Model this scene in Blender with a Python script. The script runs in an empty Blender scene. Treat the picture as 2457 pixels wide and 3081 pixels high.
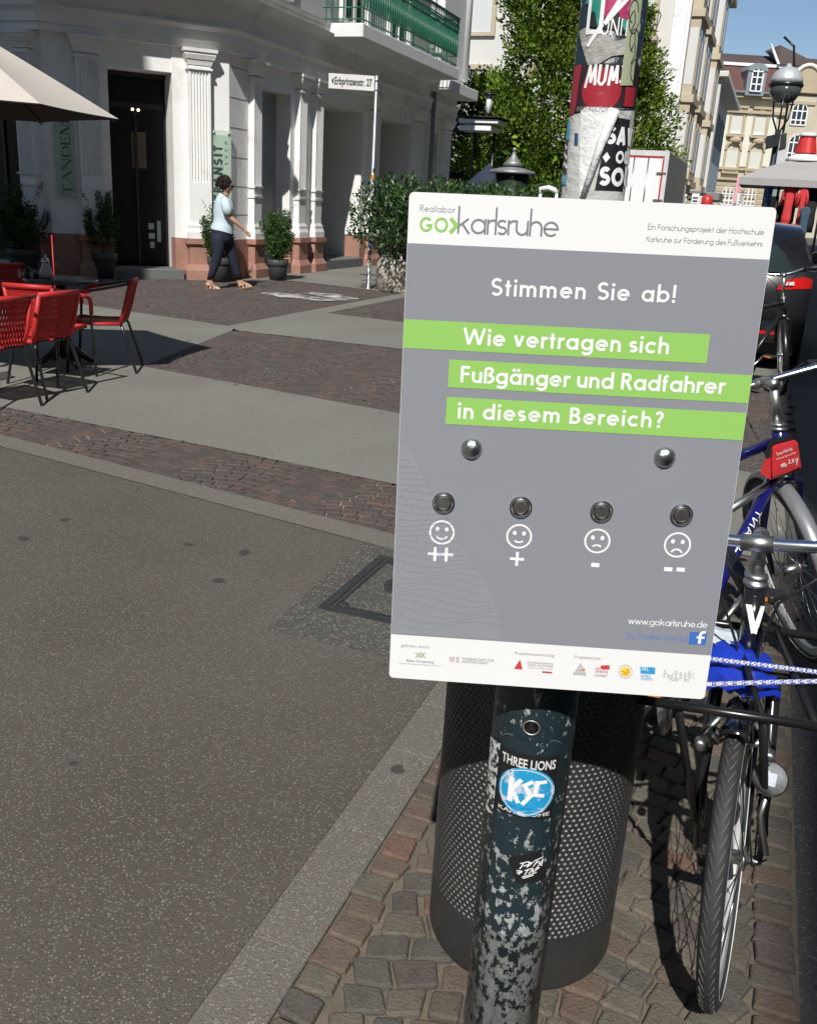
import bpy, math, random
import numpy as np
from mathutils import Vector, Matrix
random.seed(11)
rng = np.random.default_rng(5)
SC = bpy.context.scene
COL = SC.collection
PI = math.pi
R_ = math.radians
# ---------------------------------------------------------------- camera, sky, sun
FPX = 2817.0                      # focal length in photo pixels (photo 2457 x 3081)
CAM_H = 1.45
_dn = np.array([-498., 8460., FPX]); _dn /= np.linalg.norm(_dn)
_st = np.array([1102., -873., FPX]); _st -= _dn * _dn.dot(_st); _st /= np.linalg.norm(_st)
_rt = np.cross(_dn, _st)
RW = np.array([_rt, _st, -_dn])   # image (x right, y down, z forward) -> world
CP = np.array([0., 0., CAM_H])
cam = bpy.data.cameras.new('camera')
camo = bpy.data.objects.new('camera', cam); COL.objects.link(camo)
cx_, cy_, cz_ = RW @ np.array([1., 0, 0]), RW @ np.array([0, -1., 0]), RW @ np.array([0, 0, -1.])
camo.matrix_world = Matrix(((cx_[0], cy_[0], cz_[0], 0), (cx_[1], cy_[1], cz_[1], 0), (cx_[2], cy_[2], cz_[2], CAM_H), (0, 0, 0, 1)))
cam.sensor_fit = 'VERTICAL'; cam.sensor_height = 36.0; cam.lens = 36.0 * FPX / 3081.0
cam.clip_start = 0.05; cam.clip_end = 2000
SC.camera = camo
SUN_DIR = Vector((0.20, -0.965, 1.0)).normalized()       # towards the sun
sun = bpy.data.lights.new('sun', 'SUN'); sun.energy = 5.0; sun.angle = R_(0.53); sun.color = (1.0, 0.975, 0.94)
suno = bpy.data.objects.new('sun', sun); COL.objects.link(suno)
suno.rotation_euler = SUN_DIR.to_track_quat('Z', 'Y').to_euler()
W = bpy.data.worlds.new('World'); SC.world = W; W.use_nodes = True
nt = W.node_tree; nt.nodes.clear()
sky = nt.nodes.new('ShaderNodeTexSky'); sky.sky_type = 'NISHITA'; sky.sun_disc = False
sky.sun_elevation = math.asin(SUN_DIR.z); sky.sun_rotation = math.atan2(SUN_DIR.x, SUN_DIR.y)
sky.air_density = 1.0; sky.dust_density = 0.0; sky.ozone_density = 3.0; sky.altitude = 100
bg = nt.nodes.new('ShaderNodeBackground'); bg.inputs[1].default_value = 0.088
wo = nt.nodes.new('ShaderNodeOutputWorld')
nt.links.new(sky.outputs[0], bg.inputs[0]); nt.links.new(bg.outputs[0], wo.inputs[0])
SC.view_settings.view_transform = 'Standard'; SC.view_settings.look = 'None'
SC.view_settings.exposure = 0.0; SC.view_settings.gamma = 1.0; SC.view_settings.use_curve_mapping = False
SC.cycles.max_bounces = 8; SC.cycles.transparent_max_bounces = 12
SC.cycles.sample_clamp_indirect = 6.0

# ---------------------------------------------------------------- photo -> place
def ray(x, y): return RW @ np.array([x - 1228.5, y - 1540.5, FPX])
def G(x, y, z=0.0):
    d = ray(x, y); return CP + d * ((z - CAM_H) / d[2])
def onY(x, y, Y):
    d = ray(x, y); return CP + d * (Y / d[1])
def onX(x, y, X):
    d = ray(x, y); return CP + d * (X / d[0])

# ---------------------------------------------------------------- mesh builder
ORG = {}
class MB:
    def __init__(s): s.v = []; s.f = []; s.m = []; s.cur = 0; s.sm = []; s.smooth = False
    def add(s, vs, fs):
        o = len(s.v); s.v += [tuple(map(float, p)) for p in vs]
        for f in fs:
            s.f.append([i + o for i in f]); s.m.append(s.cur); s.sm.append(s.smooth)
        return s
    def box(s, x0, x1, y0, y1, z0, z1, fr=None):
        vs = [(x, y, z) for z in (z0, z1) for y in (y0, y1) for x in (x0, x1)]
        if fr: vs = [fr(*p) for p in vs]
        return s.add(vs, [(0, 2, 3, 1), (4, 5, 7, 6), (0, 1, 5, 4), (2, 6, 7, 3), (0, 4, 6, 2), (1, 3, 7, 5)])
    def bbox(s, x0, x1, y0, y1, z0, z1, b=0.01, fr=None):      # box with chamfered edges
        X = [(x0, x0 + b), (x1, x1 - b)]; Y = [(y0, y0 + b), (y1, y1 - b)]; Z = [(z0, z0 + b), (z1, z1 - b)]
        vs = []; idx = {}
        for i in (0, 1):
            for j in (0, 1):
                for k in (0, 1):
                    for a in (0, 1, 2):
                        p = [X[i][1], Y[j][1], Z[k][1]]; p[a] = (X[i], Y[j], Z[k])[a][0]
                        idx[i, j, k, a] = len(vs); vs.append(tuple(p))
        fs = []
        for i in (0, 1): fs.append([idx[i, 0, 0, 0], idx[i, 1, 0, 0], idx[i, 1, 1, 0], idx[i, 0, 1, 0]])
        for j in (0, 1): fs.append([idx[0, j, 0, 1], idx[1, j, 0, 1], idx[1, j, 1, 1], idx[0, j, 1, 1]])
        for k in (0, 1): fs.append([idx[0, 0, k, 2], idx[1, 0, k, 2], idx[1, 1, k, 2], idx[0, 1, k, 2]])
        for i in (0, 1):
            for j in (0, 1): fs.append([idx[i, j, 0, 0], idx[i, j, 1, 0], idx[i, j, 1, 1], idx[i, j, 0, 1]])
            for k in (0, 1): fs.append([idx[i, 0, k, 0], idx[i, 1, k, 0], idx[i, 1, k, 2], idx[i, 0, k, 2]])
        for j in (0, 1):
            for k in (0, 1): fs.append([idx[0, j, k, 1], idx[1, j, k, 1], idx[1, j, k, 2], idx[0, j, k, 2]])
        for i in (0, 1):
            for j in (0, 1):
                for k in (0, 1): fs.append([idx[i, j, k, 0], idx[i, j, k, 1], idx[i, j, k, 2]])
        if fr: vs = [fr(*p) for p in vs]
        return s.add(vs, fs)
    def rings(s, rings, closed=False, caps=True, wrap=True):
        n = len(rings[0]); vs = [p for r in rings for p in r]; fs = []
        m = len(rings); last = m if closed else m - 1
        for i in range(last):
            a, b = i * n, ((i + 1) % m) * n
            for j in range(n if wrap else n - 1):
                k = (j + 1) % n; fs.append((a + j, a + k, b + k, b + j))
        if caps and not closed and wrap:
            fs.append(tuple(range(n - 1, -1, -1))); fs.append(tuple((m - 1) * n + j for j in range(n)))
        return s.add(vs, fs)
    def tube(s, pts, r, n=8, closed=False, caps=True, sq=None):
        P = [np.array(p, float) for p in pts]; m = len(P)
        rr = r if hasattr(r, '__len__') else [r] * m
        T = []
        for i in range(m):
            a = P[(i - 1) % m] if (closed or i > 0) else P[i]; b = P[(i + 1) % m] if (closed or i < m - 1) else P[i]
            t = b - a; T.append(t / (np.linalg.norm(t) + 1e-12))
        u = np.cross(T[0], [0, 0, 1.]);
        if np.linalg.norm(u) < 1e-3: u = np.cross(T[0], [0, 1., 0])
        u /= np.linalg.norm(u); rings = []
        for i in range(m):
            u = u - T[i] * u.dot(T[i]); u /= np.linalg.norm(u) + 1e-12; w = np.cross(T[i], u)
            q = sq or 1.0
            rings.append([P[i] + rr[i] * (math.cos(2 * PI * j / n) * u + q * math.sin(2 * PI * j / n) * w) for j in range(n)])
        old = s.smooth; s.smooth = True
        s.rings(rings, closed, caps); s.smooth = old
        return s
    def lathe(s, prof, n=24, c=(0, 0, 0), ax=None, caps=True):   # prof (r,z)
        F = ax or (lambda x, y, z: (x, y, z)); rings = []
        for r, z in prof: rings.append([F(c[0] + r * math.cos(2 * PI * j / n), c[1] + r * math.sin(2 * PI * j / n), c[2] + z) for j in range(n)])
        old = s.smooth; s.smooth = True
        s.rings(rings, False, caps); s.smooth = old
        return s
    def prism(s, poly, z0, z1, fr=None):
        n = len(poly); vs = [(x, y, z0) for x, y in poly] + [(x, y, z1) for x, y in poly]
        if fr: vs = [fr(*p) for p in vs]
        return s.add(vs, [tuple(range(n - 1, -1, -1)), tuple(range(n, 2 * n))] + [(i, (i + 1) % n, n + (i + 1) % n, n + i) for i in range(n)])
    def poly(s, pts): return s.add(pts, [tuple(range(len(pts)))])
    def sphere(s, c, r, n=12, m=8, sc=(1, 1, 1)):
        rings = []
        for i in range(1, m):
            a = PI * i / m
            rings.append([(c[0] + sc[0] * r * math.sin(a) * math.cos(2 * PI * j / n), c[1] + sc[1] * r * math.sin(a) * math.sin(2 * PI * j / n), c[2] - sc[2] * r * math.cos(a)) for j in range(n)])
        old = s.smooth; s.smooth = True; s.rings(rings); s.smooth = old
        return s
    def leaves(s, P, D, size, wid=.5, fold=.2):     # numpy batch of leaf quads: positions, directions
        n = len(P); D = D / (np.linalg.norm(D, axis=1, keepdims=True) + 1e-9)
        A = rng.normal(size=(n, 3)); S = np.cross(D, A); S /= np.linalg.norm(S, axis=1, keepdims=True) + 1e-9
        N = np.cross(S, D); L = (size * rng.uniform(.65, 1.25, n))[:, None]
        a = P; b = P + D * L * .5 + S * L * wid * .5 + N * L * fold * .5; c = P + D * L; d = P + D * L * .5 - S * L * wid * .5 + N * L * fold * .5
        o = len(s.v); V = np.stack([a, b, c, d], 1).reshape(-1, 3)
        s.v += [tuple(p) for p in V.tolist()]
        for i in range(n):
            k = o + 4 * i; s.f.append([k, k + 1, k + 2, k + 3]); s.m.append(s.cur); s.sm.append(False)
        return s
    def build(s, name, mat, parent=None, smooth=None):
        me = bpy.data.meshes.new(name)
        o0 = ORG.get(parent.name, (0, 0, 0)) if parent is not None else (0, 0, 0)
        V = np.array(s.v, float) - np.array(o0)
        me.from_pydata(V.tolist(), [], s.f)
        mats = mat if isinstance(mat, (list, tuple)) else [mat]
        for m in mats: me.materials.append(m)
        if len(mats) > 1: me.polygons.foreach_set('material_index', s.m)
        me.polygons.foreach_set('use_smooth', s.sm if smooth is None else [smooth] * len(s.f))
        me.update(); me.validate()
        ob = bpy.data.objects.new(name, me); COL.objects.link(ob)
        if parent is not None: ob.parent = parent; ORG[ob.name] = o0
        return ob

def tag(o, label=None, cat=None, group=None, kind=None):
    if label: o['label'] = label
    if cat: o['category'] = cat
    if group: o['group'] = group
    if kind: o['kind'] = kind
    return o
def thing(name, label, cat, loc=(0, 0, 0), group=None, rz=0.0):
    o = bpy.data.objects.new(name, None); COL.objects.link(o); o.empty_display_size = .1
    o.location = tuple(map(float, loc)); o.rotation_euler.z = rz
    ORG[o.name] = tuple(map(float, loc)) if rz == 0 else (0, 0, 0)
    return tag(o, label, cat, group)
KIDS = {}
def copy_tree(o, parent=None):
    c = o.copy(); COL.objects.link(c)
    if parent is not None: c.parent = parent
    for ch in list(o.children): copy_tree(ch, c)
    return c
def structure(mb, name, mat): return tag(mb.build(name, mat), kind='structure')

# ---------------------------------------------------------------- materials
MATS = {}
def mat(name, col, rough=.6, metal=0., var=.12, vs=6., fine=.0, fs=80., bump=0., bs=60., spec=.5, coat=0., trans=0., emit=0., island=None, coord='Object', dirt=None, iamt=.0):
    """Principled material with layered noise colour variation. island: list of (pos,colour) picked per mesh island."""
    if name in MATS: return MATS[name]
    m = bpy.data.materials.new(name); m.use_nodes = True; t = m.node_tree; N = t.nodes; L = t.links
    b = N['Principled BSDF']
    tc = N.new('ShaderNodeTexCoord')
    def noise(sc, det=4, ro=.6):
        n = N.new('ShaderNodeTexNoise'); n.inputs['Scale'].default_value = sc; n.inputs['Detail'].default_value = det; n.inputs['Roughness'].default_value = ro
        L.new(tc.outputs[coord], n.inputs['Vector']); return n.outputs['Fac']
    if island:
        g = N.new('ShaderNodeNewGeometry'); cr = N.new('ShaderNodeValToRGB'); cr.color_ramp.interpolation = 'CONSTANT' if iamt == 0 else 'LINEAR'
        e = cr.color_ramp.elements
        while len(e) < len(island): e.new(.5)
        for k, (p, c) in enumerate(island): e[k].position = p; e[k].color = (*c, 1)
        L.new(g.outputs['Random Per Island'], cr.inputs[0]); base = cr.outputs[0]
    else:
        rgb = N.new('ShaderNodeRGB'); rgb.outputs[0].default_value = (*col, 1); base = rgb.outputs[0]
    def varmul(base, fac, amt):
        mr = N.new('ShaderNodeMapRange'); mr.inputs[1].default_value = .25; mr.inputs[2].default_value = .75
        mr.inputs[3].default_value = 1 - amt; mr.inputs[4].default_value = 1 + amt
        L.new(fac, mr.inputs[0])
        v = N.new('ShaderNodeVectorMath'); v.operation = 'SCALE'; L.new(base, v.inputs[0]); L.new(mr.outputs[0], v.inputs['Scale']); return v.outputs[0]
    if var: base = varmul(base, noise(vs), var)
    if fine: base = varmul(base, noise(fs, 3), fine)
    if dirt:                                              # (colour, noise scale, threshold, softness)
        mr = N.new('ShaderNodeMapRange'); mr.inputs[1].default_value = dirt[2]; mr.inputs[2].default_value = dirt[2] + dirt[3]
        L.new(noise(dirt[1], 6, .65), mr.inputs[0])
        mx = N.new('ShaderNodeMix'); mx.data_type = 'RGBA'; L.new(mr.outputs[0], mx.inputs[0]); L.new(base, mx.inputs[6]); mx.inputs[7].default_value = (*dirt[0], 1); base = mx.outputs[2]
    L.new(base, b.inputs['Base Color'])
    b.inputs['Roughness'].default_value = rough; b.inputs['Metallic'].default_value = metal
    b.inputs['Specular IOR Level'].default_value = spec
    if coat: b.inputs['Coat Weight'].default_value = coat; b.inputs['Coat Roughness'].default_value = .05
    if trans: b.inputs['Transmission Weight'].default_value = trans
    if emit: b.inputs['Emission Color'].default_value = (*col, 1); b.inputs['Emission Strength'].default_value = emit
    if bump:
        bp = N.new('ShaderNodeBump'); bp.inputs['Strength'].default_value = min(1, bump); bp.inputs['Distance'].default_value = .01
        L.new(noise(bs, 5), bp.inputs['Height']); L.new(bp.outputs[0], b.inputs['Normal'])
    MATS[name] = m; return m

def aggregate(name, base, dark, light, sc=170., p_dark=.16, p_light=.86, rough=.85, big=.12, chew=True):
    """exposed aggregate: grit of light and dark pebbles in a mortar tone, with gum stains"""
    m = bpy.data.materials.new(name); m.use_nodes = True; t = m.node_tree; N = t.nodes; L = t.links; b = N['Principled BSDF']
    tc = N.new('ShaderNodeTexCoord')
    def vor(s):
        v = N.new('ShaderNodeTexVoronoi'); v.inputs['Scale'].default_value = s; L.new(tc.outputs['Object'], v.inputs['Vector']); return v
    def noise(s, d=4):
        n = N.new('ShaderNodeTexNoise'); n.inputs['Scale'].default_value = s; n.inputs['Detail'].default_value = d; L.new(tc.outputs['Object'], n.inputs['Vector']); return n.outputs['Fac']
    def math_(op, a, bb, cl=False):
        n = N.new('ShaderNodeMath'); n.operation = op; n.use_clamp = cl
        for i, q in enumerate((a, bb)):
            if isinstance(q, (int, float)): n.inputs[i].default_value = q
            else: L.new(q, n.inputs[i])
        return n.outputs[0]
    def mix(f, a, c):
        n = N.new('ShaderNodeMix'); n.data_type = 'RGBA'; L.new(f, n.inputs[0])
        for i, q in ((6, a), (7, c)):
            if isinstance(q, tuple): n.inputs[i].default_value = (*q, 1)
            else: L.new(q, n.inputs[i])
        return n.outputs[2]
    mrn = N.new('ShaderNodeMapRange'); mrn.inputs[1].default_value = .32; mrn.inputs[2].default_value = .68; L.new(noise(.9, 7), mrn.inputs[0]); col = mix(mrn.outputs[0], (base[0] * (1 - big), base[1] * (1 - big * 1.15), base[2] * (1 - big * 1.3)), tuple(c * (1 + big) for c in base))
    for s, cc, th in ((sc, light, p_light), (sc * 1.37, dark, 1 - p_dark), (sc * .8, tuple(.5 * (a + c) for a, c in zip(base, light)), .72), (sc * .62, (base[0] * 1.1, base[1] * .82, base[2] * .72), .8)):
        v = vor(s); sep = N.new('ShaderNodeSeparateColor'); L.new(v.outputs['Color'], sep.inputs[0])
        pick = math_('GREATER_THAN', sep.outputs[0], th)
        inside = math_('LESS_THAN', v.outputs['Distance'], .36)
        col = mix(math_('MULTIPLY', pick, inside), col, cc)
    if chew:
        v = vor(3.4); v.voronoi_dimensions = '2D'; sep = N.new('ShaderNodeSeparateColor'); L.new(v.outputs['Color'], sep.inputs[0])
        wob = math_('MULTIPLY', noise(30, 4), .16)
        d = math_('ADD', v.outputs['Distance'], wob)
        r = math_('MULTIPLY', math_('POWER', sep.outputs[1], 3.0), .14)
        inside = math_('LESS_THAN', d, math_('ADD', r, .052))
        col = mix(math_('MULTIPLY', inside, math_('MULTIPLY', math_('GREATER_THAN', sep.outputs[0], .60), .8)), col, (.034, .032, .032))
    L.new(col, b.inputs['Base Color']); b.inputs['Roughness'].default_value = rough
    bp = N.new('ShaderNodeBump'); bp.inputs['Strength'].default_value = .35; bp.inputs['Distance'].default_value = .004
    L.new(vor(sc).outputs['Distance'], bp.inputs['Height']); L.new(bp.outputs[0], b.inputs['Normal'])
    return m

def chipped(name, paint, metal_c, zlo, zhi, lo=.36, hi=.62, scale=22.):
    """paint chipped off to galvanised metal, the more the nearer to the ground"""
    m = bpy.data.materials.new(name); m.use_nodes = True; t = m.node_tree; N = t.nodes; L = t.links; b = N['Principled BSDF']
    tc = N.new('ShaderNodeTexCoord'); geo = N.new('ShaderNodeNewGeometry'); sx = N.new('ShaderNodeSeparateXYZ'); L.new(geo.outputs['Position'], sx.inputs[0])
    n1 = N.new('ShaderNodeTexNoise'); n1.inputs['Scale'].default_value = scale; n1.inputs['Detail'].default_value = 7; n1.inputs['Roughness'].default_value = .68
    mp = N.new('ShaderNodeMapping'); mp.inputs['Scale'].default_value = (1, 1, .7); L.new(geo.outputs['Position'], mp.inputs[0]); L.new(mp.outputs[0], n1.inputs['Vector'])
    th = N.new('ShaderNodeMapRange'); th.inputs[1].default_value = zlo; th.inputs[2].default_value = zhi; th.inputs[3].default_value = lo; th.inputs[4].default_value = hi
    L.new(sx.outputs[2], th.inputs[0])
    sub = N.new('ShaderNodeMath'); sub.operation = 'SUBTRACT'; L.new(n1.outputs['Fac'], sub.inputs[0]); L.new(th.outputs[0], sub.inputs[1])
    k = N.new('ShaderNodeMapRange'); k.inputs[1].default_value = 0; k.inputs[2].default_value = .012; L.new(sub.outputs[0], k.inputs[0])
    n2 = N.new('ShaderNodeTexNoise'); n2.inputs['Scale'].default_value = 60; n2.inputs['Detail'].default_value = 4; L.new(geo.outputs['Position'], n2.inputs['Vector'])
    cr = N.new('ShaderNodeValToRGB'); cr.color_ramp.elements[0].color = (*[c * .6 for c in metal_c], 1); cr.color_ramp.elements[1].color = (*[c * 1.25 for c in metal_c], 1)
    cr.color_ramp.elements[0].position = .3; cr.color_ramp.elements[1].position = .7; L.new(n2.outputs['Fac'], cr.inputs[0])
    mx = N.new('ShaderNodeMix'); mx.data_type = 'RGBA'; L.new(k.outputs[0], mx.inputs[0]); mx.inputs[6].default_value = (*paint, 1); L.new(cr.outputs[0], mx.inputs[7])
    L.new(mx.outputs[2], b.inputs['Base Color'])
    rr = N.new('ShaderNodeMapRange'); rr.inputs[3].default_value = .38; rr.inputs[4].default_value = .7; L.new(k.outputs[0], rr.inputs[0]); L.new(rr.outputs[0], b.inputs['Roughness'])
    bp = N.new('ShaderNodeBump'); bp.inputs['Strength'].default_value = .5; bp.inputs['Distance'].default_value = .0012; bp.invert = True
    L.new(k.outputs[0], bp.inputs['Height']); L.new(bp.outputs[0], b.inputs['Normal'])
    return m

def glass(name, tint=(.02, .025, .03), rough=.05):
    return mat(name, tint, rough, 0, var=.3, vs=.6, spec=.8)

C_WHITE = mat('white_painted_plaster', (.83, .82, .79), .75, var=.05, vs=1.5, fine=.04, fs=30, bump=.2, bs=30, dirt=((.60, .58, .54), 1.7, .55, .22))
C_CREAM = mat('cream_plaster', (.72, .68, .57), .8, var=.06, vs=1.2, fine=.04, fs=25, bump=.12, bs=40)
C_GREYSTONE = mat('grey_plaster', (.48, .48, .46), .8, var=.08, vs=2, fine=.05, bump=.15, bs=30)
C_SANDSTONE = mat('red_sandstone', (.36, .19, .14), .85, var=.18, vs=3, fine=.12, fs=40, bump=.35, bs=50, dirt=((.48, .36, .30), 4, .60, .15))
C_DARKGLASS = glass('dark_window_glass')
C_BLACK = mat('black_enamel', (.012, .012, .013), .28, var=.1, spec=.6)
C_BLACKPL = mat('black_plastic', (.02, .02, .021), .5, var=.1)
C_RUBBER = mat('black_rubber', (.022, .022, .022), .75, var=.15, bump=.1)
C_CHROME = mat('chrome', (.80, .80, .80), .1, 1.0, var=.06, vs=20)
C_STEEL = mat('brushed_steel', (.55, .55, .55), .3, 1.0, var=.12, vs=30)
C_ALU = mat('dull_aluminium', (.62, .62, .60), .38, 1.0, var=.12, vs=15)
C_GALV = mat('galvanised_steel', (.42, .43, .43), .5, .85, var=.2, vs=25, fine=.1)
C_RED = mat('red_plastic', (.55, .03, .03), .4, var=.1)
C_WHITEP = mat('white_gloss', (.82, .82, .82), .35, var=.03)
# ================================================================ GROUND
M_ASPH = aggregate('brown_asphalt', (.093, .082, .068), (.030, .027, .024), (.25, .235, .20), 175, .18, .85, big=.16)
M_SLAB = aggregate('pale_concrete_slab', (.142, .133, .110), (.052, .049, .042), (.28, .27, .23), 165, .14, .80, big=.08)
M_SLAB2 = aggregate('grey_concrete_band', (.188, .185, .160), (.09, .088, .076), (.32, .315, .275), 150, .10, .86, big=.10, chew=False)
M_ROAD = aggregate('dark_road_asphalt', (.085, .083, .08), (.03, .03, .03), (.22, .22, .2), 130, .12, .9)
M_MORTAR = mat('sandy_joint_mortar', (.155, .13, .095), .95, var=.25, vs=12, fine=.2, fs=200, bump=.5, bs=250)
M_MORTAR2 = mat('dark_joint_mortar', (.13, .10, .08), .95, var=.3, vs=6, fine=.2, fs=100, dirt=((.26, .225, .175), 5, .45, .12))
STONE = [(0, (.115, .101, .076)), (.2, (.10, .084, .066)), (.36, (.13, .11, .082)), (.48, (.092, .084, .070)), (.60, (.13, .094, .070)), (.76, (.148, .088, .062)), (.82, (.12, .102, .078)), (.92, (.092, .074, .064))]
M_STONE = mat('near_sett_stone', (.2, .2, .2), .8, island=STONE, var=.22, vs=18, fine=.22, fs=160, bump=.55, bs=120)
BRICK = [(0, (.088, .068, .060)), (.25, (.075, .062, .056)), (.5, (.096, .071, .062)), (.7, (.082, .068, .061)), (.92, (.112, .072, .060))]
M_BRICK = mat('far_sett_stone', (.2, .2, .2), .78, island=BRICK, var=.2, vs=8, fine=.15, fs=90, bump=.4, bs=80)

def sheet(name, pts, z, m):
    return structure(MB().poly([(x, y, z) for x, y in pts]), name, m)
sheet('ground', [(-700, -300), (700, -300), (700, 900), (-700, 900)], -.012, M_ROAD)
sheet('brown_asphalt_lane', [(-40, -20), (-.765, -20), (-.765, 3.6), (-1.5, 3.59), (-4, 4.03), (-14, 5.8), (-40, 10)], .0118, M_ASPH)
SL = lambda x, c, s=-.185: c + s * (x + 1.5)         # cross bands run across the street, a little askew
sheet('kerb_strip_bed', [(-.765, -20), (-.63, -20), (-.63, 3.46), (-.765, 3.48)], .003, M_MORTAR)
ks_ = MB(); yk = -3.0
while yk < 3.4: dk = min(random.uniform(.26, .42), 3.455 - yk); ks_.bbox(-.764, -.631, yk + .0015, yk + dk - .0015, -.02, .0140, .002); yk += dk
structure(ks_, 'kerb_strip', M_SLAB)
sheet('cross_kerb_strip', [(-.63, 3.44), (-.63, 3.60), (-1.5, 3.76), (-4, 4.2), (-14, 6), (-14, 5.78), (-4, 4.03), (-1.5, 3.59), (-.765, 3.46)], .0145, M_SLAB)
sheet('sett_bed', [(-.63, -2), (.29, -2), (.29, 3.6), (-.63, 3.6)], .004, M_MORTAR)
sheet('sett_band_bed', [(-14, 5.9), (-4, 4.2), (-1.5, 3.76), (.29, 3.45), (.29, 4.25), (-1.66, 4.48), (-2.97, 4.63), (-4.56, 4.77), (-14, 6.0)], .003, M_MORTAR2)
sheet('concrete_band', [(-14, 6.0), (-4.56, 4.77), (-2.97, 4.63), (-1.66, 4.48), (.29, 4.25), (.29, 5.8), (-2.26, 6.12), (-4.73, 6.55), (-5.28, 8.9), (-5.4, 9.18), (-14, 10.7)], .0140, M_SLAB2)
sheet('sett_field_bed', [(-5.24, 8.95), (-5.28, 8.3), (-4.73, 6.55), (-2.26, 6.12), (.29, 5.8), (.29, 8.95)], .004, M_MORTAR2)
sheet('far_concrete_band', [(-5.5, 9.2), (-5.24, 8.95), (.29, 8.95), (.29, 10.4), (-5.2, 11.15), (-5.2, 15.4), (-5.45, 15.4), (-5.5, 11)], .0150, M_SLAB2)
sheet('far_sett_field_bed', [(-14, 10.7), (-5.4, 9.18), (-5.5, 11), (-5.5, 14.5), (-7.7, 14.9), (-9.3, 13.4), (-12, 11.2)], .004, M_MORTAR2)
sheet('far_sett_field_bed', [(-5.2, 11.15), (.29, 10.4), (.29, 70), (-5.2, 70)], .003, M_MORTAR2)
sheet('wall_pavement', [(-30, 25), (-10.3, 11.8), (-9.3, 13.2), (-7.7, 14.9), (-5.45, 14.5), (-5.3, 15.4), (-5.2, 70), (-30, 70)], .0158, M_SLAB2)

def sett(mb, x, y, w, d, rot=0., z0=.0, z1=.016, b=.006, n8=False, jit=.12):
    c, s = math.cos(rot), math.sin(rot); J = lambda a: a * random.uniform(-jit, jit)
    w /= 2; d /= 2
    if n8:
        k = .17; base = [(-w, -d * (1 - k)), (-w * (1 - k), -d), (w * (1 - k), -d), (w, -d * (1 - k)), (w, d * (1 - k)), (w * (1 - k), d), (-w * (1 - k), d), (-w, d * (1 - k))]
    else: base = [(-w, -d), (w, -d), (w, d), (-w, d)]
    cor = [(J(w) * 1.3, J(d) * 1.3) for _ in range(4)]
    base = [(px + cor[(0 if px < 0 else 1) if py < 0 else (3 if px < 0 else 2)][0] + J(w) * .25, py + cor[(0 if px < 0 else 1) if py < 0 else (3 if px < 0 else 2)][1] + J(d) * .25) for px, py in base]
    zt = z1 + random.uniform(-.0018, .0018); tx, ty = random.uniform(-.04, .04), random.uniform(-.04, .04)
    rings = []
    for f, z in ((1.0, z0), (1.0, zt - b), (None, zt - b * .3), (None, zt)):
        rg = []
        for px, py in base:
            if f is None:
                g = (b * .45 if z < zt - 1e-6 else b * 1.3); L_ = math.hypot(px, py); q = (L_ - g) / L_; qx, qy = px * q, py * q
            else: qx, qy = px, py
            rg.append((x + c * qx - s * qy, y + s * qx + c * qy, z + (tx * qx + ty * qy if z > z0 else 0)))
        rings.append(rg)
    n = len(base); vs = [p for r in rings for p in r]; fs = []
    for i in range(3):
        for j in range(n): k2 = (j + 1) % n; fs.append((i * n + j, i * n + k2, (i + 1) * n + k2, (i + 1) * n + j))
    fs.append(tuple(3 * n + j for j in range(n)))
    mb.add(vs, fs)

near = MB()
y = -.6
while y < 3.5:                                           # edge rows of setts beside the kerb strip and beside the road
    d = random.uniform(.064, .082); sett(near, -.588 + random.uniform(-.004, .004), y, .076, d - .007, 0, 0, .018, .006, True); y += d
y = -.6
while y < 3.5:
    d = random.uniform(.058, .074); sett(near, .240 + random.uniform(-.004, .004), y, .078, d - .008, 0, 0, .019, .006, True); y += d
row = 0; y = -.6
while y < 3.55:
    x = -.542 + random.uniform(0, .012)
    while x < .17:
        w = random.uniform(.056, .090); w = min(w, .196 - x)
        if w < .035: break
        t = (x + w / 2 + .545) / .74
        a = .17 * math.sin(PI * t); sl = .17 * PI * math.cos(PI * t) / .74
        yy = y + a * .55 + random.uniform(-.006, .006)
        if yy < 3.5: sett(near, x + w / 2, yy, w - .006, .0645, math.atan(sl * .55) + random.uniform(-.04, .04), 0, .018, .006, True, .14)
        x += w
    y += .0695
structure(near, 'cobble_setts', M_STONE)

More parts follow.
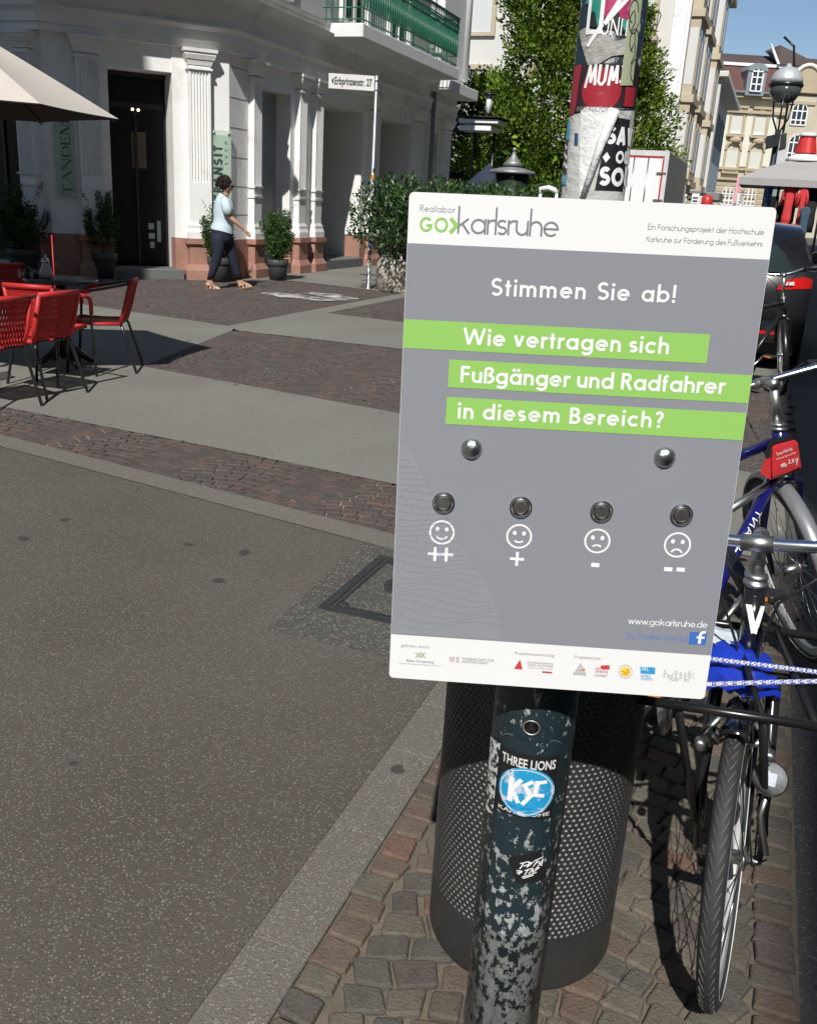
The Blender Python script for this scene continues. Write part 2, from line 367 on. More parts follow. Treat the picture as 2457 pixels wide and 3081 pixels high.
def inside(p, poly):
    x, y = p; r = False; n = len(poly)
    for i in range(n):
        x0, y0 = poly[i]; x1, y1 = poly[(i + 1) % n]
        if (y0 > y) != (y1 > y) and x < (x1 - x0) * (y - y0) / (y1 - y0) + x0: r = not r
    return r
def fan(mb, poly, pitch=.1, wid=.115, arc=.9, amp=.16, ang=-.18, z1=.0115, gap=.007, grow=.07):
    """setts laid in stacked segmental arcs; the outline is overshot a little and tucked under the slabs beside it"""
    c, s = math.cos(ang), math.sin(ang)
    U = [(c * x + s * y, -s * x + c * y) for x, y in poly]
    u0, u1 = min(p[0] for p in U), max(p[0] for p in U); v0, v1 = min(p[1] for p in U), max(p[1] for p in U)
    v = v0 - amp - .1; row = 0
    while v < v1 + .1:
        u = u0 - .1 + random.uniform(0, .06)
        while u < u1 + .1:
            t = ((u + wid / 2) / arc) % 1.0; sl = amp * PI / arc * math.cos(PI * t); ca = 1 / math.sqrt(1 + sl * sl)
            w = wid * random.uniform(.78, 1.2); um = u + w * ca / 2; t = (um / arc) % 1.0; sl = amp * PI / arc * math.cos(PI * t); ca = 1 / math.sqrt(1 + sl * sl)
            vv = v + amp * math.sin(PI * t) + random.uniform(-.004, .004)
            x, y = c * um - s * vv, s * um + c * vv
            if any(inside((x + dx, y + dy), poly) for dx, dy in ((0, 0), (grow, 0), (-grow, 0), (0, grow), (0, -grow))): sett(mb, x, y, w - gap, pitch * ca - gap, ang + math.atan(sl) + random.uniform(-.03, .03), 0, z1, .006, False, .09)
            u += w * ca
        v += pitch; row += 1
band = MB()
fan(band, [(-9, 5.05), (-4, 4.21), (-1.5, 3.77), (.29, 3.47), (.29, 4.24), (-1.66, 4.47), (-2.97, 4.62), (-4.56, 4.76), (-9, 5.4)], .070, .088, .85, .15, -.17)
structure(band, 'sett_band', M_BRICK)
field = MB()
fan(field, [(-5.23, 8.93), (-5.27, 8.3), (-4.72, 6.56), (-2.26, 6.13), (.29, 5.82), (.29, 8.93)], .080, .10, .95, .16, -.12)
structure(field, 'sett_field', M_BRICK)
field = MB()
fan(field, [(-11, 10.2), (-5.42, 9.2), (-5.52, 11), (-5.52, 14.45), (-7.7, 14.85), (-9.3, 13.4), (-11, 12)], .1, .13, 1.1, .18, -.12)
fan(field, [(-5.18, 11.17), (.29, 10.42), (.29, 14), (-5.18, 16)], .12, .15, 1.1, .18, -.12)
structure(field, 'far_sett_field', M_BRICK)
# spilt white powder on the far setts
m = mat('white_spill', (.62, .60, .56), .9, var=.2, vs=9)
_t = m.node_tree; _b = _t.nodes['Principled BSDF']; _n = _t.nodes.new('ShaderNodeTexNoise'); _n.inputs['Scale'].default_value = 2.2; _n.inputs['Detail'].default_value = 8; _n.inputs['Roughness'].default_value = .75
_c = _t.nodes.new('ShaderNodeTexCoord'); _t.links.new(_c.outputs['Object'], _n.inputs['Vector'])
_r = _t.nodes.new('ShaderNodeMapRange'); _r.inputs[1].default_value = .47; _r.inputs[2].default_value = .6; _t.links.new(_n.outputs['Fac'], _r.inputs[0]); _t.links.new(_r.outputs[0], _b.inputs['Alpha'])
sp = MB(); pts = []
c0 = G(600 + 640 / 1.8754, 750 + 275 / 1.8754)
for k in range(20):
    a = 2 * PI * k / 20; r = random.uniform(.75, 1.1); pts.append((c0[0] + r * .95 * math.cos(a) * .75 + .2 * math.sin(a), c0[1] + r * .95 * math.sin(a) * .6, .026))
tag(sp.poly(pts).build('powder_spill', m), 'patch of white powder spilt on the dark setts behind the walking woman', 'stain', kind='stuff')

# ================================================================ MANHOLE
M_IRON = mat('cast_iron', (.065, .065, .068), .5, .5, var=.2, vs=20, fine=.15, bump=.3, bs=150)
M_CHIP = aggregate('manhole_concrete', (.080, .076, .066), (.022, .021, .02), (.22, .21, .19), 85, .35, .72, chew=False)
mh = thing('manhole_cover', 'square manhole cover with concrete infill and iron frame, half hidden behind the voting sign', 'manhole cover', (-1.0, 3.1, 0))
MB().poly([(-1.42, 2.62, .0128), (-.78, 2.62, .0128), (-.78, 3.5, .0128), (-1.12, 3.55, .0128), (-1.47, 3.58, .0128)]).build('surround', M_CHIP, mh)
f = MB(); x0, x1, y0, y1 = -1.34, -.80, 2.86, 3.46
for a, b_, c, d in ((x0, x1, y0, y0 + .035), (x0, x1, y1 - .035, y1), (x0, x0 + .035, y0 + .035, y1 - .035), (x1 - .035, x1, y0 + .035, y1 - .035)): f.box(a, b_, c, d, .0, .0195)
for a, b_, c, d in ((x0 + .045, x1 - .045, y0 + .045, y0 + .057), (x0 + .045, x1 - .045, y1 - .057, y1 - .045), (x0 + .045, x0 + .057, y0 + .057, y1 - .057), (x1 - .057, x1 - .045, y0 + .057, y1 - .057)): f.box(a, b_, c, d, .0, .0185)
for xx in (x0 + .07, x1 - .07):
    for yy in (y0 + .07, y1 - .07): f.lathe([(.022, 0), (.022, .0188), (.012, .0188)], 14, (xx, yy, 0))
f.build('frame', M_IRON, mh)
l = MB(); cxm, cym = -1.12, 3.19
l.lathe([(.085, .0), (.085, .0215), (.062, .0215), (.060, .0155)], 28, (cxm, cym, 0))
for k in range(-4, 5): l.box(cxm - math.sqrt(max(0, .058 ** 2 - (k * .013) ** 2)), cxm + math.sqrt(max(0, .058 ** 2 - (k * .013) ** 2)), cym + k * .013 - .003, cym + k * .013 + .003, .0145, .0205)
l.build('vent', M_IRON, mh)

# ================================================================ CORNER BUILDING
s2 = math.sqrt(.5)
RC = (-8.46, 14.21); LC = (RC[0] - 2.78 * s2, RC[1] - 2.78 * s2)
def CHF(u, n, z): return (RC[0] + s2 * u + s2 * n, RC[1] + s2 * u - s2 * n, z)     # chamfer: u to the right, n outwards
def RTF(u, n, z): return (RC[0] + n, u, z)                                        # street side: u = world y
def LTF(u, n, z): return (u, LC[1] - n, z)                                        # side street: u = world x
bl = thing('corner_building', 'white corner building with fluted pilasters, red sandstone base and green balcony railing', 'building', (-9, 14, 0))
PATH = [(-18, LC[1]), LC, RC, (RC[0], 25.6)]
def offs(n):
    out = []
    nm = [(0, -1), (s2, -s2), (1, 0)]
    for i, p in enumerate(PATH):
        if i in (0, 3): q = nm[0 if i == 0 else 2]; out.append((p[0] + q[0] * n, p[1] + q[1] * n))
        else:
            a, b_ = nm[i - 1], nm[i]; dx, dy = a[0] + b_[0], a[1] + b_[1]; k = 2 / (dx * dx + dy * dy); out.append((p[0] + dx * k * n, p[1] + dy * k * n))
    return out
def course(mb, n0, n1, z0, z1, nt=None, nb=None):        # moulding round all three fronts; nt: other projection at top
    o = offs(n0); a = offs(n1 if nb is None else nb); b_ = offs(n1 if nt is None else nt)
    rings = [[(*o[i], z0), (*a[i], z0), (*b_[i], z1), (*o[i], z1)] for i in range(4)]
    mb.rings(rings, False, True)
# wall with the openings left out
w = MB(); T = .35
w.box(-2.78, -1.86, -T, 0, .66, 3.5, CHF); w.box(-.90, 0, -T, 0, .66, 3.5, CHF); w.box(-1.86, -.90, -T, -.02, 3.12, 3.5, CHF)
RY = [(14.21, 15.16), (16.34, 17.62), (19.62, 20.42), (22.5, 23.95), (24.55, 25.6)]
for a, b_ in RY: w.box(a, b_, -T, 0, .66, 3.5, RTF)
for a, b_, zt in ((15.16, 16.34, 3.12), (17.62, 19.62, 3.15), (20.42, 22.5, 3.15), (23.95, 24.55, 3.1)): w.box(a, b_, -T, -.02, zt, 3.5, RTF)
LX = [(-10.9, LC[0]), (-13.6, -12.6)]
w.box(-10.95, LC[0], -T, 0, .66, 3.5, LTF); w.box(-13.4, -12.6, -T, 0, .66, 3.5, LTF); w.box(-18, -15.2, -T, 0, .66, 3.5, LTF); w.box(-15.2, -10.95, -T, -.02, 3.1, 3.5, LTF)
w.build('wall', C_WHITE, bl)
# plinth
for a, b_ in ((-2.80, -1.86), (-.90, .0)): MB().box(a, b_, -T + .01, .02, 0, .655, CHF).build('plinth', C_SANDSTONE, bl)
for a, b_ in RY: MB().box(a + .02, b_, -T + .01, .02, 0, .655, RTF).build('plinth', C_SANDSTONE, bl)
for a, b_ in ((-10.95, LC[0] - .02), (-13.4, -12.6), (-18, -15.2)): MB().box(a, b_, -T, .02, 0, .655, LTF).build('plinth', C_SANDSTONE, bl)
# porches: side reveals, back panels, ceilings
pr_ = MB()
for y0, y1, dep, zt in ((15.16, 16.34, .32, 3.12), (17.62, 19.62, .95, 3.15), (20.42, 22.5, .95, 3.15), (23.95, 24.55, .5, 3.1)):
    pr_.box(y0 - .05, y0, -dep, -T, .15, zt, RTF); pr_.box(y1, y1 + .05, -dep, -T, .15, zt, RTF); pr_.box(y0 - .05, y1 + .05, -dep, -T, zt, zt + .08, RTF)
pr_.box(-1.91, -1.86, -1.9, -T, .15, 3.12, CHF); pr_.box(-.90, -.85, -1.0, -T, .15, 3.12, CHF); pr_.box(-1.91, -.85, -1.9, -T, 3.12, 3.2, CHF)
pr_.build('porch_lining', C_WHITE, bl)
g = MB(); g.box(15.16, 16.34, -.34, -.30, .2, 3.12, RTF)
g.build('closed_shutter', mat('blue_grey_panel', (.30, .31, .33), .6, var=.06), bl)
def doorset(y0, y1, n, zt, F, nm='glazed_door'):
    d = MB(); d.box(y0, y1, n - .02, n, .17, zt, F); o = d.build(nm, mat('dim_shop_glass', (.010, .010, .012), .3, var=.4, vs=1.5, spec=.18), bl)
    e = MB(); k = (y1 - y0) / 3
    for i in range(4): e.box(y0 + k * i - .03, y0 + k * i + .03, n, n + .03, .17, zt, F)
    e.box(y0, y1, n, n + .028, .17, .32, F); e.box(y0, y1, n, n + .028, 2.3, 2.38, F)
    e.build('frame', mat('dark_bronze_frame', (.03, .025, .022), .4, .3), o); return o
doorset(17.62, 19.62, -.95, 3.15, RTF); doorset(20.42, 22.5, -.95, 3.15, RTF); doorset(23.95, 24.55, -.5, 3.1, RTF)
o = doorset(-15.2, -13.4, -.3, 3.1, LTF); doorset(-12.6, -10.95, -.3, 3.1, LTF)
# entrance: dark room behind an open doorway
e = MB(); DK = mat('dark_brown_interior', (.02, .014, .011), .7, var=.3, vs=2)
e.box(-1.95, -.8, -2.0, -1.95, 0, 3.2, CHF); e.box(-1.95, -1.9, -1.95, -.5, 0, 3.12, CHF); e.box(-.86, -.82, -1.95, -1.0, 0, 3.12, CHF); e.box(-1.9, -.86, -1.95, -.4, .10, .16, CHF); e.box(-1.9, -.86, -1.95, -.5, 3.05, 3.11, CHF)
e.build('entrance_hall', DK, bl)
gl = MB(); gl.box(-1.84, -1.40, -.62, -.60, .18, 2.6, CHF); gl.box(-1.36, -.92, -.62, -.60, .18, 2.6, CHF); gl.box(-1.86, -.9, -.62, -.60, 2.68, 3.1, CHF)
gd = gl.build('entrance_door', mat('dim_shop_glass', (.010, .010, .012), .3), bl)
fr = MB()
for u in (-1.86, -1.40, -.94): fr.box(u, u + .04, -.63, -.57, .17, 2.66, CHF)
fr.box(-1.86, -.90, -.63, -.57, 2.6, 2.68, CHF); fr.build('door_frame', mat('dark_bronze_frame', (.03, .025, .022), .4, .3), gd)
no = MB()
for u, z, a, h in ((-1.22, .75, .09, .1), (-1.22, .6, .1, .09), (-1.2, .45, .07, .1), (-1.08, .55, .06, .34)): no.box(u, u + a, -.598, -.594, z, z + h, CHF)
no.build('notice', mat('pale_notice_paper', (.30, .34, .36), .6), gd)
br = MB(); br.box(-1.45, -1.22, -.598, -.594, 1.7, 2.25, CHF); br.build('poster', mat('brown_poster', (.09, .065, .04), .6, var=.3, vs=5), gd)
lp = MB(); lp.sphere(CHF(-1.42, -.56, 2.58), .022); lp.sphere(CHF(-1.33, -.56, 2.575), .022); lp.build('downlight', mat('lit_lamp_bulb', (1, .85, .6), .4, emit=3.0, var=0), bl)
st = MB(); st.bbox(-1.92, -.80, -.36, .20, 0, .17, .012, CHF)
st.build('step', mat('dark_granite_step', (.14, .145, .14), .6, var=.15, vs=8, fine=.2, fs=120), bl)
for y0, y1 in ((17.5, 19.62), (20.42, 22.5)):
    st = MB(); st.bbox(y0, y1, -.95, .12, 0, .20, .012, RTF); st.build('step', MATS['dark_granite_step'], bl)
st = MB(); st.box(15.16, 16.34, -.34, .03, 0, .2, RTF); st.build('step', MATS['dark_granite_step'], bl)
# entablature
e = MB(); course(e, -.3, .10, 3.49, 3.60); course(e, -.3, .13, 3.601, 3.74); course(e, -.3, .13, 3.741, 3.80, .18); course(e, -.3, .18, 3.801, 3.83)
course(e, -.3, .09, 3.831, 4.14); course(e, -.3, .09, 4.141, 4.28, .34)
e.build('entablature', C_WHITE, bl)
c = MB(); course(c, -.3, .22, 4.281, 4.40); course(c, -.3, .22, 4.401, 4.46, .27); c.bbox(-2.95, .16, .05, .80, 4.285, 4.52, .02, CHF)
c.build('cornice', mat('weathered_grey_ledge', (.45, .45, .43), .85, var=.18, vs=3, fine=.15, fs=50, bump=.3), bl)
u = MB(); course(u, -.35, 0, 4.46, 14.0); u.build('upper_wall', C_GREYSTONE, bl)
c = MB(); course(c, -1, .5, 14.0, 14.4, .7); c.build('eaves', C_WHITE, bl)
def win(F, u0, u1, z0, z1, n=.0):
    f = MB(); t = .12
    for a, b_, c_, d_ in ((u0 - t, u0, z0 - t, z1 + t), (u1, u1 + t, z0 - t, z1 + t), (u0, u1, z1, z1 + t), (u0, u1, z0 - t, z0)): f.box(a, b_, n, n + .09, c_, d_, F)
    f.box((u0 + u1) / 2 - .03, (u0 + u1) / 2 + .03, n + .012, n + .05, z0, z1, F)
    o = f.build('window', C_WHITE, bl); MB().box(u0, u1, n + .002, n + .01, z0, z1, F).build('pane', C_DARKGLASS, o)
for z in (5.0, 8.6, 11.4):
    for a in ((15.0, 16.1), (18.4, 19.5), (20.8, 21.9), (23.6, 24.6)): win(RTF, *a, z if z > 6 else 4.7, z + 2.1)
    for a in ((-2.3, -1.6), (-1.1, -.4)): win(CHF, *a, z, z + 2)
    for a in ((-12, -11), (-14.5, -13.5), (-17, -16)): win(LTF, *a, z, z + 2)
jl = MB()
for z in (1.05, 1.5, 1.95, 2.4, 2.85, 3.3): jl.box(14.24, 14.80, .0005, .0022, z, z + .012, RTF)
jl.build('joint_lines', mat('open_plaster_joint', (.16, .16, .155), .9), bl)
# pilasters
def pilaster(F, u0, u1, proj=.11, flutes=6, dado=True, ztop=3.48, plainshaft=False):
    s = MB(); W_ = u1 - u0
    zf0, zf1 = 1.53, 3.15
    def plan(grooves):
        pts = [(u0, -.02)]
        if not grooves: pts += [(u0, proj), (u1, proj)]
        else:
            m_ = W_ * .09; k = (W_ - 2 * m_) / flutes; pts += [(u0, proj), (u0 + m_, proj)]
            for i in range(flutes):
                a = u0 + m_ + k * i
                pts += [(a + k * .10, proj), (a + k * .16, proj - .012), (a + k * .35, proj - .026), (a + k * .65, proj - .026), (a + k * .84, proj - .012), (a + k * .90, proj)]
            pts += [(u1 - m_, proj), (u1, proj)]
        pts.append((u1, -.02)); return pts
    s.prism(plan(not plainshaft), zf0, zf1, F); s.prism(plan(False), .92, zf0, F); s.prism(plan(False), zf1, 3.24, F)
    o = s.build('pilaster', C_WHITE, bl)
    c = MB()
    for g, z0, z1, g2 in ((.03, 3.185, 3.215, .03), (.012, 3.25, 3.33, .04), (.05, 3.331, 3.39, .075), (.075, 3.391, 3.43, .075), (.095, 3.431, ztop, .10)):
        rings = [[F(u0 - q, -.02, z), F(u0 - q, proj + q, z), F(u1 + q, proj + q, z), F(u1 + q, -.02, z)] for q, z in ((g, z0), (g2, z1))]; c.rings(rings)
    c.build('capital', C_WHITE, o)
    for grp in ([(.05, .665, .76, .05), (.05, .761, .84, .025), (.03, .841, .875, .03), (.02, .876, .92, .004)],) + (([(.025, 1.50, 1.53, .03)], [(.02, 1.34, 1.375, .025)]) if dado else ()):
        b_ = MB()
        for g, z0, z1, g2 in grp:
            rings = [[F(u0 - q, -.02, z), F(u0 - q, proj + q, z), F(u1 + q, proj + q, z), F(u1 + q, -.02, z)] for q, z in ((g, z0), (g2, z1))]; b_.rings(rings)
        b_.build('moulding', C_WHITE, o)
    d = MB()
    for g, z0, z1, g2 in ((.10, 0, .16, .10), (.10, .161, .26, .045), (.04, .261, .55, .04), (.05, .551, .58, .075), (.085, .581, .66, .085)):
        rings = [[F(u0 - q, -.02, z), F(u0 - q, proj + q, z), F(u1 + q, proj + q, z), F(u1 + q, -.02, z)] for q, z in ((g, z0), (g2, z1))]; d.rings(rings)
    d.build('pedestal', C_SANDSTONE, bl)
pilaster(CHF, -.665, -.325, .13, 6, False); pilaster(CHF, -2.33, -1.985, .13, 6, False)
pilaster(RTF, 14.83, 15.09); pilaster(RTF, 16.51, 16.79); pilaster(RTF, 17.18, 17.48)
pilaster(RTF, 20.0, 20.36, plainshaft=True); pilaster(RTF, 22.75, 23.15, plainshaft=True); pilaster(RTF, 24.75, 25.3, plainshaft=True)
pilaster(LTF, -10.88, -10.58); pilaster(LTF, -13.2, -12.85); pilaster(LTF, -15.7, -15.35)
# downpipe, balcony
d = MB(); d.tube([(-8.30, 23.6, .1), (-8.30, 23.6, 4.2)], .055, 10); d.build('downpipe', mat('grey_downpipe', (.22, .22, .23), .5), bl)
d = MB(); d.tube([(-8.2, 25.5, 4.46), (-8.2, 25.5, 12)], .12, 12); d.build('downpipe', C_WHITE, bl)
b_ = MB(); b_.bbox(-8.46, -7.556, 17.37, 23.13, 4.215, 4.455, .015); b_.build('balcony_floor', mat('white_balcony_paint', (.78, .78, .76), .6, var=.06, vs=3, dirt=((.5, .5, .48), 5, .66, .1)), bl)
b_ = MB(); b_.bbox(-8.46, -7.80, 23.5, 25.6, 4.0, 4.25, .015); b_.bbox(-8.46, -8.2, 23.7, 25.6, 4.252, 7.2, .02); b_.build('bay', MATS['white_balcony_paint'], bl)
M_GREEN = mat('green_painted_iron', (.02, .15, .085), .35, var=.12, vs=5, spec=.6)
r = MB(); r.tube([(-8.4, 17.43, 5.5), (-7.61, 17.43, 5.5), (-7.61, 23.07, 5.5), (-8.4, 23.07, 5.5)], .03, 6)
for z in (4.53, 4.72, 5.22, 5.36): r.tube([(-8.4, 17.43, z), (-7.61, 17.43, z), (-7.61, 23.07, z), (-8.4, 23.07, z)], .014, 6)
ra = r.build('balcony_railing', M_GREEN, bl)
r = MB()
for k in range(46):
    yy = 17.5 + k * .122; r.tube([(-7.61, yy, 4.46), (-7.61, yy, 4.72), (-7.6, yy, 4.85), (-7.61, yy, 5.22)], [.009, .011, .02, .009], 5)
    r.tube([(-7.61, yy + .06, 4.72), (-7.61, yy + .06, 4.9), (-7.61, yy + .06, 5.36), (-7.61, yy + .06, 5.47)], [.008, .016, .008, .02], 5)
    r.tube([(-7.61, yy + .06 + .045 * math.cos(a), 5.29 + .06 * math.sin(a)) for a in np.linspace(0, 2 * PI, 9)], .008, 4)
for k in range(7):
    xx = -8.33 + k * .115
    for yy in (17.43, 23.07): r.tube([(xx, yy, 4.46), (xx, yy, 4.85), (xx, yy, 5.22), (xx, yy, 5.5)], [.009, .012, .012, .009], 5); r.tube([(xx + .05 * math.cos(a), yy, 5.29 + .06 * math.sin(a)) for a in np.linspace(0, 2 * PI, 9)], .008, 4)
r.build('baluster', M_GREEN, ra)['kind'] = 'stuff'
# houses beside and behind the camera that throw the shade seen in the photograph
def shade_house(x0, x1, y0, y1, h, label, m, face):
    t = thing('town_house', label, 'house', (x0, y0, 0))
    q = MB(); q.box(x0, x1, y0, y1, 0, h); q.build('wall', m, t)
    q = MB(); q.box(x0 - .01, x1 + .01, y0 + .05, y1 - .05, h, h + .06); q.build('roof', mat('roof_felt', (.12, .12, .12), .9), t)
    z = 4.2
    while z < h - 2.5:
        yy = y0 + .9
        while yy < y1 - 1.6:
            f = MB(); xx = face
            sg = -1 if face == x0 else 1
            f.box(min(xx, xx + sg * .06), max(xx, xx + sg * .06), yy - .1, yy + 1.1, z - .1, z + 1.7); o = f.build('window', C_WHITE, t)
            MB().box(min(xx, xx + sg * .066), max(xx, xx + sg * .066), yy, yy + 1.0, z, z + 1.6).build('pane', C_DARKGLASS, o); yy += 2.6
        z += 3.2
shade_house(3.68, 12, -30, -11.75, 17, 'tall plain house behind the camera on the right side of the street', C_CREAM, 3.68)
shade_house(3.68, 12, -11.75, -10.7, 15.6, 'unseen narrow lower link added between two houses on the right to let sun through', C_GREYSTONE, 3.68)  # unseen link, kept low so a patch of sun reaches the road
shade_house(3.68, 12, -10.7, 60, 17, 'long house lining the right side of the street', C_GREYSTONE, 3.68)
shade_house(-20, -7.0, -8, 1.92, 22, 'tall house on the near corner of the side street', C_CREAM, -7.0)
shade_house(-30, 3.6, -36, -26, 20, 'unseen house added far behind the camera to block low sky light', C_CREAM, 3.6)  # unseen block added to cut sky light and deepen the shade
# ================================================================ LETTERING
def arc(cx, cy, rx, a0, a1, n=14, ry=None):
    ry = ry or rx
    return [(cx + rx * math.cos(R_(a0 + (a1 - a0) * i / n)), cy + ry * math.sin(R_(a0 + (a1 - a0) * i / n))) for i in range(n + 1)]
def glyph(ch, w, C=1.46):
    """geometric sans, x-height 1: (advance, centre-line strokes, dots)"""
    h = w / 2; R = .52 - h; o = .52; D = -.42
    ring = arc(o, .5, R, 0, 360, 28, .5 - h); st = lambda x, a, b: [(x, a), (x, b)]
    if ch == 'a' or ch == 'ä': g = (1.04, [ring, st(1.04 - h, 0, 1)], [] if ch == 'a' else [(.34, 1.26), (.72, 1.26)])
    elif ch == 'b': g = (1.04, [st(h, 0, C), ring], [])
    elif ch == 'c': g = (.9, [arc(o, .5, R, 42, 318, 22, .5 - h)], [])
    elif ch == 'd': g = (1.04, [ring, st(1.04 - h, 0, C)], [])
    elif ch == 'e': g = (1.04, [[(h * 1.1, .5), (1.04 - h, .5)] + arc(o, .5, R, 2, 318, 24, .5 - h)], [])
    elif ch == 'f': g = (.5, [[(.2, 0), (.2, C - .28)] + arc(.2 + .24, C - .26, .24, 180, 85, 8, .26 - h), [(.0, 1 - h), (.46, 1 - h)]], [])
    elif ch == 'g': g = (1.04, [ring, [(1.04 - h, 1), (1.04 - h, .0)] + arc(o, .0, R, 0, -150, 14, -D - h)], [])
    elif ch == 'h': g = (.9, [st(h, 0, C), arc(.45, .55, .45 - h, 180, 0, 14, .45 - h) + [(.9 - h, 0)]], [])
    elif ch == 'i': g = (w, [st(h, 0, 1)], [(h, 1.3)])
    elif ch == 'j': g = (w, [[(h, 1), (h, D + .2)] + arc(h - .2, D + .2, .2, 0, -70, 5)], [(h, 1.3)])
    elif ch == 'k': g = (.86, [st(h, 0, C), [(.74, 1 - h * .3), (h, .45)], [(.34, .62), (.84 - h * .5, 0)]], [])
    elif ch == 'l': g = (w, [st(h, 0, C)], [])
    elif ch == 'm': g = (1.46, [st(h, 0, 1), arc(.42, .58, .42 - h, 180, 0, 12, .42 - h) + [(.84 - h, 0)], arc(1.12 - h, .58, .42 - h, 150, 0, 12, .42 - h) + [(1.54 - 2 * h, 0)]], []) if w > .15 else (1.5, [st(h, 0, 1), arc(.42, .58, .42 - h, 180, 0, 12) + [(.84 - h, 0)], arc(1.2 - 2 * h, .58, .42 - h, 150, 0, 12) + [(1.56 - 2 * h, 0)]], [])
    elif ch == 'n': g = (.88, [st(h, 0, 1), arc(.44, .56, .44 - h, 180, 0, 14, .44 - h) + [(.88 - h, 0)]], [])
    elif ch in 'oö': g = (1.04, [ring], [] if ch == 'o' else [(.33, 1.26), (.71, 1.26)])
    elif ch == 'p': g = (1.04, [st(h, D, 1), ring], [])
    elif ch == 'r': g = (.5, [st(h, 0, 1), arc(.42, .58, .42 - h, 180, 62, 9, .42 - h)], [])
    elif ch == 's':
        r = (1 - w) / 4; g = (.64, [arc(.32, 1 - h - r, r * 1.28, 35, 270, 14, r)[:-1] + arc(.32, h + r, r * 1.28, 90, -145, 14, r)], [])
    elif ch == 't': g = (.5, [st(.24, 0, 1.32), [(.0, 1 - h), (.5, 1 - h)]], [])
    elif ch in 'uü': g = (.88, [[(h, 1)] + arc(.44, .44, .44 - h, 180, 360, 14, .44 - h) + [(.88 - h, .44)], st(.88 - h, 0, 1)], [] if ch == 'u' else [(.25, 1.26), (.63, 1.26)])
    elif ch == 'v': g = (.86, [[(h * .8, 1), (.43, h * .4), (.86 - h * .8, 1)]], [])
    elif ch == 'w': g = (1.3, [[(h * .8, 1), (.36, h * .4), (.65, .95), (.94, h * .4), (1.3 - h * .8, 1)]], [])
    elif ch == 'z': g = (.7, [[(.04, 1 - h), (.62, 1 - h), (.08, h), (.68, h)]], [])
    elif ch == 'ß': g = (.86, [[(h, 0), (h, C - .3)] + arc(.42, C - .36, .42 - h, 180, -60, 16, .36 - h) + [(.4, .82)], [(.4, .82)] + arc(.44, .42, .40 - h * .4, 82, -110, 14, .42 - h)], [])
    elif ch == 'S':
        r = (C - w) / 4; g = (.9, [arc(.45, C - h - r, r * 1.12, 30, 270, 16, r)[:-1] + arc(.45, h + r, r * 1.2, 90, -150, 16, r)], [])
    elif ch == 'W': g = (1.9, [[(h * .8, C), (.5, h * .4), (.95, C - .1), (1.4, h * .4), (1.9 - h * .8, C)]], [])
    elif ch == 'F': g = (.82, [st(h, 0, C), [(h, C - h), (.8, C - h)], [(h, C * .52), (.76, C * .52)]], [])
    elif ch == 'E': g = (.82, [st(h, 0, C), [(h, C - h), (.8, C - h)], [(h, C * .52), (.76, C * .52)], [(h, h), (.8, h)]], [])
    elif ch in 'RBPD':
        b1 = [(h, C - h), (.45, C - h)] + arc(.45, C * .76 - h * .5, .40 - h, 90, -90, 12, C * .24 - h * .5) + [(h, C * .52)]
        if ch == 'R': g = (.92, [st(h, 0, C), b1, [(.42, C * .52), (.86, 0)]], [])
        elif ch == 'P': g = (.86, [st(h, 0, C), b1], [])
        elif ch == 'D': g = (1.1, [st(h, 0, C), [(h, C - h), (.4, C - h)] + arc(.4, C / 2, .7 - h, 90, -90, 16, C / 2 - h) + [(h, h)]], [])
        else: g = (.94, [st(h, 0, C), b1, [(.45, C * .52)] + arc(.48, C * .26 + h * .3, .46 - h, 90, -90, 12, C * .26 - h * .7) + [(h, h)]], [])
    elif ch == 'H': g = (1.06, [st(h, 0, C), st(1.06 - h, 0, C), [(h, C * .53), (1.06 - h, C * .53)]], [])
    elif ch == 'K': g = (.98, [st(h, 0, C), [(.88, C), (h, C * .48)], [(.36, C * .62), (.94, 0)]], [])
    elif ch == 'G': g = (1.4, [arc(.7, C / 2, .7 - h, 40, 350, 26, C / 2 - h), [(.74, C * .45), (1.38, C * .45)]], [])
    elif ch == 'O': g = (1.46, [arc(.73, C / 2, .73 - h, 0, 360, 32, C / 2 - h)], [])
    elif ch == '!': g = (w, [st(h, .42, C)], [(h, h)])
    elif ch == '?': g = (.74, [arc(.37, C - .38, .37 - h, 165, -50, 14, .38 - h) + [(.38, .62), (.38, .4)]], [(.38, h)])
    elif ch == '.': g = (w, [], [(h, h)])
    elif ch == ':': g = (w, [], [(h, h), (h, .8)])
    elif ch == 'N': g = (1.1, [[(h, 0), (h, C), (1.1 - h, 0), (1.1 - h, C)]], [])
    elif ch == 'T': g = (.9, [[(0, C - h), (.9, C - h)], st(.45, 0, C)], [])
    elif ch == 'A': g = (1.1, [[(h * .8, 0), (.55, C), (1.1 - h * .8, 0)], [(.25, .42), (.85, .42)]], [])
    elif ch == 'M': g = (1.4, [[(h, 0), (h + .08, C), (.7, .1), (1.32 - h, C), (1.4 - h, 0)]], [])
    elif ch == 'I': g = (w, [st(h, 0, C)], [])
    elif ch == 'C': g = (1.2, [arc(.66, C / 2, .66 - h, 45, 315, 24, C / 2 - h)], [])
    elif ch == 'U': g = (1., [[(h, C)] + arc(.5, .5, .5 - h, 180, 360, 14) + [(1 - h, C)]], [])
    elif ch == 'V': g = (1.1, [[(h * .8, C), (.55, 0), (1.1 - h * .8, C)]], [])
    elif ch == 'L': g = (.75, [[(h, C), (h, h), (.75, h)]], [])
    else: g = (.36, [], [])
    return g
SUBDIV = [0.0]                                       # longest ribbon step, for lettering on round tubes
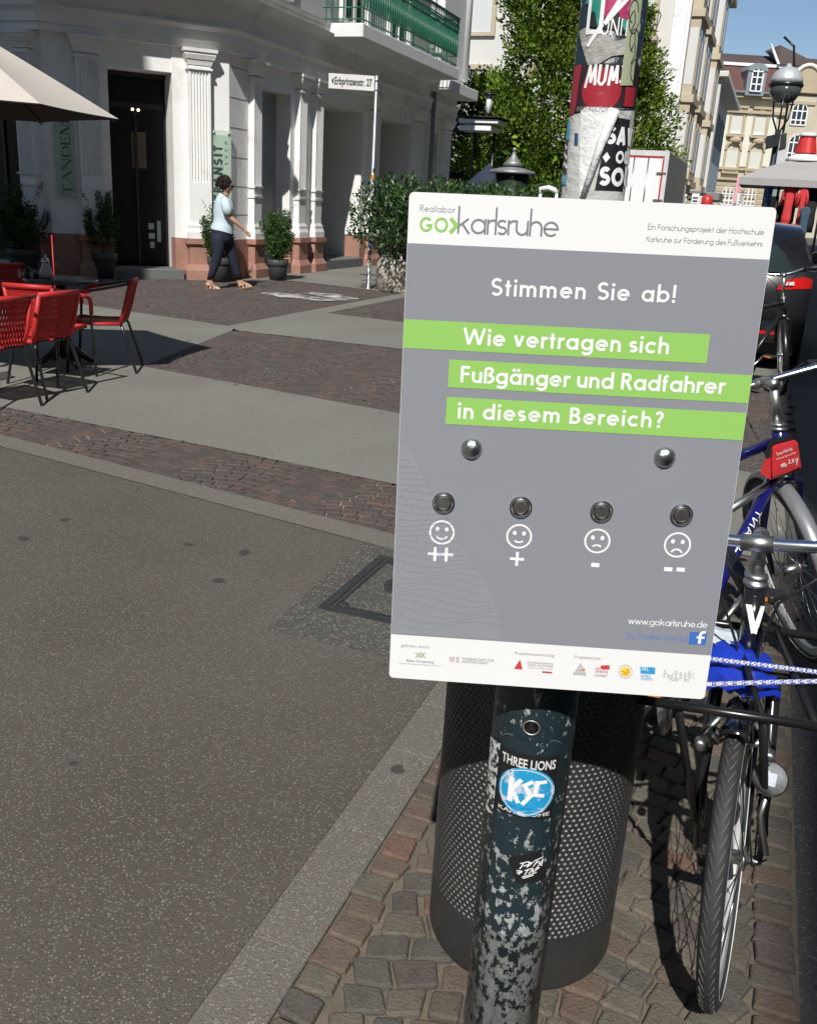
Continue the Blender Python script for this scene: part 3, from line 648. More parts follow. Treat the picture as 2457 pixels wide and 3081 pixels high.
def stroke(mb, pts, w, F, z=0.0, closed=False):
    """flat ribbon of width w along pts; F maps (x, y, lift) to a point"""
    pts = [p for i, p in enumerate(pts) if i == 0 or math.hypot(p[0] - pts[i - 1][0], p[1] - pts[i - 1][1]) > 1e-7]
    for i in range(1, len(pts) - 1):                 # sharp corners: two ribbons laid over each other
        ax_, ay_, bx_, by_ = pts[i][0] - pts[i - 1][0], pts[i][1] - pts[i - 1][1], pts[i + 1][0] - pts[i][0], pts[i + 1][1] - pts[i][1]
        if ax_ * bx_ + ay_ * by_ < -.25 * math.hypot(ax_, ay_) * math.hypot(bx_, by_):
            stroke(mb, pts[:i + 1], w, F, z); stroke(mb, pts[i:], w, F, z + .00003); return
    if SUBDIV[0] > 0 and len(pts) > 1:
        fine = [pts[0]]
        for a_, b_ in zip(pts, pts[1:]):
            k_ = max(1, math.ceil(math.hypot(b_[0] - a_[0], b_[1] - a_[1]) / SUBDIV[0]))
            fine += [(a_[0] + (b_[0] - a_[0]) * i / k_, a_[1] + (b_[1] - a_[1]) * i / k_) for i in range(1, k_ + 1)]
        pts = fine
    if len(pts) > 2 and math.hypot(pts[0][0] - pts[-1][0], pts[0][1] - pts[-1][1]) < 1e-6: pts = pts[:-1]; closed = True
    n = len(pts); L_ = []; Rr = []
    for i in range(n):
        a = pts[i - 1] if (i > 0 or closed) else None; b_ = pts[(i + 1) % n] if (i < n - 1 or closed) else None; p = pts[i]
        def nrm(q, r): d = math.hypot(r[0] - q[0], r[1] - q[1]) + 1e-12; return (-(r[1] - q[1]) / d, (r[0] - q[0]) / d)
        if a is None: m_ = nrm(p, b_); k = 1
        elif b_ is None: m_ = nrm(a, p); k = 1
        else:
            n1, n2 = nrm(a, p), nrm(p, b_); mx, my = n1[0] + n2[0], n1[1] + n2[1]; l2 = mx * mx + my * my
            if l2 < .08: m_ = n1; k = 1
            else: k = min(2 / l2, 1.9); m_ = (mx, my)
        L_.append((p[0] + m_[0] * k * w / 2, p[1] + m_[1] * k * w / 2)); Rr.append((p[0] - m_[0] * k * w / 2, p[1] - m_[1] * k * w / 2))
    vs = [F(x, y, z) for x, y in L_] + [F(x, y, z) for x, y in Rr]
    mb.add(vs, [(i, n + i, n + (i + 1) % n, (i + 1) % n) for i in range(n if closed else n - 1)])
def disc(mb, x, y, r, F, z=0.0, n=18, r2=None): mb.add([F(x + r * math.cos(2 * PI * i / n), y + (r2 or r) * math.sin(2 * PI * i / n), z) for i in range(n)], [tuple(range(n))])
def letters(mb, text, F, size, w=.2, C=1.46, space=.26, width=None, word=.55, lift=.0002, dot='o'):
    """lay text along x from 0; width: stretch the letter spacing to fill it"""
    G_ = [glyph(c, w, C) if c != ' ' else (word, [], []) for c in text]
    nat = sum(g[0] for g in G_); sp = space
    if width: sp = (width / size - nat) / max(1, len(text) - 1)
    x = 0
    for g in G_:
        for k, s_ in enumerate(g[1]): stroke(mb, [((px + x) * size, py * size) for px, py in s_], w * size, F, lift + .00004 * (k % 4))
        for k, (px, py) in enumerate(g[2]):
            if dot == 'o': disc(mb, (px + x) * size, py * size, w * .62 * size, F, lift + .00012)
            else: stroke(mb, [((px + x - w / 2) * size, py * size), ((px + x + w / 2) * size, py * size)], w * size, F, lift + .00012)
        x += g[0] + sp
    return mb
_FT = {}
def bfont(mb, text, F, size, lift=.0002, width=None, sx=1.0, bold=0.0):
    """built-in sans text, laid along x from 0"""
    if (text, bold) not in _FT:
        c = bpy.data.curves.new('lettering', 'FONT'); c.body = text; c.resolution_u = 3; c.fill_mode = 'FRONT'; c.offset = bold
        o = bpy.data.objects.new('lettering', c); me = bpy.data.meshes.new_from_object(o)
        V = np.array([v.co[:] for v in me.vertices]); P = [list(p.vertices) for p in me.polygons]
        bpy.data.objects.remove(o); bpy.data.curves.remove(c); bpy.data.meshes.remove(me); _FT[text, bold] = (V, P)
    V, P = _FT[text, bold]; kx = size * sx
    if width: kx = width / max(1e-6, V[:, 0].max())
    mb.add([F(v[0] * kx, v[1] * size, lift) for v in V], P); return mb

# ================================================================ THE VOTING SIGN
S_TL = np.array([-.403, 1.078, 1.4595]); S_EX = np.array([.9578, .287, .0142]); S_EY = np.array([.0240, -.0272, -.9993])
S_EX /= np.linalg.norm(S_EX); S_EY -= S_EX * S_EX.dot(S_EY); S_EY /= np.linalg.norm(S_EY); S_N = np.cross(S_EY, S_EX)   # towards the viewer
if S_N[1] > 0: S_N = -S_N
SW, SH = .4202, .6222
def SF(u, v, n): return tuple(S_TL + S_EX * u + S_EY * v + S_N * n)          # u right, v down, n out
def suv(x, y):
    d = ray(x, y); t = S_N.dot(S_TL - CP) / S_N.dot(d); p = CP + d * t - S_TL; return float(S_EX.dot(p)), float(S_EY.dot(p))
def s6(x, y): return suv(x / 1.4568 + 1170, y / 1.4568 + 560)
def s7(x, y): return suv(x / 1.5917 + 1170, y / 1.5917 + 1300)
P_WHITE = mat('white_printed_aluminium', (.80, .80, .80), .42, var=.015, vs=3, spec=.35)
P_GREY = mat('grey_print', (.250, .261, .288), .45, var=.02, vs=4, spec=.35)
P_GREY2 = mat('lighter_grey_print', (.268, .279, .306), .45, var=.02, vs=4, spec=.35)
P_GREEN = mat('green_print', (.285, .55, .125), .45, var=.015, spec=.35)
P_LETTER = mat('white_letter_print', (.84, .84, .84), .45, var=0, spec=.35)
P_DKGREY = mat('grey_letter_print', (.20, .205, .23), .45, var=0)
P_TEXT = mat('dark_grey_small_print', (.16, .16, .17), .5, var=0)
P_BLUE = mat('blue_print', (.05, .16, .50), .45, var=0)
P_LBLUE = mat('light_blue_print', (.04, .33, .62), .45, var=0)
P_REDP = mat('red_print', (.55, .06, .07), .45, var=0)
P_YEL = mat('yellow_print', (.85, .66, .06), .45, var=0)
P_BLK = mat('black_print', (.03, .03, .03), .45, var=0)
sg = thing('information_sign', 'large white, grey and green voting sign with four steel buttons above smiley faces', 'sign', SF(SW / 2, SH, -.01))
def rrect(x0, x1, y0, y1, r, n=5):
    P = []
    for cx, cy, a in ((x1 - r, y1 - r, 0), (x0 + r, y1 - r, 90), (x0 + r, y0 + r, 180), (x1 - r, y0 + r, 270)): P += [(cx + r * math.cos(R_(a + 90 * i / n)), cy + r * math.sin(R_(a + 90 * i / n))) for i in range(n + 1)]
    return P
q = MB(); q.prism(rrect(0, SW, 0, SH, .006), -.012, 0, SF); q.build('panel', P_WHITE, sg)
hy = (s6(80, 252)[1] + s6(1668, 320)[1]) / 2; fy = (s7(15, 968)[1] + s7(1537, 1068)[1]) / 2
q = MB(); q.poly([SF(x, y, .0003) for x, y in ((0.0004, hy), (SW - .0004, hy), (SW - .0004, fy), (.0004, fy))]); q.build('grey_field', P_GREY, sg)
# faint paving photograph printed in the lower left of the grey field
pv = [s7(*p) for p in ((47, 60), (80, 62), (125, 135), (175, 250), (250, 390), (345, 545), (420, 660), (495, 790), (527, 880), (531, 994), (17, 962))]
pv = [(max(x, .0006), min(y, fy - .0006)) for x, y in pv]
q = MB(); q.poly([SF(x, y, .0005) for x, y in pv]); fo = q.build('pale_paving_print', P_GREY2, sg)
q = MB()
for k in range(34):
    v0 = pv[0][1] + .01 + k * .0085; kk = k / 34
    xr = .02 + .17 * kk ** .85
    pts_ = [(x, v0 + .010 * math.sin(x * (60 - 25 * kk) + k * .7) * kk) for x in np.linspace(.002, max(.006, xr - .012), 12) if v0 < fy - .012]
    if pts_: stroke(q, pts_, .0007, SF, .0007)
    for x in np.arange(.008 + .006 * (k % 2), xr - .014, .011 + .013 * kk):
        if v0 < fy - .024: stroke(q, [(x, v0 + .010 * math.sin(x * (60 - 25 * kk) + k * .7) * kk), (x - .002, v0 + .0085)], .0006, SF, .00075)
q.build('joint_lines', mat('paving_line_print', (.24, .247, .27), .45, var=0), fo)
bands = [((64, 586), (1406, 646), (1390, 773), (62, 713)), ((263, 763), (1594, 825), (1580, 947), (258, 886)), ((253, 927), (1570, 990), (1553, 1108), (247, 1048))]
texts = [('Wie vertragen sich', (323, 695), (1222, 737)), ('Fußgänger und Radfahrer', (312, 860), (1465, 912)), ('in diesem Bereich?', (300, 1018), (1196, 1060))]
def sline(a, b):                                   # frame of a text line from two baseline points (uv)
    L_ = math.hypot(b[0] - a[0], b[1] - a[1]); c, s = (b[0] - a[0]) / L_, (b[1] - a[1]) / L_
    return (lambda x, y, l, a=a, c=c, s=s: SF(a[0] + c * x + s * y, a[1] + s * x - c * y, l)), L_
for (quad, (tx, a, b)) in zip(bands, texts):
    uv = [s6(*p) for p in quad]; x0 = max(.0003, (uv[0][0] + uv[3][0]) / 2); x1 = min(SW - .0003, (uv[1][0] + uv[2][0]) / 2); y0 = (uv[0][1] + uv[1][1]) / 2; y1 = (uv[2][1] + uv[3][1]) / 2
    if x1 > SW - .006: x1 = SW - .0003
    if x0 < .004: x0 = .0003
    q = MB(); q.poly([SF(x, y, .0007) for x, y in ((x0, y0), (x1, y0), (x1, y1), (x0, y1))]); o = q.build('green_band', P_GREEN, sg)
    F, L_ = sline(s6(*a), s6(*b)); q = MB(); letters(q, tx, F, .0140, .245, 1.46, width=L_, lift=.001, word=.32); q.build('lettering', P_LETTER, o)
F, L_ = sline(s6(447, 480), s6(1250, 512)); q = MB(); letters(q, 'Stimmen Sie ab!', F, .0138, .235, 1.5, width=L_, lift=.0007, word=.5); q.build('heading', P_LETTER, sg)
q = MB(); F, L_ = sline(s6(135, 110), s6(288, 118)); letters(q, 'Reallabor', F, .0046, .12, 1.55, width=L_, lift=.0003)
F, L_ = sline(s6(1132, 190), s6(1640, 214)); letters(q, 'Ein Forschungsprojekt der Hochschule', F, .0041, .12, 1.6, width=L_, lift=.0003, word=.4)
F, L_ = sline(s6(1125, 243), s6(1633, 265)); letters(q, 'Karlsruhe zur Förderung des Fußverkehrs', F, .0039, .12, 1.6, width=L_, lift=.0003, word=.4)
q.build('header_lettering', P_TEXT, sg)
q = MB(); F, L_ = sline(s6(133, 199), s6(258, 204)); letters(q, 'GO', F, .0108, .26, 1.56, width=L_ * .99, lift=.0003)
a = s6(268, 204); b = s6(296, 172); c = s6(270, 140); stroke(q, [a, b, c], .0042, lambda x, y, l: SF(x, y, l), .0005); q.build('logo_mark', P_GREEN, sg)
q = MB(); F, L_ = sline(s6(298, 207), s6(740, 224)); letters(q, 'karlsruhe', F, .0172, .135, 1.78, width=L_, lift=.0003); q.build('logo_lettering', P_DKGREY, sg)
# faces and signs
def face(cx, cy, r, mood):
    q = MB(); u0 = s7(cx, cy); r = abs(s7(cx + r, cy)[0] - s7(cx - r, cy)[0]) / 2; w_ = .0024
    K = lambda x, y, l: SF(u0[0] + x, u0[1] - y, l)
    stroke(q, arc(0, 0, r - w_ / 2, 0, 360, 48), w_, K, .0007)
    for s in (-1, 1): disc(q, s * r * .36, r * .26, r * .15, K, .0007, 16, r * .18)
    m_ = {3: arc(0, -.12 * r, r * .46, 205, 335, 14, r * .42), 2: arc(0, -.12 * r, r * .42, 220, 320, 12, r * .36), 1: arc(0, -.70 * r, r * .42, 140, 40, 12, r * .36), 0: arc(0, -.85 * r, r * .46, 150, 30, 14, r * .5)}[mood]
    stroke(q, m_, w_, K, .0007); q.build('smiley_face', P_LETTER, sg)
for cx, cy, r, md in ((253, 480, 61, 3), (622, 499, 62, 2), (996, 521, 63, 1), (1379, 540, 65, 0)): face(cx, cy, r, md)
for group_ in (((220, 583, 1), (274, 586, 1)), ((612, 607, 1),), ((986, 636, 0),), ((1335, 656, 0), (1394, 658, 0))):
    q = MB()
    for cx, cy, plus in group_:
        u0 = s7(cx, cy); K = lambda x, y, l, u0=u0: SF(u0[0] + x, u0[1] - y, l)
        if plus: stroke(q, [(-.0092, 0), (.0092, 0)], .0036, K, .0007); stroke(q, [(0, -.0095), (0, .0095)], .0036, K, .00078)
        else: stroke(q, [(-.0052, 0), (.0052, 0)], .0055, K, .0007)
    q.build('rating_mark', P_LETTER, sg)
q = MB(); F, L_ = sline(s7(1143, 918), s7(1521, 938)); letters(q, 'www.gokarlsruhe.de', F, .0062, .16, 1.55, width=L_, lift=.0007); q.build('web_address', P_LETTER, sg)
q = MB(); F, L_ = sline(s7(1133, 985), s7(1432, 1002)); letters(q, 'Du findest uns auf', F, .0056, .15, 1.5, width=L_, lift=.0007, word=.4); q.build('faded_lettering', mat('faded_blue_print', (.13, .22, .52), .5, var=.1, vs=200), sg)
q = MB(); u0, u1 = s7(1440, 955), s7(1513, 1020); q.poly([SF(x, y, .0007) for x, y in ((u0[0], u0[1]), (u1[0], u0[1]), (u1[0], u1[1]), (u0[0], u1[1]))]); o = q.build('social_badge', P_BLUE, sg)
q = MB(); K = lambda x, y, l: SF(u0[0] + .0135 + x, u1[1] - y, l); stroke(q, [(0, .0015), (0, .013)] + arc(.0042, .0135, .0042, 180, 90, 6, .0046) + [(.0062, .0181)], .0036, K, .001); stroke(q, [(-.0045, .0105), (.0058, .0105)], .003, K, .00108); q.build('lettering', P_LETTER, o)
# buttons and bolts
for cx, cy in ((261, 337), (630, 358), (1016, 379), (1398, 396)):
    u0 = s7(cx, cy); K = lambda x, y, z, u0=u0: SF(u0[0] + x, u0[1] - y, z)
    q = MB(); q.lathe([(.0142, 0), (.0142, .0028), (.0122, .0045), (.0118, .0052), (.0098, .0030)], 32, ax=K, caps=False); o = q.build('button', mat('dark_polished_steel', (.42, .41, .40), .2, 1.0, var=.15, vs=60), sg, smooth=False)
    q = MB(); q.lathe([(.0094, .0028), (.0088, .0040), (.0080, .0042), (.0076, .0036), (.0002, .0037)], 32, ax=K); q.build('cap', mat('brushed_button_cap', (.5, .49, .47), .36, 1.0, var=.25, vs=90), o, smooth=False)
for cx, cy in ((395, 80), (1318, 121)):
    u0 = s7(cx, cy); K = lambda x, y, z, u0=u0: SF(u0[0] + x, u0[1] - y, z)
    q = MB(); q.lathe([(.0134, 0), (.0131, .002), (.0115, .0045), (.0085, .0068), (.0045, .0080), (.0003, .0084)], 28, ax=K); q.build('bolt_head', mat('zinc_bolt', (.52, .56, .56), .25, 1.0, var=.25, vs=120, bump=.2, bs=200), sg)
# sponsor row
def ft(tx, x, y, x2, size, m, nm='sponsor_lettering'):
    F, L_ = sline(s7(x, y), s7(x2, y + (x2 - x) * .066)); q = MB(); bfont(q, tx, F, size, .0004, L_); return q.build(nm, m, sg)
P_SM = mat('small_grey_print', (.27, .27, .28), .5, var=0)
ft('gefördert durch:', 57, 1027, 192, .0062, P_SM); ft('Projektverantwortung:', 600, 1064, 792, .0062, P_SM); ft('Projektpartner:', 886, 1082, 1016, .0062, P_SM)
ft('Baden-Württemberg', 83, 1099, 215, .0058, P_TEXT); ft('MINISTERIUM FÜR WISSENSCHAFT, FORSCHUNG UND KUNST', 48, 1109, 248, .0022, P_SM)
ft('WISSENSCHAFT FÜR', 348, 1090, 502, .0052, P_TEXT); ft('NACHHALTIGKEIT', 348, 1104, 474, .0052, P_TEXT)
ft('Hochschule Karlsruhe', 660, 1106, 785, .0046, P_TEXT); ft('Technik und Wirtschaft', 660, 1118, 783, .0046, P_TEXT); ft('UNIVERSITY OF APPLIED SCIENCES', 660, 1130, 782, .0028, P_SM)
ft('Karlsruhe', 880, 1162, 941, .0056, P_BLK); ft('Der beste Stadtsender', 983, 1164, 1044, .003, P_TEXT); ft('von 2 Welten', 983, 1170, 1035, .003, P_TEXT)
for k, tx in enumerate(('Vereinigung für', 'Stadt-, Regional-', 'und Landesplanung', 'Landesverband')): ft(tx, 1202, 1165 + 7 * k, 1250 + 4 * k, .0032, P_LBLUE)
ft('FUSS', 1340, 1190, 1383, .0062, P_SM); ft('e.V.', 1412, 1194, 1438, .0062, P_SM)
def shp(pts, m, nm='sponsor_mark', l=.0004):
    q = MB(); q.poly([SF(*s7(*p), l) for p in pts]); return q.build(nm, m, sg)
def K7(x, y, l): return SF(*s7(x, y), l)
q = MB()
for x, y, r in ((150, 1067, 11),): stroke(q, arc(x, y, r, 0, 360, 14), 3, K7, .0004)
stroke(q, [(126, 1056), (140, 1066), (128, 1080)], 4, K7, .0005); stroke(q, [(174, 1058), (161, 1066), (174, 1082)], 4, K7, .0005); q.build('coat_of_arms', mat('ochre_print', (.35, .30, .12), .5, var=0), sg)
ft('E', 146, 1074, 155, .0055, P_BLK)
ft('N', 288, 1100, 303, .0115, P_REDP, 'sponsor_mark'); q = MB(); stroke(q, [(309, 1075), (309, 1092)], 4, K7, .0004); disc(q, 309, 1098, 2.4, K7, .0004, 8)
for yy in (1080, 1090, 1100): stroke(q, [(320, yy), (336, yy + 1)], 3.4, K7, .0004)
q.build('sponsor_mark', P_TEXT, sg)
shp(((597, 1133), (627, 1088), (639, 1137)), P_REDP); shp(((732, 1144), (780, 1148), (780, 1156), (732, 1152)), P_REDP)
shp(((886, 1150), (916, 1103), (942, 1156)), mat('pale_grey_print', (.5, .5, .5), .5, var=0))
for k, m_ in enumerate((P_REDP, P_YEL)): shp(((918, 1143 + 5 * k), (934, 1130 + 11 * k), (938, 1140 + 9 * k)), m_, l=.0006)
ft('neue', 1012, 1135, 1054, .0066, P_REDP); o = shp(((1012, 1117), (1055, 1115), (1054, 1136), (1012, 1134)), P_REDP, l=.0006); ft('die', 985, 1137, 1009, .0062, P_REDP); ft('welle', 985, 1152, 1046, .0086, P_REDP)
q = MB(); disc(q, 1131, 1147, 24, K7, .0004, 24); q.build('sponsor_mark', P_YEL, sg)
q = MB(); stroke(q, arc(1131, 1147, 31, 0, 360, 30), 2.4, K7, .0004); q.build('sponsor_mark', P_SM, sg)
q = MB()
for a in range(-40, 230, 45): stroke(q, [(1131 + 5 * math.cos(R_(a)), 1147 + 5 * math.sin(R_(a))), (1131 + 22 * math.cos(R_(a)), 1147 + 20 * math.sin(R_(a)))], 3.2, K7, .0006)
q.build('sponsor_mark', P_REDP, sg)
shp(((1202, 1122), (1273, 1127), (1272, 1160), (1202, 1155)), P_LBLUE); ft('SRL', 1206, 1140, 1240, .0088, P_LETTER).location = tuple(S_N * .0004)
q = MB()
for k, (x, y) in enumerate(((1318, 1150), (1372, 1152), (1395, 1158), (1416, 1162), (1436, 1156))):
    stroke(q, arc(x, y - 6, 4, 0, 360, 10), 1.8, K7, .0004); stroke(q, [(x, y), (x - 2, y + 13)], 1.8, K7, .0004); stroke(q, [(x - 2, y + 13), (x - 7, y + 26)], 1.8, K7, .0004); stroke(q, [(x - 2, y + 13), (x + 6, y + 26)], 1.8, K7, .00045); stroke(q, [(x - 9, y + 9), (x, y + 4), (x + 10, y + 8)], 1.8, K7, .0005)
for x, y in ((1336, 1172), (1352, 1173)): stroke(q, arc(x, y, 5, 0, 360, 10), 1.8, K7, .0004)
stroke(q, [(1328, 1152), (1334, 1164), (1356, 1164), (1358, 1150)], 1.8, K7, .0004); stroke(q, [(1444, 1158), (1461, 1160)], 1.8, K7, .0004); stroke(q, [(1446, 1168), (1461, 1182)], 1.8, K7, .0004); q.build('sponsor_mark', P_SM, sg)
# brackets to the pole
POLE = (-.221, 1.252)
q = MB()
for z in (.98, 1.34): q.tube([(POLE[0] + .072 * math.cos(a), POLE[1] + .072 * math.sin(a), z) for a in np.linspace(0, 2 * PI, 24, endpoint=False)], .004, 5, closed=True); q.box(POLE[0] - .05, POLE[0] + .05, 1.15, 1.20, z - .02, z + .02)
q.build('pole_clamp', C_GALV, sg)

# ================================================================ THE POLE
M_POLE = chipped('chipped_dark_green_paint', (.016, .030, .037), (.34, .36, .36), .02, .60, .385, .60, 75.)
po = thing('lamp_post', 'dark green post with chipped paint and torn posters, carrying the voting sign', 'post', (*POLE, 0))
RB, RT = .0622, .0395
q = MB(); q.lathe([(RB, -.05), (RB, .92), (RB - .004, .935), (RT + .003, 1.02), (RT, 1.03), (RT, 4.2)], 56, (*POLE, 0)); q.build('shaft', M_POLE, po)
def PF(r):                                         # x: distance round the pole to the right of the side facing the camera, y: height
    a0 = math.atan2(-POLE[1], -POLE[0])
    return lambda x, y, l: (POLE[0] + (r + l) * math.cos(a0 + x / r), POLE[1] + (r + l) * math.sin(a0 + x / r), y)
FB, FT_ = PF(RB), PF(RT)
def px_pole(x, y, r):                               # photo pixel -> (round, height) on the pole surface
    d = ray(x, y); A_ = d[0] ** 2 + d[1] ** 2; Bq = -2 * (d[0] * POLE[0] + d[1] * POLE[1]); Cq = POLE[0] ** 2 + POLE[1] ** 2 - r * r
    dis = max(0, Bq * Bq - 4 * A_ * Cq); t = (-Bq - math.sqrt(dis)) / (2 * A_); p = CP + d * t
    a0 = math.atan2(-POLE[1], -POLE[0]); a = math.atan2(p[1] - POLE[1], p[0] - POLE[0]); da = (a - a0 + PI) % (2 * PI) - PI
    return da * r, float(p[2])
def p8(x, y): return px_pole(x / 2.0913 + 1200, y / 2.0913 + 2050, RB)
# service door: a flush plate with a groove round it and a lock hole
e = [p8(*p) for p in ((628, 195), (1025, 200), (945, 1260), (560, 1235))]
dx0, dx1 = -.046, .046; dz1 = .715; dz0 = .36
door = MB(); ring = []
for lft, rr in ((.0002, 0), (.0016, .0), (.0022, .0016)):
    P = []
    for cx, cy, a in ((dx1 - .016, dz1 - .012, 0), (dx0 + .016, dz1 - .012, 90), (dx0 + .02, dz0 + .024, 180), (dx1 - .02, dz0 + .024, 270)):
        rx = .016 if cy > .5 else .02; ry = .012 if cy > .5 else .024
        P += [(cx + (rx - rr) * math.cos(R_(a + 90 * i / 6)), cy + (ry - rr) * math.sin(R_(a + 90 * i / 6))) for i in range(7)]
    ring.append((P, lft))
vs = []; fs = []
for P, l in ring: vs += [FB(x, y, l) for x, y in P]
n = 28
for i in range(2):
    for j in range(n): fs.append((i * n + j, i * n + (j + 1) % n, (i + 1) * n + (j + 1) % n, (i + 1) * n + j))
P, l = ring[-1]
def strip_fill(mb, F, poly, lift, nx=16, ny=40):      # curved patch filling a polygon of (round, height)
    xs0, xs1 = min(p[0] for p in poly), max(p[0] for p in poly); m_ = len(poly)
    cols = []
    for i in range(nx + 1):
        x = xs0 + (xs1 - xs0) * (i + (.001 if i == 0 else -.001 if i == nx else 0)) / nx; ys = []
        for k in range(m_):
            (ax, ay), (bx, by) = poly[k], poly[(k + 1) % m_]
            if (ax > x) != (bx > x): ys.append(ay + (by - ay) * (x - ax) / (bx - ax))
        ys.sort()
        if len(ys) < 2: ys = [poly[0][1]] * 2
        cols.append((x, ys[0], ys[-1]))
    vs = []; fs = []
    for x, a, b_ in cols: vs += [F(x, a, lift), F(x, b_, lift)]
    for i in range(nx): fs.append((2 * i, 2 * i + 2, 2 * i + 3, 2 * i + 1))
    mb.add(vs, fs)
door.add(vs, fs); strip_fill(door, FB, P, .00221)
dr = door.build('service_door', M_POLE, po, smooth=False)
gq = MB(); stroke(gq, [(x * 1.0, y) for x, y in ring[0][0]] + [ring[0][0][0]], .0016, FB, .0006); gq.build('door_gap', mat('door_edge_highlight', (.17, .18, .18), .7, var=.6, vs=60), po)  # door gap drawn pale, its edge highlight put into the colour
lx, lz = p8(833, 288)
K = lambda x, y, z: FB(lx + x, lz + y, z)
q = MB(); q.lathe([(.0125, .0023), (.0125, .0033), (.0105, .0034), (.0100, .0006)], 22, ax=K, caps=False); lo = q.build('lock_rim', C_GALV, dr)
q = MB(); q.lathe([(.0104, .0024), (.0001, .0025)], 22, ax=K); q.build('lock_core', mat('dark_lock', (.012, .012, .012), .6, var=0), lo)
SUBDIV[0] = .004
# stickers on the door (each is its own thing stuck to the post)
def patch(name, label, poly, F, lift, m, r, cat='sticker', group=None):
    q = MB(); strip_fill(q, F, poly, lift, 24); c = poly[0]
    root = tag(q.build(name, m), label, cat, group); ORG[root.name] = (0, 0, 0); return root
M_PAPERW = mat('weathered_white_paper', (.62, .61, .58), .8, var=.12, vs=30, bump=.25, bs=90)
M_STBLK = mat('black_sticker_print', (.014, .014, .015), .45, var=.1, dirt=((.35, .35, .34), 95, .70, .03))
z0, z1 = p8(800, 460)[1], p8(800, 850)[1]
th = patch('sticker', 'black sticker with white letters half covered by the round blue sticker on the post', [(-.044, z1), (.044, z1 - .002), (.044, z0), (-.044, z0 + .003)], FB, .0034, M_STBLK, RB)
q = MB(); bfont(q, 'THREE LIONS', lambda x, y, l: FB(-.041 + x, z0 - .0215 + y, l), .0215, .0037, .080, bold=.022); q.build('lettering', mat('worn_white_ink', (.70, .70, .68), .7, var=.1, dirt=((.03, .03, .03), 120, .62, .03)), th)
q = MB(); bfont(q, 'KARLSRUHE', lambda x, y, l: FB(-.040 + x, z1 + .003 + y, l), .009, .0037, .078, bold=.015); q.build('lettering', MATS['worn_white_ink'], th)
cxk, czk = p8(803, 692); cxk -= .001
M_KBL = mat('sky_blue_sticker_print', (.02, .33, .62), .42, var=.06, dirt=((.50, .60, .72), 42, .51, .05))
q = MB()
def curved_disc(mb, F, cx, cz, r, lift, ry=None, n=48, m_=9, jit=0):
    ry = ry or r; J = [1 + random.uniform(-jit, jit) for _ in range(n)]; rg = [[F(cx + J[i] * r * (k / m_) * math.cos(2 * PI * i / n), cz + J[i] * ry * (k / m_) * math.sin(2 * PI * i / n), lift) for i in range(n)] for k in range(1, m_ + 1)]
    mb.rings(rg, False, False); mb.add(rg[0], [tuple(range(n))])
rk = .0415; curved_disc(q, FB, cxk, czk, rk, .0042); ks = tag(q.build('sticker', M_KBL), 'round sky blue football club sticker with worn white letters on the post', 'sticker')
q = MB(); stroke(q, arc(cxk, czk, rk - .0035, 0, 360, 48), .0016, FB, .0045); q.build('white_ring', MATS['worn_white_ink'], ks)
q = MB(); stroke(q, [(cxk - .022, czk + .021), (cxk - .022, czk - .021)], .0075, FB, .0045); stroke(q, [(cxk - .008, czk + .021), (cxk - .02, czk + .001), (cxk - .009, czk - .02)], .0062, FB, .0046)
stroke(q, [(cxk + .008, czk + .021), (cxk - .003, czk + .012), (cxk + .007, czk - .004), (cxk - .004, czk - .021)], .006, FB, .0047); stroke(q, [(cxk + .028, czk + .020), (cxk + .014, czk + .019), (cxk + .013, czk - .002), (cxk + .026, czk - .004)], .006, FB, .0045); 
q.build('lettering', P_LETTER, ks)
q = MB(); stroke(q, [(cxk - .024, czk - .027), (cxk - .012, czk - .0275)], .003, FB, .0046); stroke(q, [(cxk - .006, czk - .028), (cxk + .012, czk - .0275)], .003, FB, .0046); q.build('underline', mat('strong_blue_print', (.01, .24, .52), .4, var=0), ks)
tq = [p8(*p) for p in ((693, 1093), (885, 1048), (918, 1222), (735, 1262))]
ts = patch('sticker', 'small black sticker with white graffiti lettering low on the post', [tq[3], tq[2], tq[1], tq[0]], FB, .0034, M_STBLK, RB)
tc_ = (sum(p[0] for p in tq) / 4, sum(p[1] for p in tq) / 4)
q = MB(); TF = lambda x, y, l: FB(tc_[0] + x * .94 - y * -.2, tc_[1] + y * .96 + x * .22, l)
for P in ([(-.017, .013), (-.006, .015), (.001, .011), (-.010, .007)], [(-.011, .015), (-.014, .002)], [(-.002, .013), (-.004, .004), (.004, .013)], [(.004, .014), (.018, .016)], [(.010, .013), (.006, .003), (.009, .009), (.014, .010)], [(.020, .009), (.014, .006), (.019, .003), (.013, .001)], [(-.018, -.001), (-.009, -.003), (-.013, -.009)], [(-.016, -.006), (-.008, -.004)], [(-.006, -.002), (.006, .000)], [(0, -.001), (-.003, -.011)], [(.003, -.010), (.007, -.001), (.009, -.010)], [(.011, -.009), (.013, -.001), (.018, -.004), (.012, -.006)], [(-.006, -.0145), (.016, -.011)], [(-.004, -.0175), (.012, -.015)], [(.019, .012), (.021, -.002)]):
    stroke(q, P, .0021, TF, .0037 + .00006 * random.random())
q.build('lettering', P_LETTER, ts)
wq = [p8(*p) for p in ((592, 350), (645, 388), (600, 830), (560, 820))]
patch('sticker', 'torn white paper strip on the left edge of the post beside the blue sticker', [(wq[3][0] - .004, wq[3][1]), (wq[2][0], wq[2][1]), (wq[1][0], wq[1][1]), (wq[0][0] - .004, wq[0][1])], FB, .0028, mat('peeled_paper', (.6, .6, .58), .8, var=.1, dirt=((.02, .02, .02), 110, .50, .03)), RB)
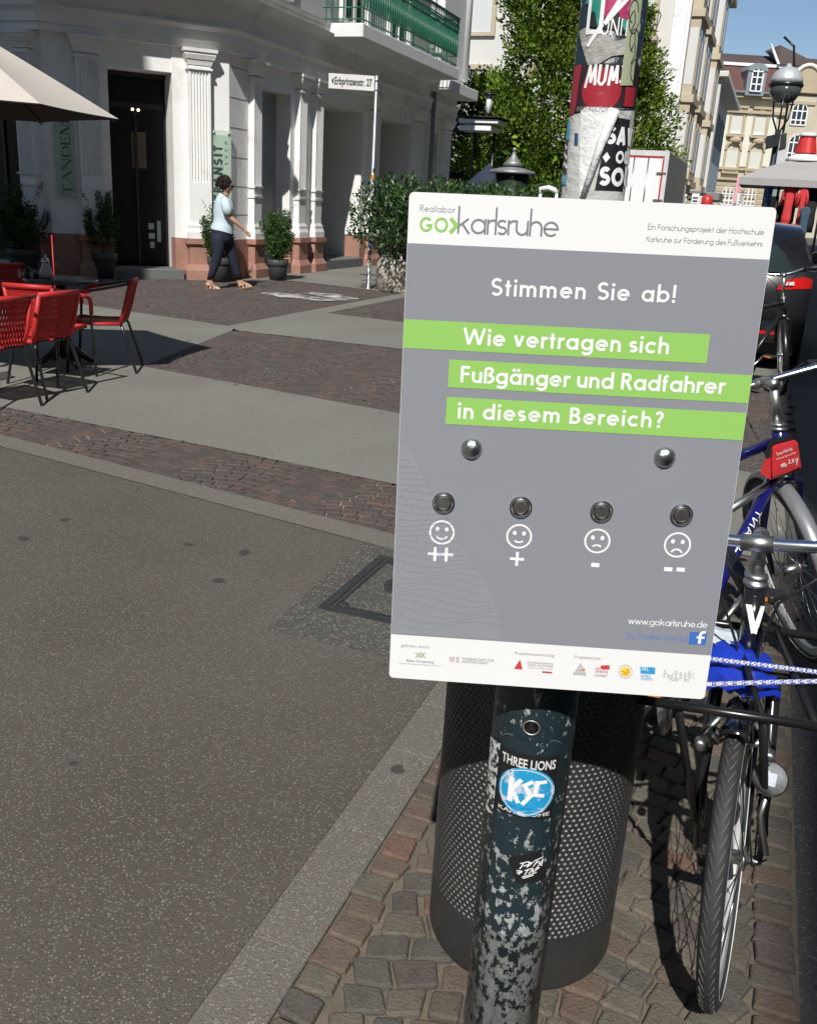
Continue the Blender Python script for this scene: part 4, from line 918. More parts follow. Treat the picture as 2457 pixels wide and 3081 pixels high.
# posters round the thinner shaft
def p3(x, y): return px_pole(x / 1.5528 + 1350, y / 1.5528, RT)
def pposter(label, px, m, lift, cat='poster', clampx=True):
    P = [p3(*p) for p in px]; return patch('poster', label, P, FT_, lift, m, RT, cat)
W2 = RT * 1.35
M_P1 = mat('grey_paste_paper', (.40, .39, .37), .85, var=.2, vs=25, fine=.12, fs=150, bump=.5, bs=70)
zz = lambda y: p3(720, y)[1]
tag(patch('poster', 'grey paste and paper residue wrapped round the pole just above the sign', [(-W2, 1.40), (W2, 1.40), (W2, zz(500)), (-W2, zz(540))], FT_, .0004, mat('pale_paste_paper', (.55, .55, .53), .85, var=.15, vs=30, bump=.4, bs=70), RT, 'poster'))
# dark red poster
bm_ = patch('poster', 'black and dark red poster with white script on the pole', [(-W2, zz(535)), (.0, zz(505)), (W2, zz(480)), (W2, zz(290)), (-W2, zz(300))], FT_, .0008, mat('dark_poster_print', (.03, .013, .018), .5, var=.3, vs=20), RT, 'poster')
q = MB(); strip_fill(q, FT_, [(-W2 + .001, zz(535)), (-.036, zz(530)), (-.033, zz(298)), (-W2 + .001, zz(302))], .0011, 8); strip_fill(q, FT_, [(.026, zz(490)), (.044, zz(485)), (.044, zz(395)), (.026, zz(398))], .0011, 8)
curved_disc(q, FT_, -.004, zz(418), .024, .0012, .024, 24, 4); q.build('red_print', mat('crimson_print', (.33, .02, .035), .45, var=.2, vs=20), bm_)
q = MB(); SFm = lambda x, y, l: FT_(x * .92 + .001, zz(348) + y * .66, l)
for P in ([(-.027, -.022), (-.022, .016), (-.020, -.014), (-.015, .016), (-.014, -.018)], [(-.009, .016), (-.010, -.012), (-.006, -.018), (-.002, -.010), (-.001, .016)], [(.003, -.018), (.005, .014), (.008, -.010), (.012, .016), (.013, -.014)], [(.026, .022), (.019, .015), (.024, .002), (.017, -.012)]): stroke(q, P, .0034, SFm, .0013 + .0001 * random.random())
q.build('lettering', P_LETTER, bm_)
# torn grey paper
gp = [p3(*p) for p in ((612, 150), (640, 130), (720, 148), (775, 195), (832, 175), (828, 255), (762, 262), (700, 300), (650, 305), (632, 240))]
patch('poster', 'torn grey paper remnant below the coloured poster on the pole', gp, FT_, .0016, M_P1, RT, 'poster')
tp = patch('poster', 'colourful poster of crimson and turquoise brush marks high on the pole', [(-.033, zz(120)), (.032, zz(155)), (.036, 2.1), (-.032, 2.1)], FT_, .0013, None or mat('black_poster_paper', (.015, .02, .022), .5, var=.2), RT, 'poster')
M_T1 = mat('turquoise_brush_print', (.03, .28, .22), .5, var=.5, vs=60); M_T2 = mat('crimson_brush_print', (.42, .03, .13), .5, var=.5, vs=45, dirt=((.35, .45, .6), 60, .62, .06)); M_T3 = mat('pink_brush_print', (.6, .35, .42), .5, var=.3, vs=50)
for dx, dz, rx, rz, m_, l in ((-.016, .022, .018, .034, M_T1, .0018), (.020, .020, .012, .036, M_T1, .0019), (.006, .030, .019, .034, M_T2, .0021), (.010, .055, .010, .02, M_T3, .0023), (-.004, .006, .008, .012, M_T2, .0022)):
    q = MB(); curved_disc(q, FT_, dx, zz(60) + dz, rx, l, rz, 26, 5, .32)
    q.build('brush_mark', m_, tp)
q = MB()
for P in ([(-.028, .075), (-.028, -.02), (-.012, -.02), (-.012, .075)], [(-.006, .06), (.026, .05), (-.008, -.012), (.030, .035)], [(-.026, -.035), (-.010, -.012)]): stroke(q, [(x, zz(60) + y) for x, y in P], .0045, FT_, .0024 + .0001 * random.random())
q.build('lettering', P_LETTER, tp)
q = MB(); bfont(q, 'UNITY', lambda x, y, l: FT_(-.012 + x, zz(165) + y, l), .028, .0019, .042); q.build('lettering', P_LETTER, tp)
sgp = patch('poster', 'sage green poster with drawn outlines on the right edge of the pole', [p3(*p) for p in ((795, 400), (850, 400), (897, 0), (845, 0))], FT_, .0021, mat('sage_print', (.36, .40, .26), .6, var=.08), RT, 'poster')
q = MB(); e0 = p3(850, 60); e1 = p3(880, 120)
for yy, s_ in ((55, 1), (105, -1), (190, 1), (330, -1)): c_ = p3(858, yy); stroke(q, [(c_[0] + .006 * math.cos(a), c_[1] + .012 * math.sin(a * 1.0) * s_) for a in np.linspace(0, 4.6, 12)], .0012, FT_, .0024)
for yy in (150, 240, 300): a_, b_ = p3(842, yy), p3(862, yy - 90); stroke(q, [a_, ((a_[0] + b_[0]) / 2 + .003, (a_[1] + b_[1]) / 2), b_], .0012, FT_, .0025)
q.build('line_drawing', P_BLK, sgp)
wp = patch('poster', 'white poster peeling off the pole in a rolled fold above the sign', [p3(*p) for p in ((610, 920), (640, 922), (735, 600), (775, 520), (770, 508), (640, 500), (618, 520), (612, 700))], FT_, .0014, mat('crumpled_white_paper', (.74, .74, .73), .75, var=.06, vs=25, bump=.6, bs=45), RT, 'poster')
fl = [p3(*p) for p in ((628, 925), (700, 700), (768, 512))]
q = MB(); q.tube([FT_(x, y, .004) for x, y in fl], [.0035, .005, .007], 8); q.build('rolled_edge', MATS['crumpled_white_paper'], wp)
q = MB(); bfont(q, 'INFO KULTUR MUSIC', lambda x, y, l: FT_(-.033 + x, zz(522) + y, l), .008, .0017, .06); q.build('lettering', P_SM, wp)
so = patch('poster', 'black poster with bold white words on the right side of the pole above the sign', [p3(*p) for p in ((680, 888), (808, 892), (842, 560), (770, 548), (730, 640))], FT_, .0011, mat('solid_black_print', (.012, .013, .016), .5, var=.1), RT, 'poster')
for tx, a, sz, w_ in (('SAVE', (730, 672), .0137, .36), ('OUR', (772, 762), .0098, .34), ('SOULS', (698, 866), .0150, .36)):
    xa, ya = p3(*a); q = MB(); letters(q, tx, lambda x, y, l: FT_(xa + x * .9, ya + y, l), sz, w_, 1.46, space=.16, lift=.0015); q.build('lettering', P_LETTER, so)
q = MB(); c_ = p3(733, 735); q.add([FT_(c_[0] + x, c_[1] + y, .0016) for x, y in ((-.0045, 0), (0, -.006), (.0045, 0), (0, .006))], [(0, 1, 2, 3)]); q.build('diamond', P_LETTER, so)
lb = patch('sticker', 'light blue sticker on the left edge of the pole above the sign', [p3(*p) for p in ((522, 860), (550, 862), (553, 820), (525, 818))], FT_, .0013, mat('light_blue_sticker', (.10, .40, .62), .5, var=.05), RT)
q = MB(); a_ = p3(526, 848); bfont(q, 'p.de', lambda x, y, l: FT_(a_[0] + x, a_[1] + y, l), .014, .0016, .016); q.build('lettering', P_LETTER, lb)
bs = patch('sticker', 'black and white striped sticker on the left edge of the pole', [p3(*p) for p in ((527, 800), (552, 815), (560, 665), (535, 660))], FT_, .0013, P_BLK, RT)
q = MB()
for yy in (690, 735, 780): stroke(q, [p3(532, yy), p3(545, yy - 18), p3(556, yy + 4)], .0042, FT_, .0016)
q.build('white_stripe', P_LETTER, bs)
patch('sticker', 'sky blue paper scrap at the upper left of the peeling white poster', [p3(*p) for p in ((540, 650), (566, 655), (570, 565), (546, 562))], FT_, .0013, mat('sky_blue_paper', (.12, .42, .62), .6, var=.2, vs=40), RT)
cb = patch('sticker', 'tiny dark blue sticker with white letters left of the peeling poster', [p3(*p) for p in ((588, 676), (604, 678), (606, 624), (590, 622))], FT_, .0013, mat('navy_sticker', (.02, .08, .2), .5), RT)

SUBDIV[0] = 0.0
# ================================================================ LITTER BIN
BC = (-.266, 1.588); BR = .186
lb_ = thing('litter_bin', 'round black perforated metal litter bin standing behind the sign post', 'litter bin', (*BC, 0))
M_BIN = mat('dark_bin_metal', (.05, .049, .048), .42, .3, var=.2, vs=10, fine=.15, fs=120, spec=.5, dirt=((.24, .24, .23), 55, .70, .06))
rows, cols = 62, 96; zb0, zb1 = .165, .80
q = MB(); dz = (zb1 - zb0) / rows; da = 2 * PI / cols; hr = .36
BFc = lambda a, z, r=BR: (BC[0] + r * math.cos(a), BC[1] + r * math.sin(a), z)
q.smooth = True
V = []; Fc = []
cellw = 2 * PI * BR / cols
def vid(p): V.append(p); return len(V) - 1
grid = {}
for i in range(rows + 1):
    for j in range(cols * 2): grid[i, j] = vid(BFc(j * da / 2, zb0 + i * dz))
for i in range(rows):
    off = i % 2
    for j in range(cols):
        c0_ = (2 * j + off) % (2 * cols); c1_ = (c0_ + 1) % (2 * cols); c2_ = (c0_ + 2) % (2 * cols); am = (c0_ + 1) * da / 2; zm = zb0 + (i + .5) * dz
        out = [grid[i, c0_], grid[i, c1_], grid[i, c2_], grid[i + 1, c2_], grid[i + 1, c1_], grid[i + 1, c0_]]
        ang = [225, 270, 315, 45, 90, 135]
        hole = [vid(BFc(am + hr * dz * math.cos(R_(x)) / BR, zm + hr * dz * math.sin(R_(x)))) for x in (215, 270, 325, 35, 90, 145)]
        inn = [vid(BFc(am + hr * dz * math.cos(R_(x)) / BR, zm + hr * dz * math.sin(R_(x)), BR - .0012)) for x in (215, 270, 325, 35, 90, 145)]
        for k in range(6):
            k2 = (k + 1) % 6; Fc.append((out[k], out[k2], hole[k2], hole[k])); Fc.append((hole[k], hole[k2], inn[k2], inn[k]))
q.add(V, Fc); q.build('perforated_shell', M_BIN, lb_, smooth=False)
q = MB(); q.lathe([(.12, .012), (.12, .034), (BR - .012, .038), (BR - .003, .043), (BR, .053), (BR, .165)], 64, (*BC, 0), caps=False); q.build('bottom_band', M_BIN, lb_); q = MB(); q.lathe([(BR, .80), (BR + .003, .802), (BR + .003, .845), (BR - .004, .852), (BR - .012, .845), (BR - .014, .80)], 64, (*BC, 0), caps=False); q.build('rim_band', M_BIN, lb_)
q = MB(); q.lathe([(BR - .004, .08), (BR - .004, .80)], 64, (*BC, 0), caps=False); q.lathe([(.0, .12), (BR - .005, .12)], 40, (*BC, 0), caps=False); q.build('liner', mat('pale_bin_liner', (.38, .38, .37), .6, 0., var=.2, vs=12), lb_)
q = MB(); q.lathe([(.14, 0), (.14, .012), (.05, .014), (.05, .06)], 32, (*BC, 0)); q.build('foot', C_BLACKPL, lb_)
# ================================================================ BICYCLES
M_TYRE = mat('bicycle_tyre', (.030, .030, .030), .7, var=.25, vs=30, fine=.15, fs=150, bump=.15, bs=200)
M_DUST = mat('dusty_tread_groove', (.16, .155, .15), .9, var=.3, vs=60)
M_RIM = mat('silver_rim', (.62, .62, .62), .38, .35, var=.1, vs=30)
M_SPOKE = mat('steel_spoke', (.45, .45, .45), .3, 1.0, var=.1)
M_DKCHR = mat('black_chrome_fender', (.012, .012, .014), .1, .0, var=.2, vs=8, spec=1.0, coat=1.0)
M_SILV = mat('silver_lacquer', (.38, .39, .40), .3, .6, var=.1)
def make_bike(label, hub, phi, steer, lean, cframe, frame2=None, group='bicycles parked in a row along the street', carrier=False, bar_w=.30, r=.345, fender=True, fmat=None, tread=False, hb=.30, front_only=False, stem_fwd=.07, bar_h=.12, rise=.03, zt0=.70, zt1=.83):
    """local: x forward, y left, z up, origin under the front hub. phi: heading from +Y to the right (deg)"""
    ph = R_(phi); fwd = Vector((math.sin(ph), math.cos(ph), 0)); left = Vector((-math.cos(ph), math.sin(ph), 0)); up = Vector((0, 0, 1))
    lr = R_(lean); left2 = left * math.cos(lr) - up * math.sin(lr) * 1; up2 = up * math.cos(lr) + left * math.sin(lr)
    H = Vector(hub); O = H - up2 * r
    def Fr(x, y, z): v = O + fwd * x + left2 * y + up2 * z; return (v.x, v.y, v.z)
    tan70 = math.tan(R_(70)); rake = .05
    def axis(z): return rake * 1.0 - (z - r) / tan70 - rake * 2 * 0 - .0   # steering axis x at height z
    A0 = Vector((axis(r) - .10 + .05, 0, r)); ad = Vector((-1 / tan70, 0, 1)).normalized()
    A0 = Vector((-rake, 0, r))
    Rm = Matrix.Rotation(R_(steer), 3, ad)
    def Fs(x, y, z):                                  # steered parts
        p = Rm @ (Vector((x, y, z)) - A0) + A0; return Fr(p.x, p.y, p.z)
    # keep the front hub where it was measured
    hp = Vector(Fs(0, 0, r)); sh = H - hp; O = O + sh
    ax = lambda z: -rake - (z - r) / tan70
    t = thing('bicycle', label, 'bicycle', (O.x, O.y, 0), group)
    def wheel(nm, F, x0, tr):
        W_ = lambda a, rad, y: F(x0 + rad * math.cos(a), y, r + rad * math.sin(a))
        q = MB(); n = 72; rt = .0195 if carrier else .021; rc = r - rt
        q.smooth = True
        q.rings([[W_(2 * PI * i / n, rc + rt * math.cos(2 * PI * j / 14) * (1.0 if math.cos(2 * PI * j / 14) > 0 else .8), rt * math.sin(2 * PI * j / 14)) for j in range(14)] for i in range(n)], True)
        w = q.build(nm, M_TYRE, t)
        q = MB(); q.smooth = True
        prof = [(rc - .013, -.011), (rc - .013, .011), (rc - .036, .0085), (rc - .040, 0), (rc - .036, -.0085)]
        q.rings([[W_(2 * PI * i / n, a, b) for a, b in prof] for i in range(n)], True); q.build('rim', M_RIM, w, smooth=False)
        q = MB()
        for s in (-1, 1): q.tube([W_(2 * PI * i / 60, rc - .006, s * rt * .93) for i in range(60)], .0012, 4, closed=True)
        q.build('reflective_line', mat('white_reflective_line', (.7, .7, .68), .5), w)
        q = MB()
        for k in range(32):
            s = 1 if k % 2 else -1; a = 2 * PI * k / 32; b = a + (.65 if (k // 2) % 2 else -.65)
            q.tube([W_(b, .021, s * .028), W_(a, rc - .038, s * .003)], .0011, 4)
        q.build('spokes', M_SPOKE, w)
        q = MB(); q.lathe([(.006, -.062), (.009, -.055), (.010, -.036), (.024, -.033), (.024, -.029), (.014, -.024), (.014, .024), (.024, .029), (.024, .033), (.010, .036), (.009, .055), (.006, .062)], 16, ax=lambda X, Y, Z: F(x0 + X, Z, r + Y)); q.build('hub', C_ALU, w)
        if tr:
            q = MB()
            for k in range(74):
                a = 2 * PI * k / 74
                for s in (-1, 1):
                    pts = []
                    for u in (0, .35, .7, 1):
                        th = s * (.10 + .62 * u); aa = a + .105 * u + (.04 if s > 0 else 0)
                        pts.append(W_(aa, rc + (rt + .0002) * math.cos(th), (rt + .0002) * math.sin(th)))
                    q.tube(pts, .0007, 3)
            q.build('tread', M_DUST, w)
        return w
    wheel('front_wheel', Fs, 0, tread)
    wheel('rear_wheel', Fr, -1.06, False)
    fm = fmat or M_DKCHR
    if fender:
        for nm, F, x0, a0, a1 in (('front_fender', Fs, 0, 78 if carrier else 20, 215), ('rear_fender', Fr, -1.06, -20, 190)):
            q = MB(); q.smooth = True; rr = []
            for i in range(25):
                a = R_(a0 + (a1 - a0) * i / 24); rad = r + .022
                rr.append([F(x0 + (rad + d * .9) * math.cos(a), y, r + (rad + d * .9) * math.sin(a)) for y, d in ((-.027, -.020), (-.024, -.006), (-.013, .003), (0, .005), (.013, .003), (.024, -.006), (.027, -.020), (.025, -.020), (.011, .0), (-.011, .0), (-.025, -.020))])
            q.rings(rr, False, True); q.build(nm, fm, t)
    # frame
    BB = (-.60, 0, .285)
    hb0, hb1 = (ax(zt0), 0, zt0), (ax(zt1), 0, zt1); st = (-.82, 0, .80); rh = (-1.06, 0, r)
    q = MB()
    q.tube([Fr(*hb0), Fr(*hb1)], .021, 14)
    q.tube([Fr(ax(zt1 - .03), 0, zt1 - .03), Fr(-.77, 0, .74)], .0165, 12); q.tube([Fr(ax(zt0 + .03), 0, zt0 + .03), Fr(*BB)], .0195, 12)
    q.tube([Fr(*BB), Fr(*st)], .016, 12)
    for s in (-1, 1): q.tube([Fr(BB[0], s * .03, BB[2]), Fr(-.9, s * .055, r - .03), Fr(-1.06, s * .066, r)], .010, 8); q.tube([Fr(-.77, s * .02, .73), Fr(-1.06, s * .066, r)], .0085, 8)
    fr = q.build('frame', cframe, t)
    q = MB(); q.lathe([(.0245, 0), (.0245, .007), (.021, .009), (.021, .013), (.0235, .015), (.0235, .021), (.018, .024)], 16, ax=lambda X, Y, Z: Fr(ax(zt1 + Z) + X, Y, zt1 + Z)); q.build('headset', C_ALU, t); q = MB(); q.lathe([(.022, -.022), (.026, -.016), (.026, 0)], 16, ax=lambda X, Y, Z: Fr(ax(zt0 + Z) + X, Y, zt0 + Z)); q.build('headset', C_ALU, t)
    q = MB()
    for s in (-1, 1): q.tube([Fs(ax(zt0 - .03) + .005, s * .018, zt0 - .03), Fs(ax(zt0 - .06) + .008, s * .052, zt0 - .055), Fs(-.015, s * .058, r + .16), Fs(0, s * .056, r)], [.014, .0145, .0125, .008], 10)
    q.tube([Fs(ax(zt0 - .03) + .005, -.03, zt0 - .03), Fs(ax(zt0 - .03) + .005, .03, zt0 - .03)], .016, 10)
    q.build('fork', frame2 or cframe, t)
    # stem and bar
    zb = zt1 + bar_h
    q = MB(); q.tube([Fs(ax(zt1), 0, zt1 + .015), Fs(ax(zb - .02), 0, zb - .02)], [.0150, .0135], 14); q.tube([Fs(ax(zb) - .012, 0, zb - .005), Fs(ax(zb) + stem_fwd * .5, 0, zb + .006), Fs(ax(zb) + stem_fwd, 0, zb + .004)], [.0165, .0135, .016], 12)
    q.tube([Fs(ax(zb) + stem_fwd, -.03, zb + .004), Fs(ax(zb) + stem_fwd, .03, zb + .004)], .0165, 14)
    stm = q.build('stem', C_ALU, t)
    xb, zbb = ax(zb) + stem_fwd, zb + .004
    q = MB(); B = lambda y: Fs(xb - .25 * max(0, abs(y) - .12) ** 1.3 * 2, y, zbb + rise * (min(abs(y), .16) / .16) ** 2)
    q.tube([B(-bar_w + .11), B(-.16), B(-.1), B(-.05), B(0), B(.05), B(.1), B(.16), B(bar_w - .11)], .0125, 12)
    hbq = q.build('handlebar', mat('polished_aluminium_bar', (.82, .83, .84), .2, 1.0, var=.05), t)
    for s in (-1, 1):
        q = MB(); q.tube([B(s * (bar_w - .12)), B(s * (bar_w - .06)), B(s * bar_w)], [.0165, .0160, .017], 12); q.build('grip', C_BLACKPL, hbq)
        q = MB(); p0 = B(s * (bar_w - .14)); q.tube([p0, Fs(xb + .03, s * (bar_w - .15), zbb + .02), Fs(xb + .05, s * (bar_w - .05), zbb - .0), Fs(xb + .03, s * (bar_w + .0), zbb - .01)], [.012, .008, .005, .005], 8); q.build('brake_lever', C_BLACKPL if not carrier else C_ALU, hbq)
    q = MB()
    for s in (-1, 1):
        q.tube([Fs(xb + .045, s * (bar_w - .16), zbb + .02), Fs(xb + .12, s * .13, zbb - .0), Fs(xb + .10, s * .05, zbb - .08), Fs(ax(zt0) + .04, s * .02, zt0 + .02), Fs(ax(zt0) + .03, s * .015, zt0 - .08)], .0028, 6)
    q.build('cable', C_BLACKPL, t)
    # seat, crank, pedals, chain guard, stand
    q = MB(); q.tube([Fr(*st), Fr(-.86, 0, .93)], .0125, 10); q.build('seat_post', C_ALU, t)
    q = MB(); q.smooth = True; sec = [(-.99, .075, .955), (-.95, .082, .965), (-.88, .06, .96), (-.80, .028, .955), (-.72, .016, .95)]
    q.rings([[Fr(x, w * math.cos(a), z + .022 * math.sin(a)) for a in np.linspace(0, 2 * PI, 12, endpoint=False)] for x, w, z in sec]); q.build('saddle', C_BLACKPL, t)
    q = MB(); q.lathe([(.0, -.052), (.085, -.052), (.092, -.049), (.092, -.044), (.03, -.044)], 32, ax=lambda X, Y, Z: Fr(BB[0] + X, Z, BB[2] + Y)); q.build('chain_guard', C_STEEL if carrier else C_BLACKPL, t)
    q = MB(); q.tube([Fr(BB[0], -.056, BB[2]), Fr(BB[0], .056, BB[2])], .016, 12)
    for s, a in ((-1, 35), (1, 215)): q.tube([Fr(BB[0], s * .062, BB[2]), Fr(BB[0] + .165 * math.cos(R_(a)), s * .075, BB[2] + .165 * math.sin(R_(a)))], .0095, 8)
    cr_ = q.build('crank', C_ALU, t)
    for s, a in ((-1, 35), (1, 215)):
        q = MB(); px, pz = BB[0] + .165 * math.cos(R_(a)), BB[2] + .165 * math.sin(R_(a)); q.bbox(px - .04, px + .04, s * .13 - .045, s * .13 + .045, pz - .012, pz + .012, .006, Fr); pd = q.build('pedal', C_BLACKPL, cr_)
        q = MB()
        for e in (-1, 1): q = MB(); q.box(px + e * .0408 - .001, px + e * .0408 + .001, s * .13 - .03, s * .13 + .03, pz - .006, pz + .006, Fr); q.build('reflector', mat('amber_reflector', (.75, .22, .02), .3, var=.1), cr_)
    q = MB(); q.tube([Fr(-.68, .05 if not carrier else -.05, .27), Fr(-.70, .10 if not carrier else -.09, .15), Fr(-.70, .16 if not carrier else -.17, .01)], .009, 8); q.build('kickstand', C_ALU, t)
    return t, Fr, Fs, ax, stm
# ---- the black bicycle with the front carrier
HB1 = (.110, 1.656, .282)
b1, F1, S1, ax1, stm1 = make_bike('black bicycle with tube front carrier and round headlight, nearest the litter bin', HB1, 166, -19, 1.0, mat('black_frame_enamel', (.012, .012, .014), .2, var=.15, coat=.5), carrier=True, tread=True, r=.282, zt0=.64, zt1=.76, bar_h=.095, bar_w=.29, rise=.008)
# badge on the head tube
q = MB(); VF = lambda x, y, l: F1(ax1(.70) + .0215 + l - (y) / math.tan(R_(70)), x, .70 + y)
_vl = [(.0135 * (1 - u), .028 - .050 * u) for u in np.linspace(0, 1, 7)]
for _s in (-1, 1): stroke(q, [(_s * x, y) for x, y in _vl], .0105, lambda x, y, l: F1(ax1(.70 + y) + math.sqrt(max(1e-6, .0219 ** 2 - x * x)) + .0014 + l, x, .70 + y), .0002 + .0002 * _s)
q.build('badge', P_LETTER, b1)
# carrier
q = MB(); zc = .635; xa, xb_ = .0, -.38
CO_, CL_, CF_ = np.array((.049, 1.555, 0)), np.array((.985, .17, -.012)), np.array((.17, -.985, 0)); hw = .168
C1 = lambda x, y, z: tuple(CO_ + CF_ * x + CL_ * y + np.array((0, 0, z)))
q.tube([C1(xa, -hw, zc), C1(xa, hw + .10, zc)], .0085, 10); q.tube([C1(xb_, -hw, zc + .004), C1(xb_, hw + .13, zc + .004)], .0085, 10); q.tube([C1(-.2, -hw, zc - .012), C1(-.2, hw + .13, zc - .012)], .007, 10)
for y in (-hw + .01, -.07, .07, hw - .01): q.tube([C1(xa, y, zc), C1(xb_, y, zc + .004)], .006 if abs(y) < .1 else .008, 8)
cr1 = q.build('carrier', C_BLACK, b1)
q = MB()
for s in (-1, 1): q.tube([C1(xa - .005, s * .072, zc - .008), tuple(.5 * np.array(C1(xa - .005, s * .072, zc - .008)) + .5 * np.array(S1(0, s * .064, .345))), S1(0, s * .064, .345)], [.0095, .009, .007], 8, sq=.6)
q.build('carrier_strut', C_BLACK, cr1)
q = MB(); q.tube([C1(xa, hw + .01, zc + .0003), C1(xa, hw + .102, zc + .0003)], .0088, 10); q.build('rust', mat('rusty_tube', (.16, .06, .03), .85, var=.5, vs=40, dirt=((.014, .014, .014), 60, .48, .05)), cr1)
# headlight
lp_ = onY(2315, 2343, 1.62)
ldir = Vector((-.10, -1, .48)).normalized(); lu = ldir.cross(Vector((0, 0, 1))).normalized(); lw = lu.cross(ldir)
LF = lambda x, y, z: tuple(np.array(lp_) + np.array(lu) * x + np.array(lw) * y + np.array(ldir) * z)
q = MB(); q.lathe([(.012, -.05), (.024, -.035), (.031, -.006), (.032, 0), (.030, .002)], 28, ax=LF, caps=False); q.lathe([(.012, -.05), (.0005, -.052)], 28, ax=LF); hl = q.build('headlight', C_CHROME, b1)
q = MB(); q.lathe([(.030, .0005), (.022, -.010), (.010, -.016), (.0005, -.017)], 28, ax=LF); q.build('reflector_bowl', mat('lamp_reflector', (.66, .68, .70), .22, .6, var=.3, vs=90), hl)
q = MB(); q.bbox(-.012, .012, -.014, .012, -.008, .0015, .002, LF); q.build('led_lens', mat('led_lens', (.55, .6, .68), .2, var=.2, vs=200), hl)
q = MB(); q.tube([LF(0, -.03, -.02), LF(.004, -.07, -.03), LF(-.02, -.14, -.05)], .006, 6); q.build('bracket', C_ALU, hl)
q = MB(); q.tube([LF(.012, -.032, -.02), LF(.02, -.09, -.03), LF(.0, -.17, -.06), S1(0, .07, .29)], .002, 6); q.build('wire', C_BLACKPL, hl)
# brake arms beside the tyre
for s in (-1, 1):
    q = MB()
    q.tube([S1(-.03, s * .05, .50), S1(.01, s * .055, .545), S1(.0, s * .03, .575)], [.009, .007, .006], 8); q.lathe([(.011, 0), (.011, .02), (.006, .022)], 12, ax=lambda X, Y, Z, s=s: S1(.02 + Z, s * .06 + X, .53 + Y))
    q.tube([S1(.01, s * .045, .545), S1(.01, s * .024, .53)], .006, 8)
    q.build('brake', C_ALU, b1)
q = MB(); bfont(q, 'ITM', lambda x, y, l: S1(ax1(.855) + .055 + y * .6, .018 - x, .8795 + l + .004 * math.cos(x * 40)), .018, .004, .036); q.build('lettering', mat('dark_engraving', (.05, .05, .05), .6, var=0), stm1)
# things on the carrier
M_CORD = bpy.data.materials.new('striped_elastic'); M_CORD.use_nodes = True
_t = M_CORD.node_tree; _b = _t.nodes['Principled BSDF']; _c = _t.nodes.new('ShaderNodeTexCoord'); _w = _t.nodes.new('ShaderNodeTexChecker'); _w.inputs['Scale'].default_value = 260
_w.inputs['Color1'].default_value = (.72, .74, .80, 1); _w.inputs['Color2'].default_value = (.035, .05, .36, 1)
_t.links.new(_c.outputs['Object'], _w.inputs[0]); _t.links.new(_w.outputs[0], _b.inputs['Base Color']); _b.inputs['Roughness'].default_value = .7
for lab, P in (('blue and white elastic cord stretched straight across the rear of the carrier', (C1(-.165, -.13, zc + .015), C1(-.17, 0, zc + .02), C1(-.185, hw + .13, zc + .016))), ('blue and white elastic cord stretched slantwise across the front of the carrier', (C1(-.03, -.11, zc + .012), C1(-.08, .0, zc + .016), C1(-.17, hw + .13, zc + .022)))):
    q = MB(); q.tube([tuple(np.array(P[0]) * (1 - u) * (1 - u) + 2 * np.array(P[1]) * u * (1 - u) + np.array(P[2]) * u * u) for u in np.linspace(0, 1, 14)], .0048, 8); tag(q.build('elastic_cord', M_CORD), lab, 'elastic cord', 'elastic cords on the bicycle carrier')
q = MB(); q.smooth = True
gx = np.linspace(-.29, -.13, 12); gy = np.linspace(-.02, .125, 12); rs = np.random.default_rng(3)
bagp = [[C1(x, y, zc - .012 + .030 * math.exp(-((x + .25) / .05) ** 2 - ((y - .05) / .06) ** 2) + rs.uniform(-.006, .008)) for y in gy + rs.uniform(-.005, .005, 12)] for x in gx]
q.rings(bagp, False, False, wrap=False); bot = [[(p[0], p[1], p[2] - .012 - .01 * rs.random()) for p in row] for row in bagp]; q.rings(bot, False, False, wrap=False)
edge = lambda g: [g[0][j] for j in range(12)] + [g[i][11] for i in range(1, 12)] + [g[11][j] for j in range(10, -1, -1)] + [g[i][0] for i in range(10, 0, -1)]
q.rings([edge(bagp), edge(bot)], False, False)
pb = tag(q.build('plastic_bag', mat('blue_plastic_bag', (.012, .04, .42), .22, var=.2, vs=30, spec=.7)), 'crumpled blue and clear plastic bag strapped on the bicycle carrier', 'plastic bag'); ORG[pb.name] = (0, 0, 0)
q = MB(); q.rings([[C1(x, y, zc + .010 + (.022 if x < -.29 else .006) * (1 - (y + .04) / .15) + rs.uniform(-.003, .005)) for y in np.linspace(-.02, .085, 8)] for x in (-.32, -.30, -.275, -.25)], False, False, wrap=False); q.build('clear_part', mat('milky_plastic', (.55, .62, .66), .15, var=.15, vs=40, spec=.8), pb)
# ---- the blue bicycle
M_BLUEF = mat('deep_blue_lacquer', (.008, .010, .115), .18, var=.15, vs=5, coat=.8)
M_BLUED = mat('dark_navy_lacquer', (.006, .007, .03), .2, var=.15, coat=.6)
b2, F2, S2, ax2, stm2 = make_bike('deep blue bicycle with silver fenders and chrome handlebar, red bag in its frame', (.235, 3.253, .33), 30, 52, 6, M_BLUEF, M_BLUED, bar_w=.31, r=.33, fmat=M_SILV, stem_fwd=.09, bar_h=.15, rise=.0)
q = MB(); BBl = np.array((-.60, 0, .285)); hbL = np.array((ax2(.73), 0, .73)); dv = hbL - BBl; Ld = np.linalg.norm(dv); dv /= Ld; up_ = np.cross(dv, (0, 1, 0)); up_ = -up_ if up_[2] < 0 else up_
def DT(x, y, l):                                  # along the down tube, on its upper right-hand side
    a = -.75 + y / .0195; p = BBl + dv * x + up_ * (.0199 + l) * math.sin(-a * .6 + .2) + np.array((0, -1, 0)) * (.0199 + l) * math.cos(-a * .6 + .2); return F2(*p)
SUBDIV[0] = .003; letters(q, 'GIANT', lambda x, y, l: DT(.26 + x, y - .012, l), .024, .15, 1.3, space=.35, lift=.0009); SUBDIV[0] = 0.0; q.build('lettering', P_LETTER, b2)
